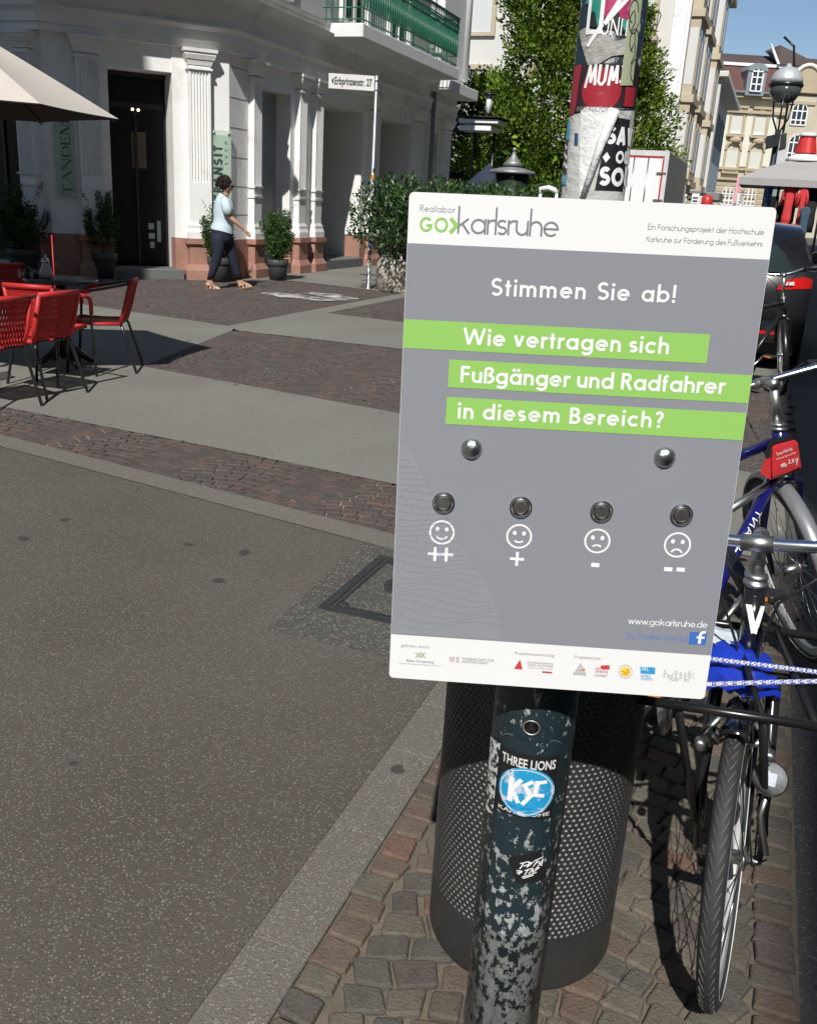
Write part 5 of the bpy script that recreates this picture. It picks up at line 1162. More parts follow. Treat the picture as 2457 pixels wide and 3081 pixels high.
q = MB(); q.tube([F2(-.16, -.0, .685), F2(-.55, -.0, .60)], .013, 10); q.build('pump', C_ALU, b2)
q = MB(); qd = [(-.02 + ax2(.80), .80), (-.12 + ax2(.8), .775), (-.165 + ax2(.8), .69), (-.155 + ax2(.8), .62), (-.03 + ax2(.8), .66), (.0 + ax2(.8), .70)]
def bagring(y, s): c = (sum(p[0] for p in qd) / 6, sum(p[1] for p in qd) / 6); return [F2(c[0] + (x - c[0]) * s, y, c[1] + (z - c[1]) * s) for x, z in qd]
# bag seen from the near side: cut to the photograph's outline in the plane of the frame
n2 = Vector(F2(0, -1, .5)) - Vector(F2(0, 0, .5)); n2 = np.array(n2); n2 /= np.linalg.norm(n2)
if n2[1] > 0: n2 = -n2
P0 = np.array(F2(ax2(.72), 0, .72))
def bagpt(x, y, off):
    d = ray(2050 + x / 3.317, 1050 + y / 3.317); t_ = n2.dot(P0 + n2 * off - CP) / n2.dot(d); return CP + d * t_
out = [(1125, 897), (1160, 935), (1195, 1190), (1050, 1255), (890, 1310), (880, 1120), (888, 985), (930, 945)]
c_ = np.array((1030., 1090.))
rr = []
for off, s in ((.0, .93), (.028, .98), (.045, .97), (.052, .88), (.054, .55)): rr.append([bagpt(*(c_ + (np.array(p) - c_) * s), off) for p in out])
q = MB(); q.rings(rr); bg_ = tag(q.build('frame_bag', mat('red_nylon', (.62, .035, .04), .55, var=.1, vs=20, bump=.2, bs=60)), 'red first aid bag with white print hanging in the blue bicycle frame', 'bag'); ORG[bg_.name] = (0, 0, 0)
q = MB(); so_ = [(885, 985), (930, 945), (1125, 897), (1040, 870), (900, 895), (850, 960), (825, 1085), (880, 1085)]
q.prism([(0, 0)] * 0 or [(p[0], p[1]) for p in so_], .006, .050, lambda x, y, z: tuple(bagpt(x, y, z))); q.build('side_gusset', C_BLACKPL, bg_)
q = MB(); q.prism([(780, 1240), (830, 1095), (884, 1090), (888, 1308)], .002, .047, lambda x, y, z: tuple(bagpt(x, y, z))); q.build('side_pocket', MATS['red_nylon'], bg_)
q = MB()
def BT(tx, x0, y0, x1, y1, sz, lf=.0572):
    L_ = math.hypot(x1 - x0, y1 - y0); c, s = (x1 - x0) / L_, (y1 - y0) / L_
    bfont(q, tx, lambda x, y, l: tuple(bagpt(x0 + c * x + s * y, y0 + s * x - c * y, lf + l)), sz, .0003, L_)
BT('Erste-Hilfe-Set', 950, 1068, 1105, 1008, 48); BT('für Fahrrad, Sport und Reise', 945, 1112, 1138, 1040, 28)
for x, y in ((1002, 1165), (1028, 1160)): stroke(q, arc(x, y, 13, 0, 360, 14), 7, lambda a, b_, l: tuple(bagpt(a, b_, .0572 + l)), .0003)
stroke(q, [(1002, 1165), (1012, 1138), (1026, 1140), (1028, 1160)], 5, lambda a, b_, l: tuple(bagpt(a, b_, .0574 + l)), .0003)
for P in ([(1060, 1150), (1072, 1125), (1068, 1105)], [(1062, 1112), (1080, 1106)], [(1072, 1125), (1082, 1145)], [(1092, 1142), (1108, 1118), (1102, 1098)], [(1095, 1112), (1122, 1098)], [(1108, 1118), (1122, 1132)], [(1140, 1160), (1150, 1120), (1158, 1090), (1140, 1098), (1136, 1118), (1156, 1122)]): stroke(q, P, 6, lambda a, b_, l: tuple(bagpt(a, b_, .0574 + l)), .0003 + .0001 * random.random())
q.build('lettering', P_LETTER, bg_)
# ---- the black bicycle by the car
b3, F3, S3, ax3, stm3 = make_bike('black bicycle with thin silver wheel rims beside the black car', (.247, 8.91, .345), 32, 38, -2, mat('satin_black_frame', (.015, .015, .016), .3, var=.15), bar_w=.28, fmat=C_BLACK, bar_h=.2)

# ================================================================ CAR
M_CARP = mat('black_car_paint', (.008, .008, .010), .16, .0, var=.1, spec=.6, coat=1.0)
M_CARG = mat('car_glass', (.02, .03, .028), .04, var=.3, vs=1.2, spec=.8)
CX0, CX1, CY0 = -1.24, .47, 10.1
car = thing('parked_car', 'black hatchback car with red tail lights parked beyond the bicycles', 'car', ((CX0 + CX1) / 2, CY0 + 2, 0))
cxm_ = (CX0 + CX1) / 2; hw_ = (CX1 - CX0) / 2
prof = [(0.06, .30), (-.02, .45), (.0, .62), (.06, .80), (.10, .95), (.28, 1.22), (.42, 1.36), (.8, 1.42), (1.7, 1.44), (2.3, 1.38), (2.75, 1.15), (3.05, .98), (3.9, .86), (4.1, .70), (4.15, .45), (4.05, .28)]
def sec(y, z):                                       # half width at height z
    return hw_ * (1.0 if z < .95 else 1 - .26 * ((z - .95) / .49) ** 1.1) * (.985 if z < .4 else 1) * (1 if .35 < y < 3.6 else .96)
q = MB(); q.smooth = True; L_ = []
for y, z in prof: L_.append([(cxm_ + k * sec(y, z) * (1 if abs(k) < 1 else 1), CY0 + y - (.10 if y < 2 else -.12) * (1 - k * k) * (1 if y < .5 or y > 3.5 else 0), z + .03 * (1 - k * k) * (1 if z > 1.2 else 0)) for k in (-1, -.96, -.9, -.8, -.65, -.5, -.33, -.16, 0, .16, .33, .5, .65, .8, .9, .96, 1)])
q.rings(L_, False, False, wrap=False)
for s in (-1, 1):
    side = [(cxm_ + s * sec(y, z), CY0 + y, z) for y, z in prof]; cen = (cxm_ + s * hw_, CY0 + 2, .6)
    q.add([cen] + side, [((0, i + 1, i + 2) if s > 0 else (0, i + 2, i + 1)) for i in range(len(side) - 1)] + [(0, len(side), 1)])
body = q.build('body', M_CARP, car)
def onrear(k, u, l):                                  # k: -1..1 across, u: 0..1 up the rear
    z = .30 + u * 1.10; ys = np.interp(z, [p[1] for p in prof[:8]], [p[0] for p in prof[:8]]); return (cxm_ + k * sec(.1, z), CY0 + ys - .10 * (1 - k * k) - l, z)
q = MB(); pts = [(-.78, .62), (.78, .62), (.72, .78), (.55, .90), (0, .93), (-.55, .90), (-.72, .78)]
def rp(mb, P, l, nx=10):
    xs0, xs1 = min(p[0] for p in P), max(p[0] for p in P); vs = []; fs = []
    for i in range(nx + 1):
        x = xs0 + (xs1 - xs0) * min(max(i / nx, .002), .998); ys = sorted(a[1] + (b[1] - a[1]) * (x - a[0]) / (b[0] - a[0]) for a, b in zip(P, P[1:] + P[:1]) if (a[0] > x) != (b[0] > x))
        for t_ in (0, .33, .66, 1): vs.append(onrear(x, ys[0] + (ys[-1] - ys[0]) * t_, l))
    for i in range(nx):
        for j in range(3): k = 4 * i + j; fs.append((k, k + 4, k + 5, k + 1))
    mb.add(vs, fs)
rp(q, pts, .022, 24); q.build('rear_window', M_CARG, car, smooth=True)
for s in (-1, 1):
    q = MB(); P = [(s * a, b) for a, b in ((.60, .47), (1.0, .50), (1.0, .58), (.90, .595), (.70, .56))]
    rp(q, P if s > 0 else P[::-1], .012, 10); tl = q.build('tail_light', mat('red_tail_light', (.50, .008, .008), .12, var=.3, vs=12, spec=.8), car)
    q = MB(); P = [(s * a, b) for a, b in ((.70, .515), (.80, .52), (.80, .55), (.72, .545))]; rp(q, P, .034, 5); q.build('reversing_lens', mat('pale_lens', (.6, .55, .55), .15, var=.1), tl)
q = MB(); q.bbox(cxm_ - .70, cxm_ + .70, CY0 - .16, CY0 - .04, .36, .52, .03); bu = q.build('bumper', M_CARP, car)
for s in (-1, 1): q = MB(); q.box(cxm_ + s * .5 - .15, cxm_ + s * .5 + .15, CY0 - .166, CY0 - .16, .40, .43); q.build('reflector', MATS['red_tail_light'], bu)
q = MB(); q.bbox(cxm_ - .26, cxm_ + .26, CY0 - .115, CY0 - .09, .60, .71, .004); q.build('number_plate', C_WHITEP, car)
q = MB(); q.bbox(cxm_ - .4, cxm_ + .4, CY0 + .30, CY0 + .5, 1.37, 1.40, .01); q.build('spoiler', M_CARP, car)
for s in (-1, 1):
    for y in (.75, 3.3):
        q = MB(); X0 = cxm_ + s * (hw_ - .19); q.lathe([(.29, -.09), (.315, -.07), (.315, .07), (.29, .09), (.0, .085)], 28, ax=lambda X, Y, Z, s=s: (X0 + s * (Z + .09), CY0 + y + X, .315 + Y)); w_ = q.build('wheel', C_RUBBER, car)
        q = MB(); q.lathe([(.20, .091), (.18, .10), (.05, .095), (.0, .10)], 20, ax=lambda X, Y, Z, s=s: (X0 + s * (Z + .09), CY0 + y + X, .315 + Y)); q.build('hubcap', C_ALU, w_)
    q = MB(); P = [(.45, .98), (.62, 1.30), (1.6, 1.38), (2.25, 1.33), (2.7, 1.02)]
    q.add([(cxm_ + s * (sec(y, z) + .006), CY0 + y, z) for y, z in P], [tuple(range(5)) if s > 0 else tuple(range(4, -1, -1))]); q.build('side_window', M_CARG, car)
    q = MB(); q.bbox(*sorted((cxm_ + s * (hw_ + .01), cxm_ + s * (hw_ + .18))), CY0 + 2.55, CY0 + 2.65, 1.0, 1.13, .02); q.build('mirror', M_CARP, car)
q = MB(); q.box(cxm_ - hw_ + .1, cxm_ + hw_ - .1, CY0 + .1, CY0 + 4.0, .18, .30); q.build('underbody', C_BLACKPL, car)
# ================================================================ PLANTS BY THE CORNER BUILDING
GRN = [(0, (.020, .045, .012)), (.35, (.035, .075, .018)), (.7, (.055, .11, .026)), (.93, (.10, .17, .045))]
M_LEAF = mat('box_leaf', (.05, .1, .03), .42, island=GRN, iamt=1, var=.15, vs=3, spec=.25)
M_LAUREL = mat('laurel_leaf', (.04, .08, .02), .38, island=[(0, (.012, .032, .010)), (.4, (.022, .055, .015)), (.75, (.04, .085, .022)), (.95, (.085, .15, .04))], iamt=1, var=.15, vs=2, spec=.35)
M_TWIG = mat('brown_twig', (.08, .055, .035), .85, var=.2, vs=20)
M_SOIL = mat('potting_soil', (.03, .022, .016), .95, var=.3, vs=30, bump=.5)
M_POT = mat('anthracite_pot', (.045, .048, .048), .6, var=.12, vs=6)
def spray(P0, P1, n, spread, size, mb, shoots=0):
    """leaves strewn round the line P0-P1"""
    P0, P1 = np.array(P0), np.array(P1); t = rng.random(n)[:, None]
    C = P0 + (P1 - P0) * t; off = rng.normal(size=(n, 3)); off /= np.linalg.norm(off, axis=1, keepdims=True); r = spread * rng.random((n, 1)) ** .5 * (1.05 - .75 * t)
    mb.leaves(C + off * r, off + np.array((0, 0, .5)) + rng.normal(size=(n, 3)) * .5, size)
def potted(label, c, rp, hp, h, wr, n=2200, seed=1):
    rs = np.random.default_rng(seed)
    t = thing('potted_shrub', label, 'potted shrub', (c[0], c[1], 0), 'potted shrubs beside the entrance')
    q = MB(); q.lathe([(rp * .78, 0), (rp * .90, hp * .74), (rp * .9, hp * .75)], 32, (c[0], c[1], 0)); q.lathe([(rp * .97, hp * .72), (rp, hp * .735), (rp * 1.02, hp), (rp * .93, hp), (rp * .9, hp * .9)], 32, (c[0], c[1], 0), caps=False); q.build('pot', M_POT, t)
    q = MB(); q.lathe([(0.001, hp * .91), (rp * .92, hp * .9)], 24, (c[0], c[1], 0), caps=False); q.build('soil', M_SOIL, t)
    st = MB(); lv = MB()
    for k in range(26):
        a = rs.uniform(0, 2 * PI); rr = wr * rs.uniform(.15, .95); hh = hp + (h - hp) * rs.uniform(.45, 1.0) * (1 - .30 * (rr / wr) ** 2)
        p0 = np.array((c[0] + rs.uniform(-.05, .05), c[1] + rs.uniform(-.05, .05), hp * .9)); p1 = np.array((c[0] + rr * math.cos(a), c[1] + rr * math.sin(a), hh)); pm = (p0 + p1) / 2 + np.array((.25 * rr * math.cos(a), .25 * rr * math.sin(a), -.02))
        st.tube([p0, pm, p1], [.008, .005, .002], 5)
        spray(pm * .55 + p0 * .45, p1, int(n * 3.0) // 26, .12, .044, lv)
    for k in range(5):
        a = rs.uniform(0, 2 * PI); p0 = np.array((c[0] + .5 * wr * math.cos(a), c[1] + .5 * wr * math.sin(a), h * .8)); p1 = p0 + np.array((.12 * math.cos(a), .12 * math.sin(a), .22)); spray(p0, p1, 26, .03, .03, lv)
    st.build('stems', M_TWIG, t); lv.build('foliage', M_LEAF, t); return t
p_ = G(652, 850); potted('bushy green shrub in a dark pot behind the walking woman', (p_[0], p_[1] + .1), .20, .40, 1.30, .30, 2600, 2)
p_ = G(823, 846); potted('bushy green shrub in a dark pot right of the walking woman', (p_[0], p_[1] + .15), .185, .36, 1.28, .30, 2800, 3)
p_ = G(303, 838); potted('shaded green shrub in a dark pot left of the dark entrance', (p_[0] + .05, p_[1] + .05), .2, .40, 1.35, .34, 2600, 4)
p_ = G(62, 832); potted('large shaded shrub in a dark pot at the left edge, under the parasol', (p_[0], p_[1] + .1), .24, .42, 1.45, .48, 3200, 5)
# glass name panels beside the entrance
M_GP = bpy.data.materials.new('pale_green_glass'); M_GP.use_nodes = True; _b = M_GP.node_tree.nodes['Principled BSDF']
_b.inputs['Base Color'].default_value = (.50, .66, .52, 1); _b.inputs['Alpha'].default_value = .42; _b.inputs['Roughness'].default_value = .15
M_INK = mat('dark_green_lettering', (.03, .06, .045), .5, var=.05)
def name_panel(label, u0, u1, z0, z1, rows):
    t = thing('name_panel', label, 'sign', CHF((u0 + u1) / 2, .06, z0))
    q = MB(); q.box(u0, u1, .055, .065, z0, z1, CHF); q.build('glass_plate', M_GP, t)
    for u in (u0 + .035, u1 - .035):
        for z in (z0 + .05, z1 - .05):
            q = MB(); q.lathe([(.012, 0), (.012, .055)], 10, ax=lambda X, Y, Z: CHF(u + X, Z, z + Y)); q.lathe([(.02, .066), (.02, .08), (.012, .082)], 12, ax=lambda X, Y, Z: CHF(u + X, Z, z + Y)); q.build('standoff', C_STEEL, t)
    for fn in rows:
        q = MB(); fn(q); q.build('lettering', M_INK, t)
def serif(q):                                        # TANDEM in roman capitals, reading upwards
    L_ = {'T': ([(0, 1, .9, 1, .05), (.45, 0, .45, 1, .12), (.3, .02, .6, .02, .04), (0, .88, 0, 1, .04), (.9, .88, .9, 1, .04)], .95), 'A': ([(.02, 0, .48, 1, .05), (.48, 1, .95, 0, .12), (.2, .34, .75, .34, .04), (-.08, .02, .14, .02, .04), (.8, .02, 1.08, .02, .04)], 1.05),
          'N': ([(.08, 0, .08, 1, .05), (.08, 1, .85, 0, .12), (.85, 0, .85, 1, .05), (-.04, .98, .14, .98, .04), (-.04, .02, .2, .02, .04), (.73, .98, .97, .98, .04)], 1.02), 'D': ([(.12, 0, .12, 1, .12), (0, .98, .45, .98, .04), (0, .02, .45, .02, .04), (.45, .98, .78, .8, .06), (.78, .82, .84, .5, .11), (.84, .5, .78, .18, .11), (.78, .2, .45, .02, .06)], .95),
          'E': ([(.12, 0, .12, 1, .12), (0, .98, .68, .98, .04), (0, .02, .7, .02, .04), (.12, .52, .55, .52, .04), (.68, .84, .68, 1, .04), (.7, 0, .7, .18, .04), (.55, .43, .55, .61, .04)], .82), 'M': ([(.1, 0, .14, 1, .05), (.14, 1, .6, .02, .12), (.6, .02, 1.05, 1, .05), (1.05, 1, 1.1, 0, .12), (-.02, .02, .22, .02, .04), (.96, .02, 1.24, .02, .04), (0, .98, .18, .98, .04), (1.0, .98, 1.18, .98, .04)], 1.2)}
    x = 0; s = .148
    for ch in 'TANDEM':
        for i, (a, b, c, d, w) in enumerate(L_[ch][0]): stroke(q, [((x + a) * s, b * .135), ((x + c) * s, d * .135)], w * s * 1.1, lambda X, Y, l: CHF(-2.455 - Y, .0662 + l, 1.24 + X * 1.16), .0002 * (i + 1))
        x += L_[ch][1] + .04
name_panel('shaded pale green glass panel reading TANDEM beside the dark entrance', -2.69, -2.395, 1.19, 2.33, [serif])
def trans(q): letters(q, 'TRANSIT', lambda X, Y, l: CHF(-.13 - Y, .0662 + l, 1.27 + X), .098, .34, 1.5, width=.84, lift=.0004)
def such(q): letters(q, '- SUCH', lambda X, Y, l: CHF(-.045 - Y, .0662 + l, 1.66 + X), .036, .24, 1.4, width=.52, lift=.0004)
name_panel('sunlit pale green glass panel with bold dark letters behind the walking woman', -.30, .015, 1.19, 2.345, [trans, such])
# ---- street name post
PX_, PY_ = float(onY(1107, 872, 14.73)[0]), 14.73
sp_ = thing('street_name_post', 'slim grey post with a white street name plate and many small stickers', 'street sign', (PX_, PY_, 0))
q = MB(); q.lathe([(.05, 0), (.045, .03), (.03, .04), (.03, 3.24), (.02, 3.26)], 18, (PX_, PY_, 0)); q.build('post', C_GALV, sp_)
q = MB(); q.lathe([(.036, 3.04), (.036, 3.07)], 16, (PX_, PY_, 0)); q.lathe([(.036, 3.17), (.036, 3.21)], 16, (PX_, PY_, 0)); q.build('clamp', C_GALV, sp_)
vd = np.array((PX_, PY_, 0)); vd /= np.linalg.norm(vd); er = np.array((vd[1], -vd[0], 0))           # to the right, seen from the street
def PLF(x, y, l): return tuple(np.array((PX_, PY_, 3.035)) + er * x - vd * (.0 + l) + np.array((0, 0, y + .0)))
q = MB(); q.box(-.745, -.035, .0, .215, -.008, .008, lambda x, y, z: PLF(x, y, z)); pl = q.build('name_plate', mat('white_enamel', (.72, .71, .67), .4, var=.03), sp_)
q = MB(); bfont(q, 'Erbprinzenstr. 27', lambda x, y, l: PLF(-.655 + x, .062 + y, .0085 + l), .148, .0006, .585, bold=.03)
q.poly([PLF(-.70, .108, .0092), PLF(-.667, .165, .0092), PLF(-.667, .05, .0092)]); q.build('lettering', P_BLK, pl)
cols = [(.05, .18, .5), (.02, .02, .02), (.6, .28, .05), (.7, .7, .68), (.7, .7, .7), (.55, .55, .5), (.65, .65, .66), (.1, .3, .55), (.7, .68, .66), (.08, .45, .5), (.1, .12, .14), (.6, .6, .62)]
zz_ = 2.02
for k in range(16):
    h = random.uniform(.05, .13); c = cols[k % 12]; q = MB(); a0 = random.uniform(0, 2); q.smooth = True
    q.rings([[(PX_ + .0308 * math.cos(a0 + 3.6 + i * .32), PY_ + .0308 * math.sin(a0 + 3.6 + i * .32), z) for i in range(9)] for z in (zz_ - h, zz_)], False, False, wrap=False)
    q.build('sticker', mat('sticker_%s' % 'blue black orange white pale grey silver navy cream teal ink ash'.split()[k % 12], c, .5, var=.3, vs=60), sp_); zz_ -= h + random.uniform(.0, .03)
# ---- hedge in round planters along the terrace
M_BOWL = mat('exposed_pebble_concrete', (.50, .46, .38), .9, var=.18, vs=14, fine=.2, fs=60, bump=.9, bs=45)
def planter(x, y, h, r, label, n, seed):
    rs = np.random.default_rng(seed)
    t = thing('hedge_planter', label, 'planter', (x, y, 0), 'planted concrete bowls along the terrace')
    q = MB(); q.lathe([(.38, 0), (.43, .04), (.45, .35), (.44, .52), (.40, .54), (.37, .50)], 36, (x, y, 0), caps=False); q.build('bowl', M_BOWL, t)
    q = MB(); q.lathe([(.001, .50), (.39, .49)], 20, (x, y, 0), caps=False); q.build('soil', M_SOIL, t)
    lv = MB(); st = MB(); K = n // 46
    for k in range(46):
        a = rs.uniform(0, 2 * PI); rr = (r if rs.random() < 1 else r) * rs.uniform(.1, 1) ** .6; zt = .50 + (h - .50) * rs.uniform(.22, 1.0); c = np.array((x + rr * math.cos(a), y + rr * math.sin(a) * 1.35, zt)); p0 = np.array((x + .3 * rr * math.cos(a), y + .3 * rr * math.sin(a), .5))
        if k % 2 == 0: st.tube([p0, (p0 + c) / 2 + np.array((0, 0, .05)), c], [.014, .01, .004], 5)
        m_ = K; off = rng.normal(size=(m_, 3)); off /= np.linalg.norm(off, axis=1, keepdims=True); R0 = .24 * rng.random((m_, 1)) ** .4
        lv.leaves(c + off * R0, off * .7 + np.array((0, 0, .35)) + rng.normal(size=(m_, 3)) * .45, .085, .48)
        if zt > h * .8: spray(c, c + np.array((rs.uniform(-.1, .1), rs.uniform(-.1, .1), rs.uniform(.15, .32))), 16, .05, .07, lv)
    st.build('stems', M_TWIG, t); lv.build('foliage', M_LAUREL, t)
planter(-5.62, 14.95, 1.62, .78, 'laurel hedge in a round pebble concrete bowl beside the street name post', 4600, 1)
for k, (x, y, h, lab) in enumerate(((-5.66, 17.2, 1.7, 'laurel hedge bowl second along the terrace, just above the sign edge'), (-5.7, 19.5, 1.72, 'laurel hedge bowl in the middle of the terrace row above the sign'), (-5.6, 21.8, 1.8, 'laurel hedge bowl with yellowish twigs next to last in the terrace row'), (-5.3, 24.2, 1.9, 'laurel hedge bowl at the far end of the terrace row, by the pole'))): planter(x, y, h, .8, lab, 3200, 11 + k)

# ================================================================ CAFE TABLE AND CHAIRS
M_WOVEN = mat('red_woven_cord', (.50, .028, .026), .5, var=.12, vs=20, fine=.15, fs=110)
M_TUBE = mat('black_lacquered_tube', (.014, .014, .016), .22, var=.1, spec=.6, coat=.4)
def chair_mesh(label, loc, rz, group='red woven cafe chairs'):
    t = thing('cafe_chair', label, 'chair', loc, group, rz); s = .90
    P = lambda x, y, z: (x * s, y * s, z * s)
    # legs, arms
    for k in (-1, 1):
        q = MB(); q.tube([P(k * .20, -.30, .78), P(k * .25, -.10, .735), P(k * .275, .10, .695), P(k * .275, .17, .67), P(k * .27, .20, .62), P(k * .262, .21, .45), P(k * .265, .25, .0)], .0125 * s, 8); a = q.build('arm_and_front_leg', M_TUBE, t)
        q = MB(); q.tube([P(k * .264, .03, .708), P(k * .275, .10, .695), P(k * .275, .17, .67), P(k * .27, .20, .62), P(k * .266, .205, .54)], .0175 * s, 10); q.build('wrapped_arm', M_WOVEN, a)
        q = MB(); q.tube([P(k * .03, -.20, .425), P(k * .15, -.20, .425), P(k * .185, -.215, .40), P(k * .215, -.33, .0)], .0125 * s, 8); q.build('rear_leg', M_TUBE, t)
    # back: wrapped uprights and rail, woven panel with open strands
    q = MB(); q.tube([P(-.185, -.20, .425), P(-.20, -.24, .55), P(-.20, -.30, .785)], .017 * s, 10); q.tube([P(.185, -.20, .425), P(.20, -.24, .55), P(.20, -.30, .785)], .017 * s, 10); q.tube([P(-.205, -.30, .785), P(.205, -.30, .785)], .021 * s, 10); q.build('back_frame', M_WOVEN, t)
    q = MB()
    for i in range(30):
        x = -.185 + .37 * i / 29; pts = []
        for j in range(9): u = j / 8; pts.append(P(x * (.95 + .05 * u), -.21 - .09 * u ** 1.2 + (.004 if (i + j) % 2 else -.004), .44 + .34 * u))
        q.tube(pts, .0068 * s, 4, caps=False)
    for j in range(6): u = .08 + .15 * j; q.tube([P(-.19, -.212 - .09 * u ** 1.2, .44 + .34 * u), P(.19, -.212 - .09 * u ** 1.2, .44 + .34 * u)], .004 * s, 4)
    q.build('woven_back', M_WOVEN, t)
    q = MB()
    for k in (-1, 1): q.tube([P(k * .20, .21, .435), P(k * .205, 0, .425), P(k * .19, -.20, .43)], .0165 * s, 8)
    q.tube([P(-.21, .215, .43), P(.21, .215, .43)], .017 * s, 8)
    for i in range(30):
        y = -.19 + .395 * i / 29; q.tube([P(-.2, y, .432), P(-.1, y, .424 - .008), P(.1, y, .424 - .008), P(.2, y, .432)], .0062 * s, 4, caps=False)
    q.build('woven_seat', M_WOVEN, t)
    q = MB(); q.tube([P(-.20, .19, .405), P(.20, .19, .405)], .01 * s, 6); q.build('seat_bar', M_TUBE, t)
    return t
def face_(dx, dy): return math.atan2(-dx, dy)          # rotation that turns local +y to (dx, dy)
spots = [((-4.93, 6.28), (-.88, -.47), 'red woven cafe chair facing left, right of the round table'), ((-4.72, 5.27), (-.99, .06), 'red woven cafe chair with its back to the right, second from the left edge'),
         ((-4.70, 4.80), (-.97, .2), 'red woven cafe chair cut off by the left edge, its back to the right'), ((-4.93, 5.70), (-.2, .98), 'red woven cafe chair pushed towards the table, its back to the viewer'),
         ((-5.95, 6.55), (.9, -.3), 'shaded red and black cafe chair behind the table at the left edge'), ((-5.85, 5.75), (.75, .6), 'black armed cafe chair in the parasol shade at the left edge')]
ch0 = chair_mesh(spots[0][2], (*spots[0][0], .014), face_(*spots[0][1]))
for (x, y), d, lab in spots[1:]:
    c = copy_tree(ch0); c.location = (x, y, .014); c.rotation_euler.z = face_(*d); c['label'] = lab
TB = (-5.27, 6.25)
t = thing('cafe_table', 'small round dark cafe table on an iron pedestal foot', 'table', (*TB, 0))
q = MB(); q.lathe([(.0, .675), (.27, .675), (.285, .682), (.285, .697), (.278, .702), (.0, .702)], 40, (*TB, 0)); q.build('table_top', mat('dark_stone_top', (.05, .055, .055), .22, var=.2, vs=12, spec=.6), t)
q = MB(); q.tube([(*TB, .06), (*TB, .675)], .035, 12)
for k in range(4):
    a = PI / 4 + k * PI / 2 + .3; q.tube([(TB[0], TB[1], .30), (TB[0] + .06 * math.cos(a), TB[1] + .06 * math.sin(a), .15), (TB[0] + .16 * math.cos(a), TB[1] + .16 * math.sin(a), .07), (TB[0] + .25 * math.cos(a), TB[1] + .25 * math.sin(a), .012)], [.03, .035, .028, .02], 8)
q.build('pedestal', C_BLACK, t)
sx, sy = TB[0] - .07, TB[1] - .08
t = thing('sugar_shaker', 'white glass sugar shaker with a metal spout on the round cafe table', 'sugar shaker', (sx, sy, .702))
q = MB(); q.lathe([(.028, .7025), (.048, .715), (.05, .745), (.04, .775), (.027, .80), (.026, .825)], 20, (sx, sy, 0)); q.build('glass_body', mat('white_sugar_glass', (.55, .60, .64), .15, var=.1), t)
q = MB(); q.lathe([(.029, .822), (.029, .84), (.016, .858), (.007, .862)], 16, (sx, sy, 0)); q.tube([(sx, sy, .855), (sx + .006, sy, .885)], .005, 6); q.build('spout_cap', C_CHROME, t)
q = MB(); q.lathe([(.03, .7025), (.06, .705), (.066, .735), (.058, .735), (.05, .712), (.0, .711)], 24, (sx - .13, sy - .02, 0)); tag(q.build('ashtray', C_BLACK), 'black round ashtray on the cafe table beside the sugar shaker', 'ashtray')
q = MB(); q.box(sx - .19, sx - .16, sy - .10, sy - .097, .7025, .76); q.box(sx - .07, sx - .04, sy - .10, sy - .097, .7025, .755); tag(q.build('menu_card', mat('dull_card', (.25, .30, .28), .6)), 'small pale cards standing on the cafe table by the ashtray', 'card')
rx_ = onY(156, 707, 8.6); q = MB(); q.tube([(rx_[0], 8.6, .0), (rx_[0], 8.6, float(rx_[2]))], .0065, 8); q.lathe([(.10, 0), (.10, .02), (.02, .04)], 16, (rx_[0], 8.6, 0)); tag(q.build('red_rod', C_RED), 'thin red rod standing upright behind the sugar shaker', 'rod')
# ---- beige parasol
A_, B_, C_ = np.array((-4.452, 5.976)), np.array((-4.268, 4.97)), np.array((-5.558, 6.496))
M2 = 2 * np.array((B_ - A_, C_ - A_)); ctr = np.linalg.solve(M2, np.array((B_ @ B_ - A_ @ A_, C_ @ C_ - A_ @ A_))); Rp = np.linalg.norm(A_ - ctr)
angs = [math.atan2(*(p - ctr)[::-1]) for p in (B_, A_, C_)]
st_ = (angs[2] - angs[0]) / 2; nseg = max(6, round(2 * PI / st_)); corners = [angs[0] + k * (angs[1] - angs[0] if k < 1 else 0) for k in range(1)]
seq = [angs[0], angs[1], angs[2]]; rest = nseg - 3; gap = (2 * PI - (angs[2] - angs[0])) / (rest + 1)
for k in range(rest): seq.append(angs[2] + gap * (k + 1))
zt_, ze = 2.52, 1.88
pa = thing('parasol', 'large beige cafe parasol open above the red chairs at the left edge', 'parasol', (ctr[0], ctr[1], 0))
q = MB(); q.smooth = True; NS = len(seq)
for k in range(NS):
    a0, a1 = seq[k], seq[(k + 1) % NS]
    if a1 < a0: a1 += 2 * PI
    e0 = np.array((math.cos(a0), math.sin(a0))) * Rp; e1 = np.array((math.cos(a1), math.sin(a1))) * Rp; rows = []
    for i in range(7):
        u = .02 + .98 * i / 6; row = []
        for j in range(7):
            v = j / 6; p = ctr + (e0 * (1 - v) + e1 * v) * u * (1 - .035 * math.sin(PI * v) * u); z = zt_ + (ze - zt_) * u ** 1.04 - .045 * math.sin(PI * v) * u * (1 - u) * 2 + .05 * math.sin(PI * v) * u * u * 0
            row.append((p[0], p[1], z))
        rows.append(row)
    q.rings(rows, False, False, wrap=False)
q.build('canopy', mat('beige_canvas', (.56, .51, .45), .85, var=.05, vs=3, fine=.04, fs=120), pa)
lin = MB(); lin.v = [(x, y, z - .006) for x, y, z in q.v]; lin.f = [f[::-1] for f in q.f]; lin.m = q.m; lin.sm = q.sm; lin.build('lining', mat('shaded_underside_canvas', (.05, .038, .03), .9), pa)  # sheet added under the canopy, the underside's shade put into its colour
q = MB()
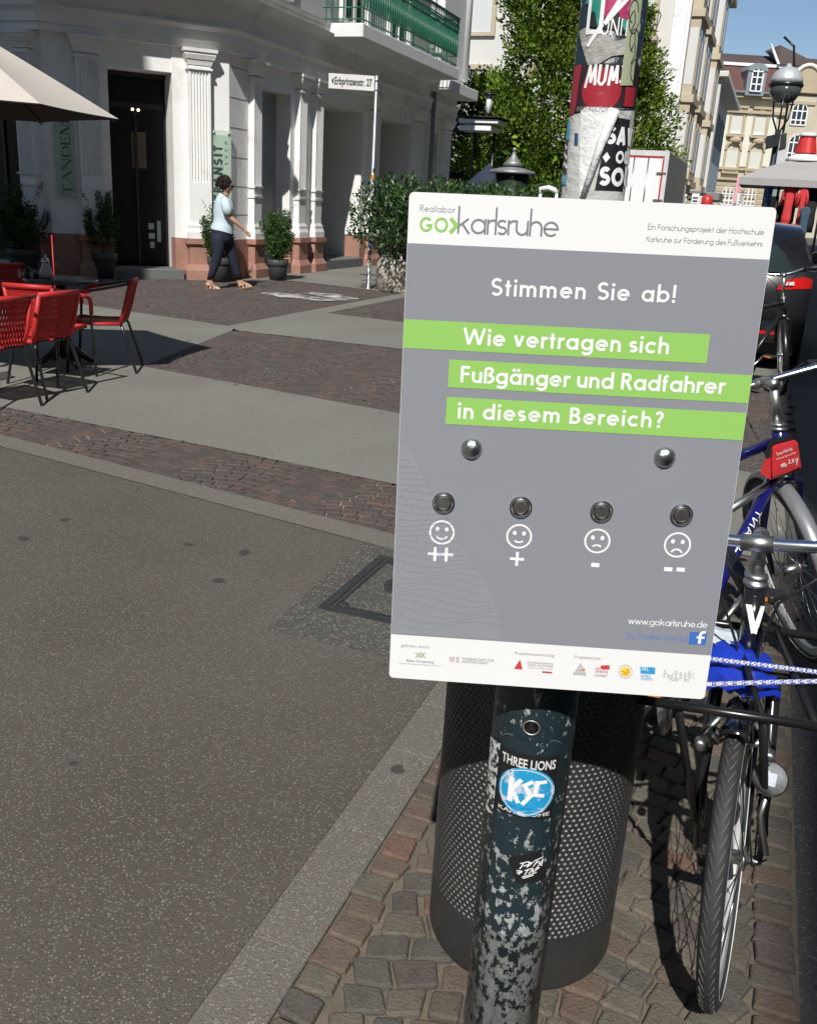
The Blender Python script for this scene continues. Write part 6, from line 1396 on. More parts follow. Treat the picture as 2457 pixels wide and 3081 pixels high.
for a in seq: q.tube([(ctr[0], ctr[1], zt_ - .03), (ctr[0] + Rp * .985 * math.cos(a), ctr[1] + Rp * .985 * math.sin(a), ze - .02)], .009, 6); q.tube([(ctr[0], ctr[1], 1.95), (ctr[0] + Rp * .5 * math.cos(a), ctr[1] + Rp * .5 * math.sin(a), (ze + zt_) / 2 - .03)], .008, 6)
q.build('ribs', mat('dark_wood', (.06, .04, .025), .6), pa)
q = MB(); q.tube([(ctr[0], ctr[1], .0), (ctr[0], ctr[1], zt_ + .06)], .024, 12); q.build('pole', MATS['dark_wood'], pa)
q = MB(); q.bbox(ctr[0] - .28, ctr[0] + .28, ctr[1] - .28, ctr[1] + .28, .008, .09, .015); q.build('base', mat('concrete_foot', (.25, .25, .24), .9), pa)

# ================================================================ THE WALKING WOMAN
WB = G(690, 872); wv = np.array((WB[0], WB[1], 0)); wv /= np.linalg.norm(wv); wr_ = np.array((wv[1], -wv[0], 0))    # right, seen from the camera
KM = .000892
def WF(cx, cy, d=0.0):                                # photo close-up pixel (5.37 x) and depth towards the camera -> place
    return np.array((WB[0], WB[1], 0)) + wr_ * ((cx - 590) * KM) - wv * d + np.array((0, 0, (2012 - cy) * KM))
wm = thing('person', 'woman with short dark curly hair, pale blue shirt and navy trousers walking past the pilasters', 'person', (WB[0], WB[1], 0))
M_SKIN = mat('skin', (.52, .29, .20), .5, var=.08, vs=20)
sk_v = []; sk_e = []; sk_r = []
def J(p, r, par=None):
    sk_v.append(tuple(np.array(p) - np.array(ORG[wm.name]))); sk_r.append(r if isinstance(r, tuple) else (r, r))
    if par is not None: sk_e.append((par, len(sk_v) - 1))
    return len(sk_v) - 1
pel = J(WF(470, 1060), (.08, .10)); sp1 = J(WF(490, 900), (.08, .09), pel); che = J(WF(505, 640), (.09, .11), sp1); nk0 = J(WF(510, 500), (.055, .06), che); nk1 = J(WF(540, 440), (.05, .05), nk0)
hd0 = J(WF(555, 380), (.068, .07), nk1); hd1 = J(WF(553, 300), (.092, .078), hd0); hd2 = J(WF(540, 210), (.075, .07), hd1)
nose = J(WF(655, 355), .016, hd0); chin = J(WF(622, 440), .03, hd0)
def arm(s, sh, el, wrp, hd, dep):
    a = J(WF(*sh, s * .15), .052, che); b = J(WF(*el, dep[0]), .040, a); m_ = J(WF((el[0] * .6 + wrp[0] * .4), (el[1] * .6 + wrp[1] * .4), dep[0]), .038, b); w = J(WF(*wrp, dep[1]), .024, m_); h = J(WF(*hd, dep[1]), (.030, .020), w)
    dx, dy = hd[0] - wrp[0], hd[1] - wrp[1]; L_ = math.hypot(dx, dy); dx, dy = dx / L_, dy / L_; px_, py_ = -dy, dx
    for k, (o, ln) in enumerate(((-.030, 70), (-.011, 82), (.010, 78), (.028, 62))):
        k1 = J(WF(hd[0] + dx * 34 + px_ * o / KM * .8, hd[1] + dy * 34 + py_ * o / KM * .8, dep[1] + .008 * (k - 1.5)), .009, h); k2 = J(WF(hd[0] + dx * (34 + ln * .6) + px_ * o / KM * .8 - 4, hd[1] + dy * (34 + ln * .6) + py_ * o / KM * .8 + 6, dep[1]), .008, k1); J(WF(hd[0] + dx * (34 + ln) - 16, hd[1] + dy * (34 + ln) + 10, dep[1] - .01), .0065, k2)
    t1 = J(WF(hd[0] + dx * 6 + px_ * 30, hd[1] + dy * 6 - 16, dep[1] + .02), .010, h); J(WF(hd[0] + dx * 46 + px_ * 40, hd[1] + dy * 46 - 18, dep[1] + .02), .008, t1)
arm(1, (545, 560), (590, 800), (825, 985), (875, 1035), (.19, .16))
arm(-1, (500, 560), (400, 800), (420, 1010), (430, 1070), (-.18, -.14))
def leg(s, hip, kn, an, toe, heel, zz_=0):
    a = J(WF(*hip, s * .085), .092, pel); b = J(WF(*kn, s * .085), .058, a); m_ = J(WF(kn[0] * .6 + an[0] * .4 - 12, kn[1] * .6 + an[1] * .4, s * .085), .055, b); c = J(WF(*an, s * .08), .034, m_); f = J(WF(toe[0] * .5 + an[0] * .5 + 5, toe[1] - 42, s * .08), (.036, .026), c); J(WF(toe[0], toe[1] - 22, s * .08), (.034, .016), f); J(WF(*heel, s * .08), .028, c)
leg(1, (430, 1090), (390, 1450), (258, 1890), (425, 2012), (212, 1975)); leg(-1, (520, 1090), (640, 1450), (765, 1890), (960, 1955), (770, 1985))
me = bpy.data.meshes.new('body_skeleton'); me.from_pydata(sk_v, sk_e, []); ob = bpy.data.objects.new('body_tmp', me); COL.objects.link(ob)
md = ob.modifiers.new('skin', 'SKIN'); md.use_smooth_shade = True
for i, v in enumerate(me.skin_vertices[0].data): v.radius = sk_r[i]; v.use_root = (i == 0)
ob.modifiers.new('sub', 'SUBSURF').levels = 1
dg = bpy.context.evaluated_depsgraph_get(); bm2 = bpy.data.meshes.new_from_object(ob.evaluated_get(dg)); bpy.data.objects.remove(ob)
bm2.materials.clear(); bm2.materials.append(M_SKIN); bm2.polygons.foreach_set('use_smooth', [True] * len(bm2.polygons)); body = bpy.data.objects.new('body', bm2); COL.objects.link(body); body.parent = wm
def ringW(cx, cy, ax_, bz, tilt=0.0, n=20, dep=0.0, wob=0):
    return [tuple(WF(cx + ax_ * math.cos(2 * PI * j / n), cy + tilt * math.cos(2 * PI * j / n) + wob * math.sin(6 * PI * j / n), dep + bz * math.sin(2 * PI * j / n))) for j in range(n)]
q = MB(); q.smooth = True                              # shirt: body, then sleeves
q.rings([ringW(475, 1050, 188, .185, 36, wob=5), ringW(475, 1010, 186, .182, 30, wob=4), ringW(490, 950, 172, .168, 20, wob=6), ringW(488, 915, 160, .160, 2, wob=-7), ringW(502, 870, 168, .162, 16, wob=6), ringW(500, 825, 162, .158, -6, wob=-6), ringW(505, 780, 175, .166, 8, wob=4), ringW(508, 700, 172, .170, -4, wob=-3), ringW(508, 620, 160, .178), ringW(506, 550, 130, .172, 12), ringW(508, 500, 92, .12, 26), ringW(512, 470, 66, .075, 36)], False, False)
shirt = q.build('shirt', mat('pale_blue_shirt', (.55, .66, .70), .8, var=.07, vs=10, fine=.05, bump=.6, bs=9), wm)
for s, sh, el, dp in ((1, (525, 560), (585, 775), .19), (-1, (500, 560), (420, 760), -.19)):
    q = MB(); q.tube([WF(sh[0] - 25, sh[1] - 30, s * .11), WF(sh[0], sh[1] + 20, s * .165), WF((sh[0] + el[0]) / 2, (sh[1] + el[1]) / 2 + 10, dp), WF(el[0] - 2, el[1], dp)], [.05, .070, .074, .072], 14); q.build('sleeve', MATS['pale_blue_shirt'], shirt)
q = MB(); q.tube([tuple(p) for p in ringW(514, 468, 68, .078, 38)], .008, 6, closed=True); q.build('neck_trim', mat('dark_trim', (.03, .03, .04), .7), shirt)
M_NAVY = mat('navy_trousers', (.010, .013, .030), .85, var=.15, vs=8, bump=.5, bs=8)
q = MB(); q.smooth = True
q.rings([ringW(475, 1010, 168, .165, 26), ringW(470, 1090, 182, .175, 10), ringW(470, 1160, 178, .172), ringW(480, 1215, 160, .16), ringW(485, 1240, 120, .12)])
tr = q.build('trousers', M_NAVY, wm)
for s, P in ((1, [(412, 1090, 122, .10), (418, 1230, 112, .098), (405, 1400, 92, .088), (370, 1560, 82, .078), (315, 1720, 66, .065), (275, 1835, 56, .055)]), (-1, [(520, 1090, 125, .10), (560, 1230, 116, .098), (620, 1400, 96, .088), (668, 1560, 84, .078), (715, 1720, 66, .065), (752, 1838, 54, .055)])):
    q = MB(); q.smooth = True; q.rings([ringW(cx, cy, a, b, 0, 18, s * .085, 3) for cx, cy, a, b in P]); q.build('trouser_leg', M_NAVY, tr)
q = MB(); rs = np.random.default_rng(8)
q.sphere(tuple(WF(525, 285)), .104, 16, 10, (1, .95, 1.08)); hair = q.build('hair', mat('dark_brown_hair', (.028, .014, .010), .55, var=.3, vs=40, bump=.8, bs=60), wm)
q = MB(); n = 1900; U = rs.normal(size=(n, 3)); U /= np.linalg.norm(U, axis=1, keepdims=True); U[:, 2] = np.abs(U[:, 2]) * 1.2 - .45; ctr_ = WF(512, 275)
keep = (U @ wr_ < .55) | (U[:, 2] > .45); U = U[keep]; q.leaves(ctr_ + U * np.array((.104, .104, .116)), U + rs.normal(size=U.shape) * 1.2, .032, .4, .9); q.build('curls', MATS['dark_brown_hair'], hair)
q = MB(); q.bbox(-.05, .045, -.012, .02, -.085, .085, .008, lambda x, y, z: tuple(WF(650, 335) + wr_ * (x * .5) + np.array((0, 0, y)) - wv * z)); q.tube([WF(560, 340, .075), WF(648, 332, .082)], .005, 6); q.build('sunglasses', C_BLACK, wm)
q = MB(); q.sphere(tuple(WF(575, 365, .085)), .022, 8, 6, (.6, .4, 1.2)); q.build('ear', M_SKIN, wm)
q = MB(); q.tube([WF(822 + 14 * math.cos(a), 985 + 20 * math.cos(a) * -.6 + 6 * math.sin(a), .16 + .03 * math.sin(a)) for a in np.linspace(0, 2 * PI, 12, endpoint=False)], .007, 6, closed=True); q.build('wristwatch', C_STEEL, wm)
M_SAND = mat('cream_sandal_leather', (.70, .60, .46), .5, var=.1); M_SOLE = mat('brown_sandal_sole', (.30, .12, .05), .7)
for s, hx, hy, tx, ty in ((1, 195, 2008, 445, 2012), (-1, 752, 2010, 975, 1962)):
    sd = q = MB(); up = lambda u: (hx + (tx - hx) * u, hy + (ty - hy) * u)
    q.rings([[tuple(WF(up(u)[0], up(u)[1] + dz, s * .08 + k * w * 1.15)) for k, dz in ((-1, 0), (1, 0), (1, -24), (-1, -24))] for u, w in ((0, .022), (.15, .032), (.45, .030), (.75, .042), (1, .022))]); so_ = q.build('sandal', M_SOLE, wm)
    q = MB()
    for u, h in ((.30, 60), (.55, 52), (.72, 44), (.86, 36)):
        x, y = up(u); q.tube([WF(x - 12, y - 14, s * .08 - .042), WF(x, y - h, s * .08 - .015), WF(x + 4, y - h, s * .08 + .015), WF(x + 12, y - 14, s * .08 + .042)], .0115, 6)
    x, y = up(.08); q.tube([WF(x + 60, y - 70, s * .08 + .035), WF(x - 8, y - 90, s * .08 + .03), WF(x - 12, y - 92, s * .08 - .03), WF(x + 60, y - 70, s * .08 - .035)], .010, 6); q.build('strap', M_SAND, so_)
# ================================================================ TREES
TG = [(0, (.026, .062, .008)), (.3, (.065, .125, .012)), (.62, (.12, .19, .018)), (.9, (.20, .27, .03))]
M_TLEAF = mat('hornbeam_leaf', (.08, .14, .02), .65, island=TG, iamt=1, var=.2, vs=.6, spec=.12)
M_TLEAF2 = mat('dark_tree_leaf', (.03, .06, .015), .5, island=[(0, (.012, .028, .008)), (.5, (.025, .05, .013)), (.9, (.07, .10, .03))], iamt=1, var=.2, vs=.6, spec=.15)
M_BARK = mat('grey_bark', (.10, .085, .065), .9, var=.3, vs=8, bump=.6, bs=15)
def tree(label, x, y, prof, n, leaf, m, seed, group='street trees in front of the pale corner house', th=.14):
    """prof: (z, radius) outline of the crown"""
    rs = np.random.default_rng(seed); t = thing('tree', label, 'tree', (x, y, 0), group)
    zs = [p[0] for p in prof]; rd = [p[1] for p in prof]; top = zs[-1]
    q = MB(); q.tube([(x, y, -.1), (x + .03, y, zs[0] + .4), (x - .04, y, top * .6), (x, y, top * .96)], [th, th * .8, th * .45, .02], 10); tk = q.build('trunk', M_BARK, t)
    q = MB(); lv = MB(); nc = 150
    for k in range(nc):
        z = zs[0] + (top - zs[0]) * rs.random() ** 1.15; R0 = np.interp(z, zs, rd); a = rs.uniform(0, 2 * PI); rr = R0 * (rs.random() ** .45)
        c = np.array((x + rr * math.cos(a), y + rr * math.sin(a), z)); b0 = np.array((x, y, max(zs[0], z - .5 - .25 * rr)))
        if k % 2 == 0: q.tube([b0, (b0 + c) / 2 + np.array((0, 0, .05)), c], [.035, .022, .008], 5)
        m_ = n // nc; off = rng.normal(size=(m_, 3)); off /= np.linalg.norm(off, axis=1, keepdims=True); sz = .30 + .16 * R0; cl = rng.random((m_, 1)) ** .5 * sz
        out_ = np.array((math.cos(a), math.sin(a), .9))
        lv.leaves(c + off * cl * np.array((1, 1, .7)) + out_ * .18 * rng.random((m_, 1)), out_ * .6 + off * .6 + rng.normal(size=(m_, 3)) * .35, leaf, .55, .25)
    k_ = n // 14; zc_ = zs[0] + (top * .97 - zs[0]) * rng.random(k_) ** 1.15; rr_ = np.interp(zc_, zs, rd) * .72 * np.sqrt(rng.random(k_)); aa_ = rng.uniform(0, 2 * PI, k_)
    lv.leaves(np.stack([x + rr_ * np.cos(aa_), y + rr_ * np.sin(aa_), zc_], 1), rng.normal(size=(k_, 3)), leaf * 2.0, .6, .2)
    q.build('limbs', M_BARK, tk); lv.build('crown', m, t)
tree('tall bright green hornbeam left of the stickered pole', -7.35, 31.2, [(.9, 2.0), (2.0, 2.5), (3.6, 2.5), (5.4, 2.05), (7.4, 1.2), (9.6, .25)], 40000, .12, M_TLEAF, 1)
tree('bright green hornbeam with a pointed top right of the stickered pole', -5.2, 33.2, [(.9, 1.6), (2.0, 2.0), (3.6, 1.85), (5.2, 1.25), (6.6, .6), (7.5, .12)], 29000, .12, M_TLEAF, 2)
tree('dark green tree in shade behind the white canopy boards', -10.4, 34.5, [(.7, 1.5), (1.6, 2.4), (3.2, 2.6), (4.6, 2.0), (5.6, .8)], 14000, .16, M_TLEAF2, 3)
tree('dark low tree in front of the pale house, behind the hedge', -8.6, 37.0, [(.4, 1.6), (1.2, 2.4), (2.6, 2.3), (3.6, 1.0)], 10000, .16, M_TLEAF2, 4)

# ================================================================ BEHIND THE TERRACE
t = thing('shop_canopy', 'two stacked white canopy boards with a dark roof edge beside the corner building', 'canopy', (-8.8, 28.5, 3.3))
def CY(px0, px1, py0, py1, y0, y1, m, nm, par):
    a = onY(px0, py0, y0); b = onY(px1, py1, y0); q = MB(); q.bbox(a[0], b[0], y0, y1, min(a[2], b[2]), max(a[2], b[2]), .01); return q.build(nm, m, par)
CY(1379, 1497, 356, 372, 28.4, 29.5, C_WHITEP, 'upper_board', t); CY(1379, 1475, 376, 394, 28.45, 29.5, C_WHITEP, 'lower_board', t); CY(1375, 1503, 347, 354, 28.3, 29.7, mat('bitumen_edge', (.03, .028, .026), .9), 'roof_edge', t)
q = MB()
for x in (-8.9, -8.3): q.tube([(x, 29.2, 0), (x, 29.2, 3.5)], .05, 8)
q.build('canopy_post', C_BLACK, t)
lc = onY(1468, 342, 28.9)
t = thing('roof_lantern', 'white cylindrical lantern with a flat dark cap on the white canopy', 'lantern', (lc[0], 28.9, lc[2]))
q = MB(); q.lathe([(.09, .0), (.09, .50)], 16, tuple(lc)); gq_ = q.build('lantern_glass', mat('white_lantern_glass', (.8, .8, .78), .3, var=.03), t)
q = MB()
for k in range(4): a = PI / 4 + k * PI / 2; q.tube([(lc[0] + .095 * math.cos(a), lc[1] + .095 * math.sin(a), lc[2]), (lc[0] + .095 * math.cos(a), lc[1] + .095 * math.sin(a), lc[2] + .52)], .009, 5)
q.lathe([(.12, -.02), (.12, .02), (.09, .03)], 16, tuple(lc)); q.lathe([(.20, .50), (.20, .53), (.09, .58), (.02, .60)], 18, tuple(lc))
for k in range(6): a = k * PI / 3; q.tube([(lc[0] + .17 * math.cos(a), lc[1] + .17 * math.sin(a), lc[2] + .54), (lc[0] + .21 * math.cos(a), lc[1] + .21 * math.sin(a), lc[2] + .62)], .008, 5)
q.build('cap', C_BLACK, t)
pc = onY(1541, 520, 25.4)
t = thing('pavilion', 'small dark kiosk with a pointed metal hat above the hedge', 'kiosk', (pc[0], 25.4, 0))
M_ZINC = mat('grey_zinc_roof', (.30, .31, .31), .5, .5, var=.15)
z_ = pc[2]; q = MB(); q.lathe([(.62, z_ - .02), (.58, z_ + .05), (.26, z_ + .13), (.25, z_ + .17)], 24, (pc[0], 25.4, 0)); q.lathe([(.30, z_ + .17), (.17, z_ + .28), (.07, z_ + .42), (.035, z_ + .52)], 20, (pc[0], 25.4, 0)); q.sphere((pc[0], 25.4, z_ + .57), .055); q.build('roof', M_ZINC, t)
q = MB(); q.lathe([(.45, 0), (.45, z_ - .03)], 16, (pc[0], 25.4, 0)); q.build('cabin', mat('dark_green_cabin', (.012, .02, .016), .4), t)
bp_ = onY(1470, 520, 26.9); t = thing('parasol', 'closed-looking dark blue parasol in shade behind the hedge', 'parasol', (bp_[0], 26.9, 0))
q = MB(); q.lathe([(.75, 1.75), (.70, 1.95), (.06, 2.5), (.03, 2.56)], 8, (bp_[0], 26.9, 0)); q.build('canopy', mat('navy_canvas', (.02, .028, .055), .8), t); q = MB(); q.tube([(bp_[0], 26.9, 0), (bp_[0], 26.9, 2.5)], .03, 8); q.build('pole', C_BLACK, t)
t_ = [onY(*p, 11.5) for p in ((1625, 582), (1624, 567), (1650, 565), (1668, 572), (1674, 582))]
q = MB(); q.tube([tuple(p) for p in t_], [.022, .022, .03, .03, .02], 8); q.tube([tuple(t_[0]), (t_[0][0], 11.5, 0)], .018, 8); q.tube([tuple(t_[-1]), (t_[-1][0], 11.5, 0)], .018, 8); tag(q.build('handrail', C_WHITEP), 'white curved handrail rising behind the sign beside the stickered pole', 'handrail')

# ---- box truck
tk = thing('box_truck', 'white box truck with closed rear doors and red edge behind the stickered pole', 'truck', (-3.45, 22, 0))
ttr = onY(2015, 455, 22); zt = float(ttr[2]); xr = float(ttr[0]); xl = xr - 2.2; zb = .75
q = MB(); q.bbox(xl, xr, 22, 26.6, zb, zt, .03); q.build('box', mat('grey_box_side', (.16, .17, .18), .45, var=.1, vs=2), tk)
q = MB(); q.box(xl + .1, (xl + xr) / 2 - .01, 21.965, 22.0, zb + .12, zt - .14); q.box((xl + xr) / 2 + .01, xr - .1, 21.965, 22.0, zb + .12, zt - .14); dq = q.build('rear_door', C_WHITEP, tk)
q = MB(); q.box(xl, xl + .09, 21.95, 22.03, zb, zt); q.box(xr - .09, xr, 21.95, 22.03, zb, zt); q.box(xl + .09, xr - .09, 21.95, 22.03, zt - .11, zt); q.build('door_frame', mat('pale_frame', (.62, .62, .62), .4), tk)
q = MB(); q.box(xr - .125, xr - .095, 21.955, 21.964, zb + .3, zt - .15); q.box(xl + .1, xr - .126, 21.955, 21.964, zt - .145, zt - .12); q.build('red_edge', C_RED, dq)
q = MB()
for z in (zb + .5, (zb + zt) / 2, zt - .45): q.bbox(xr - .22, xr - .02, 21.93, 21.95, z - .02, z + .02, .005)
for xx in (xr - .42, xr - .72, xl + .72): q.tube([(xx, 21.94, zb + .1), (xx, 21.94, zt - .15)], .016, 6)
q.box(xr - .8, xr - .4, 21.92, 21.95, 1.45, 1.48); q.build('hinge', C_STEEL, dq)
q = MB(); q.bbox(xl + .1, xr - .1, 26.7, 28.3, .5, 2.3, .08); q.build('cab', C_WHITEP, tk)
for y in (23.2, 27.6):
    for s in (xl + .15, xr - .4):
        q = MB(); q.lathe([(.38, 0), (.42, .03), (.42, .22), (.38, .25)], 20, ax=lambda X, Y, Z, s=s: (s + Z, y + X, .42 + Y)); q.build('wheel', C_RUBBER, tk)
q = MB(); q.box(xl + .3, xr - .3, 22.1, 28, .45, zb); q.build('chassis', C_BLACKPL, tk)

# ================================================================ FAR HOUSES
M_BEIGE = mat('beige_stone', (.50, .43, .31), .85, var=.12, vs=1.2, fine=.06, fs=12, bump=.2, bs=10)
M_PALE = mat('pale_house_plaster', (.66, .64, .58), .85, var=.05, vs=.8)
M_BLIND = mat('closed_pale_blind', (.62, .62, .60), .6, var=.04)
M_SHUT = mat('cream_blind', (.62, .61, .52), .7, var=.04)
M_SLATE = mat('dark_slate', (.06, .06, .065), .7, var=.2, vs=2)
M_RAIL = C_BLACK
hb = thing('corner_house', 'tall pale house with beige window frames and stone bays behind the trees', 'house', (-5, 44, 0))
XE = -4.72; Y0 = 44.0
q = MB(); q.box(-24, XE, Y0, Y0 + 12, 0, 15); q.box(XE - 6, XE + .0, Y0 + 12.01, 64, 0, 13.2); q.build('wall', M_PALE, hb)
q = MB(); q.bbox(-24.3, XE + .5, Y0 - .5, Y0 + 12.2, 15, 15.5, .05); q.bbox(XE - 6, XE + .6, Y0 + 12.21, 64.2, 13.2, 13.6, .05); q.build('eaves', M_BEIGE, hb)
q = MB(); q.prism([(-24, 15.5), (XE + .3, 15.5), (XE - 3, 18.5), (-21, 18.5)], Y0 - .3, Y0 + 12, lambda x, z, y: (x, y, z)); q.prism([(XE - 6, 13.6), (XE + .4, 13.6), (XE - 2, 16)], Y0 + 12.2, 64, lambda x, z, y: (x, y, z)); q.build('roof', M_SLATE, hb)
q = MB()
for y in (Y0 + .03, Y0 + 4.2, Y0 + 9.4): q.box(XE - .02, XE + .12, y, y + .55, .0, 14.9)
q.box(XE - .55, XE, Y0 - .10, Y0, 0, 14.9); q.build('corner_strip', C_WHITE, hb)
for zb_ in (1.2, 5.0, 8.6, 12.0):
    for xw in (-13.6, -10.4, -8.9, -6.65):
        w_ = .78; f = MB()
        for a, b_, c, d in ((xw - w_, xw - w_ + .2, zb_ - .1, zb_ + 2.35), (xw + w_ - .2, xw + w_, zb_ - .1, zb_ + 2.35), (xw - w_ + .2, xw + w_ - .2, zb_ + 2.15, zb_ + 2.35), (xw - w_ + .2, xw + w_ - .2, zb_ - .1, zb_ + .05)): f.box(a, b_, Y0 - .14, Y0, c, d)
        o = f.build('window', M_BEIGE, hb); q = MB(); q.box(xw - w_ + .2, xw + w_ - .2, Y0 - .06, Y0 - .02, zb_ + .05, zb_ + 2.15); q.build('blind', M_BLIND, o)
    r = MB(); r.box(-7.6, -5.75, Y0 - .75, Y0, zb_ - .35, zb_ - .15); o = r.build('balcony', M_BEIGE, hb)
    r = MB(); r.tube([(-7.6, Y0 - .72, zb_ + .7), (-5.78, Y0 - .72, zb_ + .7), (-5.78, Y0 - .02, zb_ + .7)], .025, 5)
    for k in range(16): x = -7.55 + k * .116; r.tube([(x, Y0 - .72, zb_ - .15), (x, Y0 - .72, zb_ + .7)], .012, 4)
    r.build('railing', M_RAIL, o)
for y0, y1 in ((Y0 + 1.0, Y0 + 3.8), (Y0 + 5.2, Y0 + 8.6), (Y0 + 12.6, Y0 + 15.6)):
    q = MB(); q.box(XE, XE + .5, y0, y1, 2.8, 13.0)
    for z in (2.8, 6.1, 9.4, 12.6): q.box(XE + .002, XE + .62, y0 - .1, y1 + .1, z, z + .3)
    b_ = q.build('bay', M_BEIGE, hb)
    for z in (3.5, 6.8, 10.1):
        for k in (0, 1):
            ya = y0 + .35 + k * (y1 - y0 - .2) / 2; yb = ya + (y1 - y0) / 2 - .6; q = MB(); q.box(XE + .47, XE + .515, ya, yb, z, z + 2.2); o = q.build('window', M_BLIND, b_); q = MB(); q.box(XE + .47, XE + .518, ya, yb, z + 1.9, z + 2.2); q.build('dark_gap', C_DARKGLASS, o)
        q = MB(); q.box(XE + .1, XE + .45, y0 - .012, y0, z, z + 2.2); q.build('window', M_BLIND, b_)
q = MB(); q.box(XE, XE + .04, Y0 + .7, 63.5, .3, 2.6); q.build('shop_front', C_DARKGLASS, hb)
q = MB(); q.bbox(XE, XE + 1.2, Y0 + 5, Y0 + 9, 2.5, 2.65, .03); q.build('awning', mat('grey_awning', (.2, .2, .2), .8), hb)
# lower blue-grey house farther along
h2 = thing('row_house', 'narrow blue grey house with shutters beyond the stone bays', 'house', (-5, 66, 0))
XF = -4.95; q = MB(); q.box(XF - 7, XF, 65, 84, 0, 9.6); q.build('wall', mat('blue_grey_plaster', (.42, .42, .41), .85, var=.1, vs=.6), h2)
q = MB(); q.bbox(XF - 7, XF + .9, 64.8, 84.2, 9.6, 9.95, .05); q.build('eaves', M_PALE, h2)
q = MB(); q.prism([(XF - 7, 9.95), (XF + .7, 9.95), (XF - 1.2, 12.2), (XF - 5, 12.2)], 65, 84, lambda x, z, y: (x, y, z)); q.build('roof', M_SLATE, h2)
q = MB(); q.box(XF, XF + .5, 65.2, 66.4, .2, 9.5); q.build('pier', M_PALE, h2)
for z in (3.2, 6.4):
    for k in range(5):
        y = 67.2 + k * 3.3; q = MB(); q.box(XF, XF + .03, y, y + 1.3, z, z + 2); o = q.build('window', C_DARKGLASS, h2); [MB().box(XF, XF + .10, ya, ya + .6, z, z + 2).build('shutter', mat('blue_shutter', (.16, .20, .25), .6), o) for ya in (y - .62, y + 1.32)]
q = MB(); q.bbox(XF, XF + 1.4, 65.4, 70, 2.5, 3.0, .05); q.build('awning', MATS['grey_awning'], h2)
# palace closing the street
pw = ray(2250, 640); e_ = np.array((RW[0, 0], RW[1, 0], 0)); e_ /= np.linalg.norm(e_); nrm = np.array((e_[1], -e_[0], 0))      # to the right; towards the camera
PO = onY(2250, 640, 112.0); PO[2] = 0
def pal(cx, cy, off=0.0):                              # close-up pixel -> (u, z) on the front
    d = ray(1950 + cx / 3.369, cy / 3.369); t_ = nrm.dot(PO + nrm * off - CP) / nrm.dot(d); p = CP + d * t_; return float(e_.dot(p - PO)), float(p[2])
def PF_(u, n, z): return tuple(PO + e_ * u + nrm * n + np.array((0, 0, z)))
pa_ = thing('palace', 'long sandstone palace with red brown mansard roof closing the street', 'building', tuple(PO))
M_PAL = mat('palace_sandstone', (.54, .475, .35), .85, var=.10, vs=.35, fine=.06, fs=3, bump=.1)
M_PALD = mat('palace_trim', (.44, .36, .23), .85, var=.1, vs=.4); M_PALC = mat('palace_cream', (.70, .67, .54), .8, var=.03)
M_TILE = mat('red_brown_tile', (.115, .05, .04), .8, var=.15, vs=.5, fine=.15, fs=6); M_TILE2 = mat('dark_brown_tile', (.085, .06, .05), .8, var=.15, vs=.5, fine=.15, fs=6)
u0, zc = pal(560, 985); uC, _ = pal(1390, 1100); uD, _ = pal(1660, 1100); zc = pal(900, 985)[1]; zg = pal(900, 935)[1]; zm = pal(900, 640)[1]; zr = pal(900, 415)[1]
q = MB(); q.box(-22, uC, -14, 0, 0, zc, PF_); q.box(uC, uD, -14, .6, 0, zc + 1.2, PF_); q.box(uD, uD + 18, -14, 0, 0, zc, PF_); q.build('wall', M_PAL, pa_)
q = MB(); q.box(-22, uC, 0, .35, zc - 1.5, zc - 1.2, PF_); q.box(-22, uC, 0, .7, zc - .05, zc + .35, PF_); q.box(-22, uC, 0, .25, pal(900, 1725)[1], pal(900, 1700)[1], PF_); q.box(-22, uC, 0, .3, pal(900, 1830)[1], pal(900, 1805)[1], PF_); q.box(uC - .1, uD + .1, .6, .75, zc - .4, zc - .1, PF_)
for k in range(9): z = .2 + k * (pal(900, 1830)[1] - .3) / 9; q.box(-22, uC, 0, .06, z + .08, z + (pal(900, 1830)[1] - .3) / 9 - .08, PF_)
q.build('cornice', M_PALD, pa_)
q = MB(); q.box(-22, uC, .2, 1.0, zc + .36, zg + .1, PF_); q.build('gutter', mat('zinc_gutter', (.22, .23, .24), .5, .3), pa_)
q = MB(); q.add([PF_(u, n, z) for u, n, z in ((-22, .7, zg), (uD + 18, .7, zg), (uD + 18, -1.6, zm), (-22, -1.6, zm))], [(0, 1, 2, 3)]); q.build('mansard_roof', M_TILE, pa_)
q = MB(); q.box(-22, uD + 18, -1.9, -1.4, zm, zm + .28, PF_); q.build('roof_ledge', C_WHITE, pa_)
uh0, uh1 = pal(1350, 680)[0], pal(1460, 430)[0]
q = MB(); q.add([PF_(u, n, z) for u, n, z in ((-22, -1.7, zm + .2), (uD + 18, -1.7, zm + .2), (uD + 18, -8, zr), (-22, -8, zr))], [(0, 1, 2, 3)]); q.build('upper_roof', M_TILE2, pa_)
uk, zk = pal(1550, 405); q = MB(); q.add([PF_(*p) for p in ((uh0, -1.2, zm + .3), (uh1 + 4.2, -1.2, zm + .3), (uk, -6, zk + .4), (uk, -9, zk + .4), (uh1 - .4, -7, zr + .3))], [(0, 1, 2), (0, 2, 4), (4, 2, 3), (1, 3, 2)]); q.build('hipped_roof', M_TILE2, pa_)
q = MB(); q.tube([PF_(uh0, -1.1, zm + .3), PF_(uk - 1.2, -5.4, zk + .3)], .14, 6); q.build('ridge_flashing', C_WHITE, pa_)
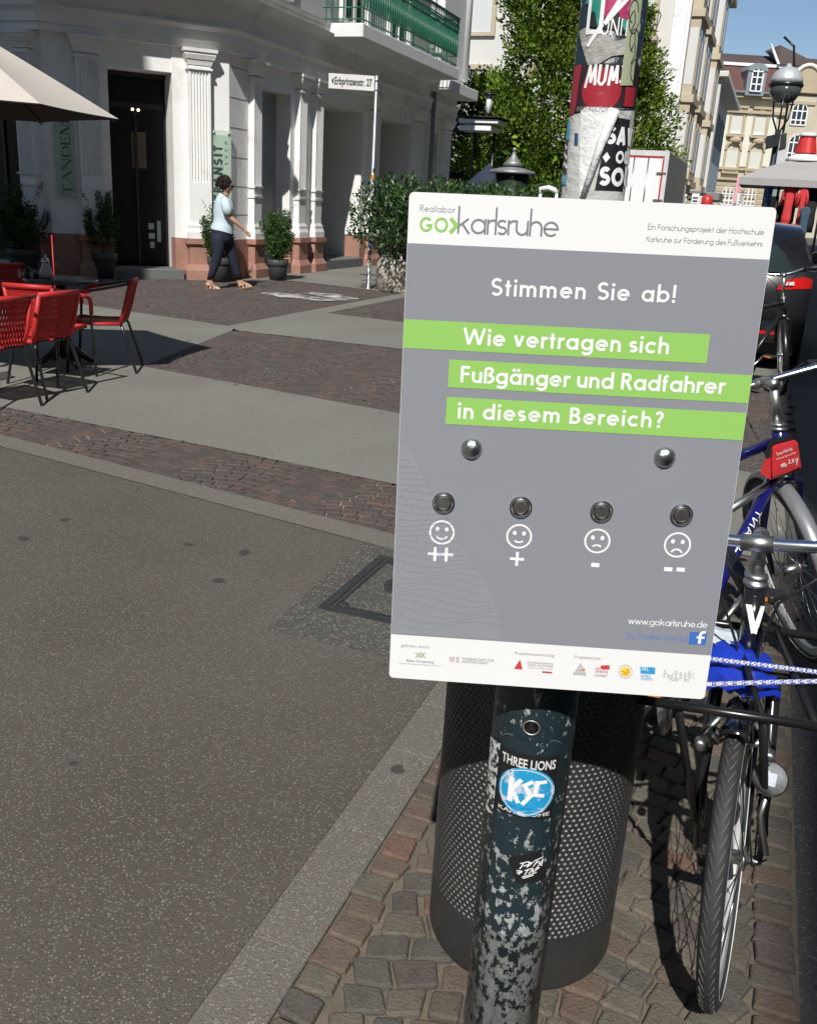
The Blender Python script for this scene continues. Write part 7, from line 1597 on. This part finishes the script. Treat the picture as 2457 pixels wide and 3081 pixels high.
def pwin(cx, cy, w, h, kind):
    a, z1 = pal(cx, cy - h / 2); b_, z0 = pal(cx, cy + h / 2); u = (a + b_) / 2; hw2 = w / 3.369 / 2 * 112 / 2817 * 1.03
    f = MB()
    if kind == 'blind':
        f.box(u - hw2 - .25, u - hw2, 0, .16, z0 - .2, z1 + .2, PF_); f.box(u + hw2, u + hw2 + .25, 0, .16, z0 - .2, z1 + .2, PF_); f.box(u - hw2 - .35, u + hw2 + .35, .0, .42, z0 - .42, z0 - .2, PF_); f.box(u - hw2, u + hw2, 0, .16, z1, z1 + .2, PF_); f.box(u - hw2 - .4, u + hw2 + .4, .0, .4, z1 + .55, z1 + .8, PF_); f.box(u - .3, u + .3, 0, .3, z1 + .21, z1 + .55, PF_)
    elif kind == 'arch':
        f.box(u - hw2 - .25, u - hw2, 0, .16, z0 - .2, z1 + .1, PF_); f.box(u + hw2, u + hw2 + .25, 0, .16, z0 - .2, z1 + .1, PF_); f.box(u - hw2 - .3, u + hw2 + .3, .0, .4, z0 - .4, z0 - .2, PF_)
        rings = [[PF_(u + r * 1.0 * math.cos(a_) * (hw2 + .1), n, z1 + .1 + r * .75 * math.sin(a_)) for r, n in ((1, 0), (1, .3), (1.3, .3), (1.3, 0))] for a_ in np.linspace(0, PI, 9)]; f.rings(rings); f.sphere(PF_(u, .3, z1 + 1.1), .42, 8, 6, (1.6, .6, .8))
    else:
        f.box(u - hw2 - .2, u - hw2, 0, .12, z0, z1 * .75 + z0 * .25, PF_); f.box(u + hw2, u + hw2 + .2, 0, .12, z0, z1 * .75 + z0 * .25, PF_)
    o = f.build('window', M_PALD, pa_)
    if kind in ('blind', 'arch'):
        q = MB(); q.box(u - hw2, u + hw2, .02, .08, z0, z1, PF_); q.build('blind', M_SHUT, o); q = MB(); q.box(u - hw2, u + hw2, .02, .12, z0 - .1, z0 + .12, PF_); q.build('sill_bar', C_WHITE, o)
    else:
        n0 = .62 if kind == 'big' else .02; r_ = hw2; zs_ = z1 - r_; q = MB(); q.add([PF_(u - r_, n0 + .01, z0), PF_(u + r_, n0 + .01, z0)] + [PF_(u + r_ * math.cos(a_), n0 + .01, zs_ + r_ * math.sin(a_)) for a_ in np.linspace(0, PI, 12)], [tuple(range(14))]); q.build('pane', C_DARKGLASS, o)
        q = MB(); W_ = .12
        for x in (-1, -.34, .34, 1): q.box(u + x * r_ - W_ / 2, u + x * r_ + W_ / 2, n0 + .02, n0 + .1, z0, zs_ + r_ * math.sqrt(max(0, 1 - x * x)) * .98, PF_)
        for z in (z0, z0 + (z1 - z0) * .22, zs_): q.box(u - r_, u + r_, n0 + .025, n0 + .105, z - W_ / 2, z + W_ / 2, PF_)
        q.rings([[PF_(u + k * math.cos(a_), n0 + d_, zs_ + k * math.sin(a_)) for k, d_ in ((r_ * .94, .0), (r_ * .94, .1), (r_ * 1.03, .1), (r_ * 1.03, .0))] for a_ in np.linspace(0, PI, 12)]); q.build('glazing_bars', C_WHITE, o)
for cx, cy in ((665, 1240), (888, 1250), (1125, 1265), (445, 1235), (230, 1225)): pwin(cx, cy, 95, 190, 'blind')
for cx, cy in ((835, 1625), (1070, 1640), (610, 1612), (390, 1600)): pwin(cx, cy, 100, 190, 'arch')
for cx, cy in ((795, 1985), (1020, 1995), (580, 1975)): pwin(cx, cy, 104, 175, 'ground')
for cx, cy, w, h in ((1500, 1160, 130, 225), (1462, 1490, 125, 240)): pwin(cx, cy, w, h, 'big')
for cx in (770, 1010, 1245, 540):
    a, z1 = pal(cx + 8, 1135); b_, z0 = pal(cx - 52, 1690); u = (a + b_) / 2; q = MB(); q.box(u - .36, u + .36, 0, .12, z0, z1, PF_); q.build('cream_strip', M_PALC, pa_)
# curved gable of the middle bay
ug = (uC + uD) / 2; hg = (uD - uC) / 2; zt2 = zc + 1.2
q = MB(); q.prism([(ug - hg - .3, zt2 - .5)] + [(ug - hg * math.cos(a_) * 1.0, zt2 + 2.0 * math.sin(a_)) for a_ in np.linspace(0, PI, 14)] + [(ug + hg + .3, zt2 - .5)], .55, .9, lambda x, z, n: PF_(x, n, z)); q.build('gable', M_PALD, pa_)
q = MB(); q.tube([PF_(ug - (hg + .2) * math.cos(a_), .9, zt2 + 2.1 * math.sin(a_)) for a_ in np.linspace(0, PI, 14)], .22, 6); q.build('gable_moulding', M_PALC, pa_)
for cx, cy in ((1055, 820), (598, 800), (150, 790)):
    u, z = pal(cx, cy); q = MB(); q.box(u - .95, u + .95, -1.4, 1.1, z - 1.5, z + .8, PF_); q.prism([(u - 1.05, z + .8)] + [(u - 1.05 * math.cos(a_), z + .8 + .75 * math.sin(a_)) for a_ in np.linspace(.1, PI - .1, 9)] + [(u + 1.05, z + .8)], -1.4, 1.2, lambda x, zz2, n: PF_(x, n, zz2)); d_ = q.build('dormer', mat('zinc_dormer', (.24, .26, .28), .6, .2), pa_)
    q = MB(); q.add([PF_(u + x, 1.22, z + y) for x, y in ((-.55, -1.1), (.55, -1.1), (.55, .55), (.3, .95), (-.3, .95), (-.55, .55))], [tuple(range(6))]); q.build('pane', C_DARKGLASS, d_)
    q = MB()
    for x in (-.55, 0, .55): q.box(u + x - .07, u + x + .07, 1.23, 1.3, z - 1.1, z + (.95 if x == 0 else .6), PF_)
    for y in (-1.1, -.45, .2, .75): q.box(u - .55, u + .55, 1.235, 1.31, z + y - .06, z + y + .06, PF_)
    q.build('glazing_bars', C_WHITE, d_)

# ================================================================ STREET FURNITURE DOWN THE STREET
LX_, LY_ = -.186, 17.0
lt = onY(2372, 217, LY_)
sl = thing('street_lamp', 'street lamp with a silver dome head and a blue stickered lower post', 'street lamp', (LX_, LY_, 0))
zl = 3.45 - .02; zrim = float(onY(2355, 262, LY_)[2])
q = MB(); q.tube([(LX_, LY_, 0), (LX_, LY_, zrim - .62)], [.055, .045], 14); q.build('post', mat('dark_lamp_paint', (.03, .04, .05), .4, .3), sl)
q = MB(); q.lathe([(.064, 1.30), (.064, 1.95), (.046, 2.2)], 14, (LX_, LY_, 0)); q.build('sticker_wrap', mat('blue_sticker_wrap', (.05, .10, .42), .5, var=.5, vs=14, dirt=((.55, .58, .65), 22, .58, .05)), sl)
q = MB(); q.lathe([(.25, 0), (.262, .015), (.262, .04), (.25, .05)], 28, (LX_, LY_, zrim)); 
for k in range(3): a = k * 2 * PI / 3 + .5; q.tube([(LX_ + .02 * math.cos(a), LY_ + .02 * math.sin(a), zrim - .66), (LX_ + .13 * math.cos(a), LY_ + .13 * math.sin(a), zrim - .45), (LX_ + .17 * math.cos(a), LY_ + .17 * math.sin(a), zrim - .16)], .014, 6)
q.build('ring_and_fork', C_BLACK, sl)
q = MB(); q.lathe([(.245, .05), (.235, .12), (.195, .21), (.12, .27), (.04, .295), (.035, .33), (.0, .34)], 28, (LX_, LY_, zrim)); q.build('dome', mat('brushed_lamp_dome', (.55, .58, .61), .38, .3, var=.08), sl)
q = MB(); q.lathe([(.245, 0), (.225, -.10), (.17, -.19), (.09, -.235), (.0, -.24)], 28, (LX_, LY_, zrim)); q.build('glass_bowl', mat('smoky_lamp_glass', (.06, .07, .07), .12, var=.1, spec=.8), sl)
sb = [onY(1950 + x / 3.369, y / 3.369, LY_ - .1) for x, y in ((1190, 1385), (1325, 1355), (1310, 1480), (1182, 1515))]
q = MB(); q.rings([[tuple(p + np.array((0, d, 0))) for p in sb] for d in (-.05, .05)]); sgn = tag(q.build('hanging_sign', mat('black_sign_board', (.018, .02, .026), .4, var=.4, vs=9)), 'black projecting sign board on the street lamp post', 'sign'); ORG[sgn.name] = (0, 0, 0)
bn = [onY(1950 + x / 3.369, y / 3.369, 19.0) for x, y in ((1338, 1362), (1400, 1340), (1385, 1680), (1282, 1700), (1300, 1500), (1330, 1490))]
q = MB(); q.rings([[tuple(p + np.array((0, d, 0))) for p in bn] for d in (-.01, .01)]); fb = q.build('banner', mat('grey_white_banner', (.58, .57, .60), .8, var=.06, vs=8)); tag(fb, 'pale hanging banner with black top behind the street lamp post', 'banner')
bt = [onY(1950 + x / 3.369, y / 3.369, 18.96) for x, y in ((1338, 1362), (1400, 1345), (1392, 1492), (1322, 1512))]; ORG[fb.name] = (0, 0, 0); q = MB(); q.add([tuple(p) for p in bt], [(0, 1, 2, 3)]); q.build('black_print', P_BLK, fb)
bp2 = onY(2366, 330, 19.1); q = MB(); q.tube([(bp2[0], 19.1, 0), (bp2[0] + .0, 19.1, 4.0), (bp2[0] - .06, 19.1, 4.35), (bp2[0] - .25, 19.1, 4.5)], .02, 8); q.build('flag_pole', C_BLACK, fb)
# grey parasol with hanging clothes
YP = 16.2; pt = onY(2417, 482, YP); pl_ = onY(2222, 531, YP - 1.0); hx = pt[0] - pl_[0]
gp = thing('parasol', 'large grey market parasol with a red vent top on the right, clothes hanging below', 'parasol', (pt[0], YP, 0))
ze_ = float(pl_[2]); za = float(pt[2])
def sq(h, z, n=6): return [(pt[0] + h * x, YP + h * y * .95, z - .03 * (1 - max(abs(x), abs(y)) ** 0)) for x, y in [(-1 + 2 * i / n, -1) for i in range(n)] + [(1, -1 + 2 * i / n) for i in range(n)] + [(1 - 2 * i / n, 1) for i in range(n)] + [(-1, 1 - 2 * i / n) for i in range(n)]]
q = MB(); q.rings([sq(hx, ze_ - .10), sq(hx, ze_), sq(hx * .62, ze_ + (za - ze_) * .52), sq(hx * .30, ze_ + (za - ze_) * .86), sq(.10, za)], False, False); q.build('canopy', mat('grey_canvas', (.36, .35, .34), .85, var=.05), gp)
q = MB(); q.lathe([(.27, -.02), (.25, .03), (.12, .09), (.06, .10)], 16, (pt[0], YP, za)); q.build('white_cap', C_WHITEP, gp)
q = MB(); q.lathe([(.16, .095), (.11, .33), (.10, .335)], 16, (pt[0], YP, za)); q.build('vent_top', C_RED, gp, smooth=False); q = MB(); q.lathe([(.14, .336), (.10, .38), (.0, .40)], 16, (pt[0], YP, za)); q.build('vent_lid', C_WHITEP, gp)
q = MB(); q.tube([(pt[0] - .05, YP, 0), (pt[0] - .05, YP, za)], .05, 10); q.build('pole', C_BLACK, gp)
q = MB()
for sx_ in (-1, 1):
    for sy_ in (-1, 1): q.tube([(pt[0], YP, za - .05), (pt[0] + sx_ * hx * .97, YP + sy_ * hx * .92, ze_ - .02)], .014, 5)
q.build('ribs', C_BLACK, gp)
def garment(label, px0, px1, py0, py1, Y, m, sleeves=True, group='clothes hanging under the grey parasol'):
    a = onY((px0 + px1) / 2, py0, Y); hwid = (px1 - px0) / 2 / 2817 * Y; b_ = onY((px0 + px1) / 2 - .12 * (py1 - py0), py1, Y); t = tag(None, None) if False else None
    q = MB(); q.smooth = True; zt3, zb3 = float(a[2]), float(b_[2]); xs = float(a[0]); rg = []
    for u, w in ((0, .28), (.05, .62), (.12, .85), (.3, .70), (.55, .62), (.8, .72), (1, .66)):
        z = zt3 + (zb3 - zt3) * u; rg.append([(xs + hwid * w * math.cos(2 * PI * j / 16) * (1 + .12 * math.sin(j * 2.4 + u * 5)), Y + .035 * (1 + .3 * math.cos(j * 3.0)) * math.sin(2 * PI * j / 16), z) for j in range(16)])
    q.rings(rg)
    if sleeves:
        for s in (-1, 1): q.tube([(xs + s * hwid * .5, Y, zt3 - .05), (xs + s * hwid * .98, Y, zt3 - .16), (xs + s * hwid * 1.08, Y + .02, zt3 - .32)], [.03, .042, .045], 8, sq=.5)
    o = q.build('garment', m); tag(o, label, 'clothes', group); return o
M_REDC = mat('red_cloth', (.60, .045, .05), .8, var=.1, vs=6, bump=.4, bs=9); M_DKC = mat('dark_cloth', (.015, .017, .022), .85, var=.3, vs=6); M_JEAN = mat('blue_denim', (.05, .09, .13), .85, var=.2, vs=8); M_PALC2 = mat('pale_blue_cloth', (.35, .42, .5), .8, var=.15)
garment('red garment with short sleeves hanging left of the parasol pole', 2364, 2398, 548, 682, YP - .7, M_REDC)
garment('red garment hanging right of the parasol pole', 2410, 2432, 556, 690, YP - .75, M_REDC)
garment('blue denim garment hanging at the right edge under the parasol', 2408, 2440, 622, 720, YP - .9, M_JEAN, False)
garment('black garment hanging behind the red ones on the left', 2344, 2366, 600, 690, YP - .4, M_DKC)
garment('dark jacket with pale trim at the right edge of the clothes rail', 2430, 2470, 560, 700, YP - .6, M_DKC)
garment('pale blue garment at the right edge behind the dark jacket', 2428, 2446, 612, 690, YP - .3, M_PALC2, False)
ra_, rb_ = onY(2345, 545, YP - .6), onY(2480, 552, YP - .6)
q = MB(); q.tube([tuple(ra_), tuple(rb_)], .015, 6); q.tube([tuple(ra_), (ra_[0], YP - .6, 0)], .018, 6); q.tube([tuple(rb_), (rb_[0], YP - .6, 0)], .018, 6); tag(q.build('clothes_rail', C_BLACK), 'black clothes rail standing under the grey parasol', 'clothes rail')
gw = onY(2328, 545, 17.2); gw2 = onY(2352, 545, 17.2); q = MB(); q.bbox(gw[0], gw2[0], 17.2, 17.3, 0, float(gw[2]), .01); tag(q.build('display_case', mat('pale_green_glass_case', (.30, .36, .34), .2, var=.15)), 'pale green glass display column between lamp post and red clothes', 'display case')
pk = [onY(*p, 20.5) for p in ((2220, 532), (2229, 534), (2222, 585), (2216, 585))]; q = MB(); q.rings([[tuple(p + np.array((0, d, 0))) for p in pk] for d in (-.02, .02)]); q.tube([tuple(pk[0]), (pk[0][0], 20.5, 0)], .02, 6); fl_ = tag(q.build('pennant', mat('pink_cloth', (.75, .32, .42), .8)), 'narrow pink pennant left of the blue stickered lamp post', 'flag'); ORG[fl_.name] = (0, 0, 0)
pk = [onY(*p, 20.3) for p in ((2217, 582), (2233, 583), (2228, 640), (2212, 640))]; q = MB(); q.rings([[tuple(p + np.array((0, d, 0))) for p in pk] for d in (-.02, .02)]); fl_ = tag(q.build('banner', C_WHITEP), 'narrow white banner with vertical black letters below the pink pennant', 'banner'); ORG[fl_.name] = (0, 0, 0)
q = MB(); o_ = pk[3] * .25 + pk[2] * .75 + np.array((0, -.022, .10)); bfont(q, 'PAPER', lambda x, y, l: tuple(o_ + np.array((-y + x * .14, -l, x))), .11, .001, .33); q.build('lettering', P_BLK, fl_)
# small things above the sign edge
bx = onY(2118, 600, 40); t = thing('stand_sign', 'small white notice board in front of the far shop', 'sign', (bx[0] - .35, 40, 0)); q = MB(); a, b_ = onY(2080, 590, 40), onY(2100, 612, 40); q.bbox(a[0], b_[0], 40, 40.06, .2, float(a[2]) + .1, .01); q.build('board', C_WHITEP, t)
q = MB()
for k in range(3): q.box(a[0] + .05, b_[0] - .05, 39.985, 39.995, float(a[2]) - .08 - k * .12, float(a[2]) - .03 - k * .12)
q.build('lettering', P_BLK, t)
a = onY(2126, 598, 42); q = MB(); q.lathe([(.20, 0), (.20, 1.0), (.12, 1.1), (.10, 1.5), (.22, 1.6), (.22, 2.0), (.1, 2.1)], 14, (a[0], 42, 0)); q.v = [(x, y, z * (float(a[2]) + .15) / 2.1) for x, y, z in q.v]; tag(q.build('pillar_box', C_RED), 'red round post standing at the far end above the sign edge', 'post')
for lab, px, py, Y, m_ in (('black and white shop sign on a post beside the far house', 2067, 570, 38, C_BLACKPL), ('pale shop sign hanging near the far house', 2058, 598, 37, C_WHITEP)):
    a = onY(px - 5, py - 14, Y); b_ = onY(px + 5, py + 14, Y); q = MB(); q.bbox(min(a[0], b_[0]), max(a[0], b_[0]), Y, Y + .08, float(b_[2]), float(a[2]), .01); q.tube([((a[0] + b_[0]) / 2, Y + .04, 0), ((a[0] + b_[0]) / 2, Y + .04, float(b_[2]))], .03, 6); tag(q.build('shop_sign', m_), lab, 'sign')
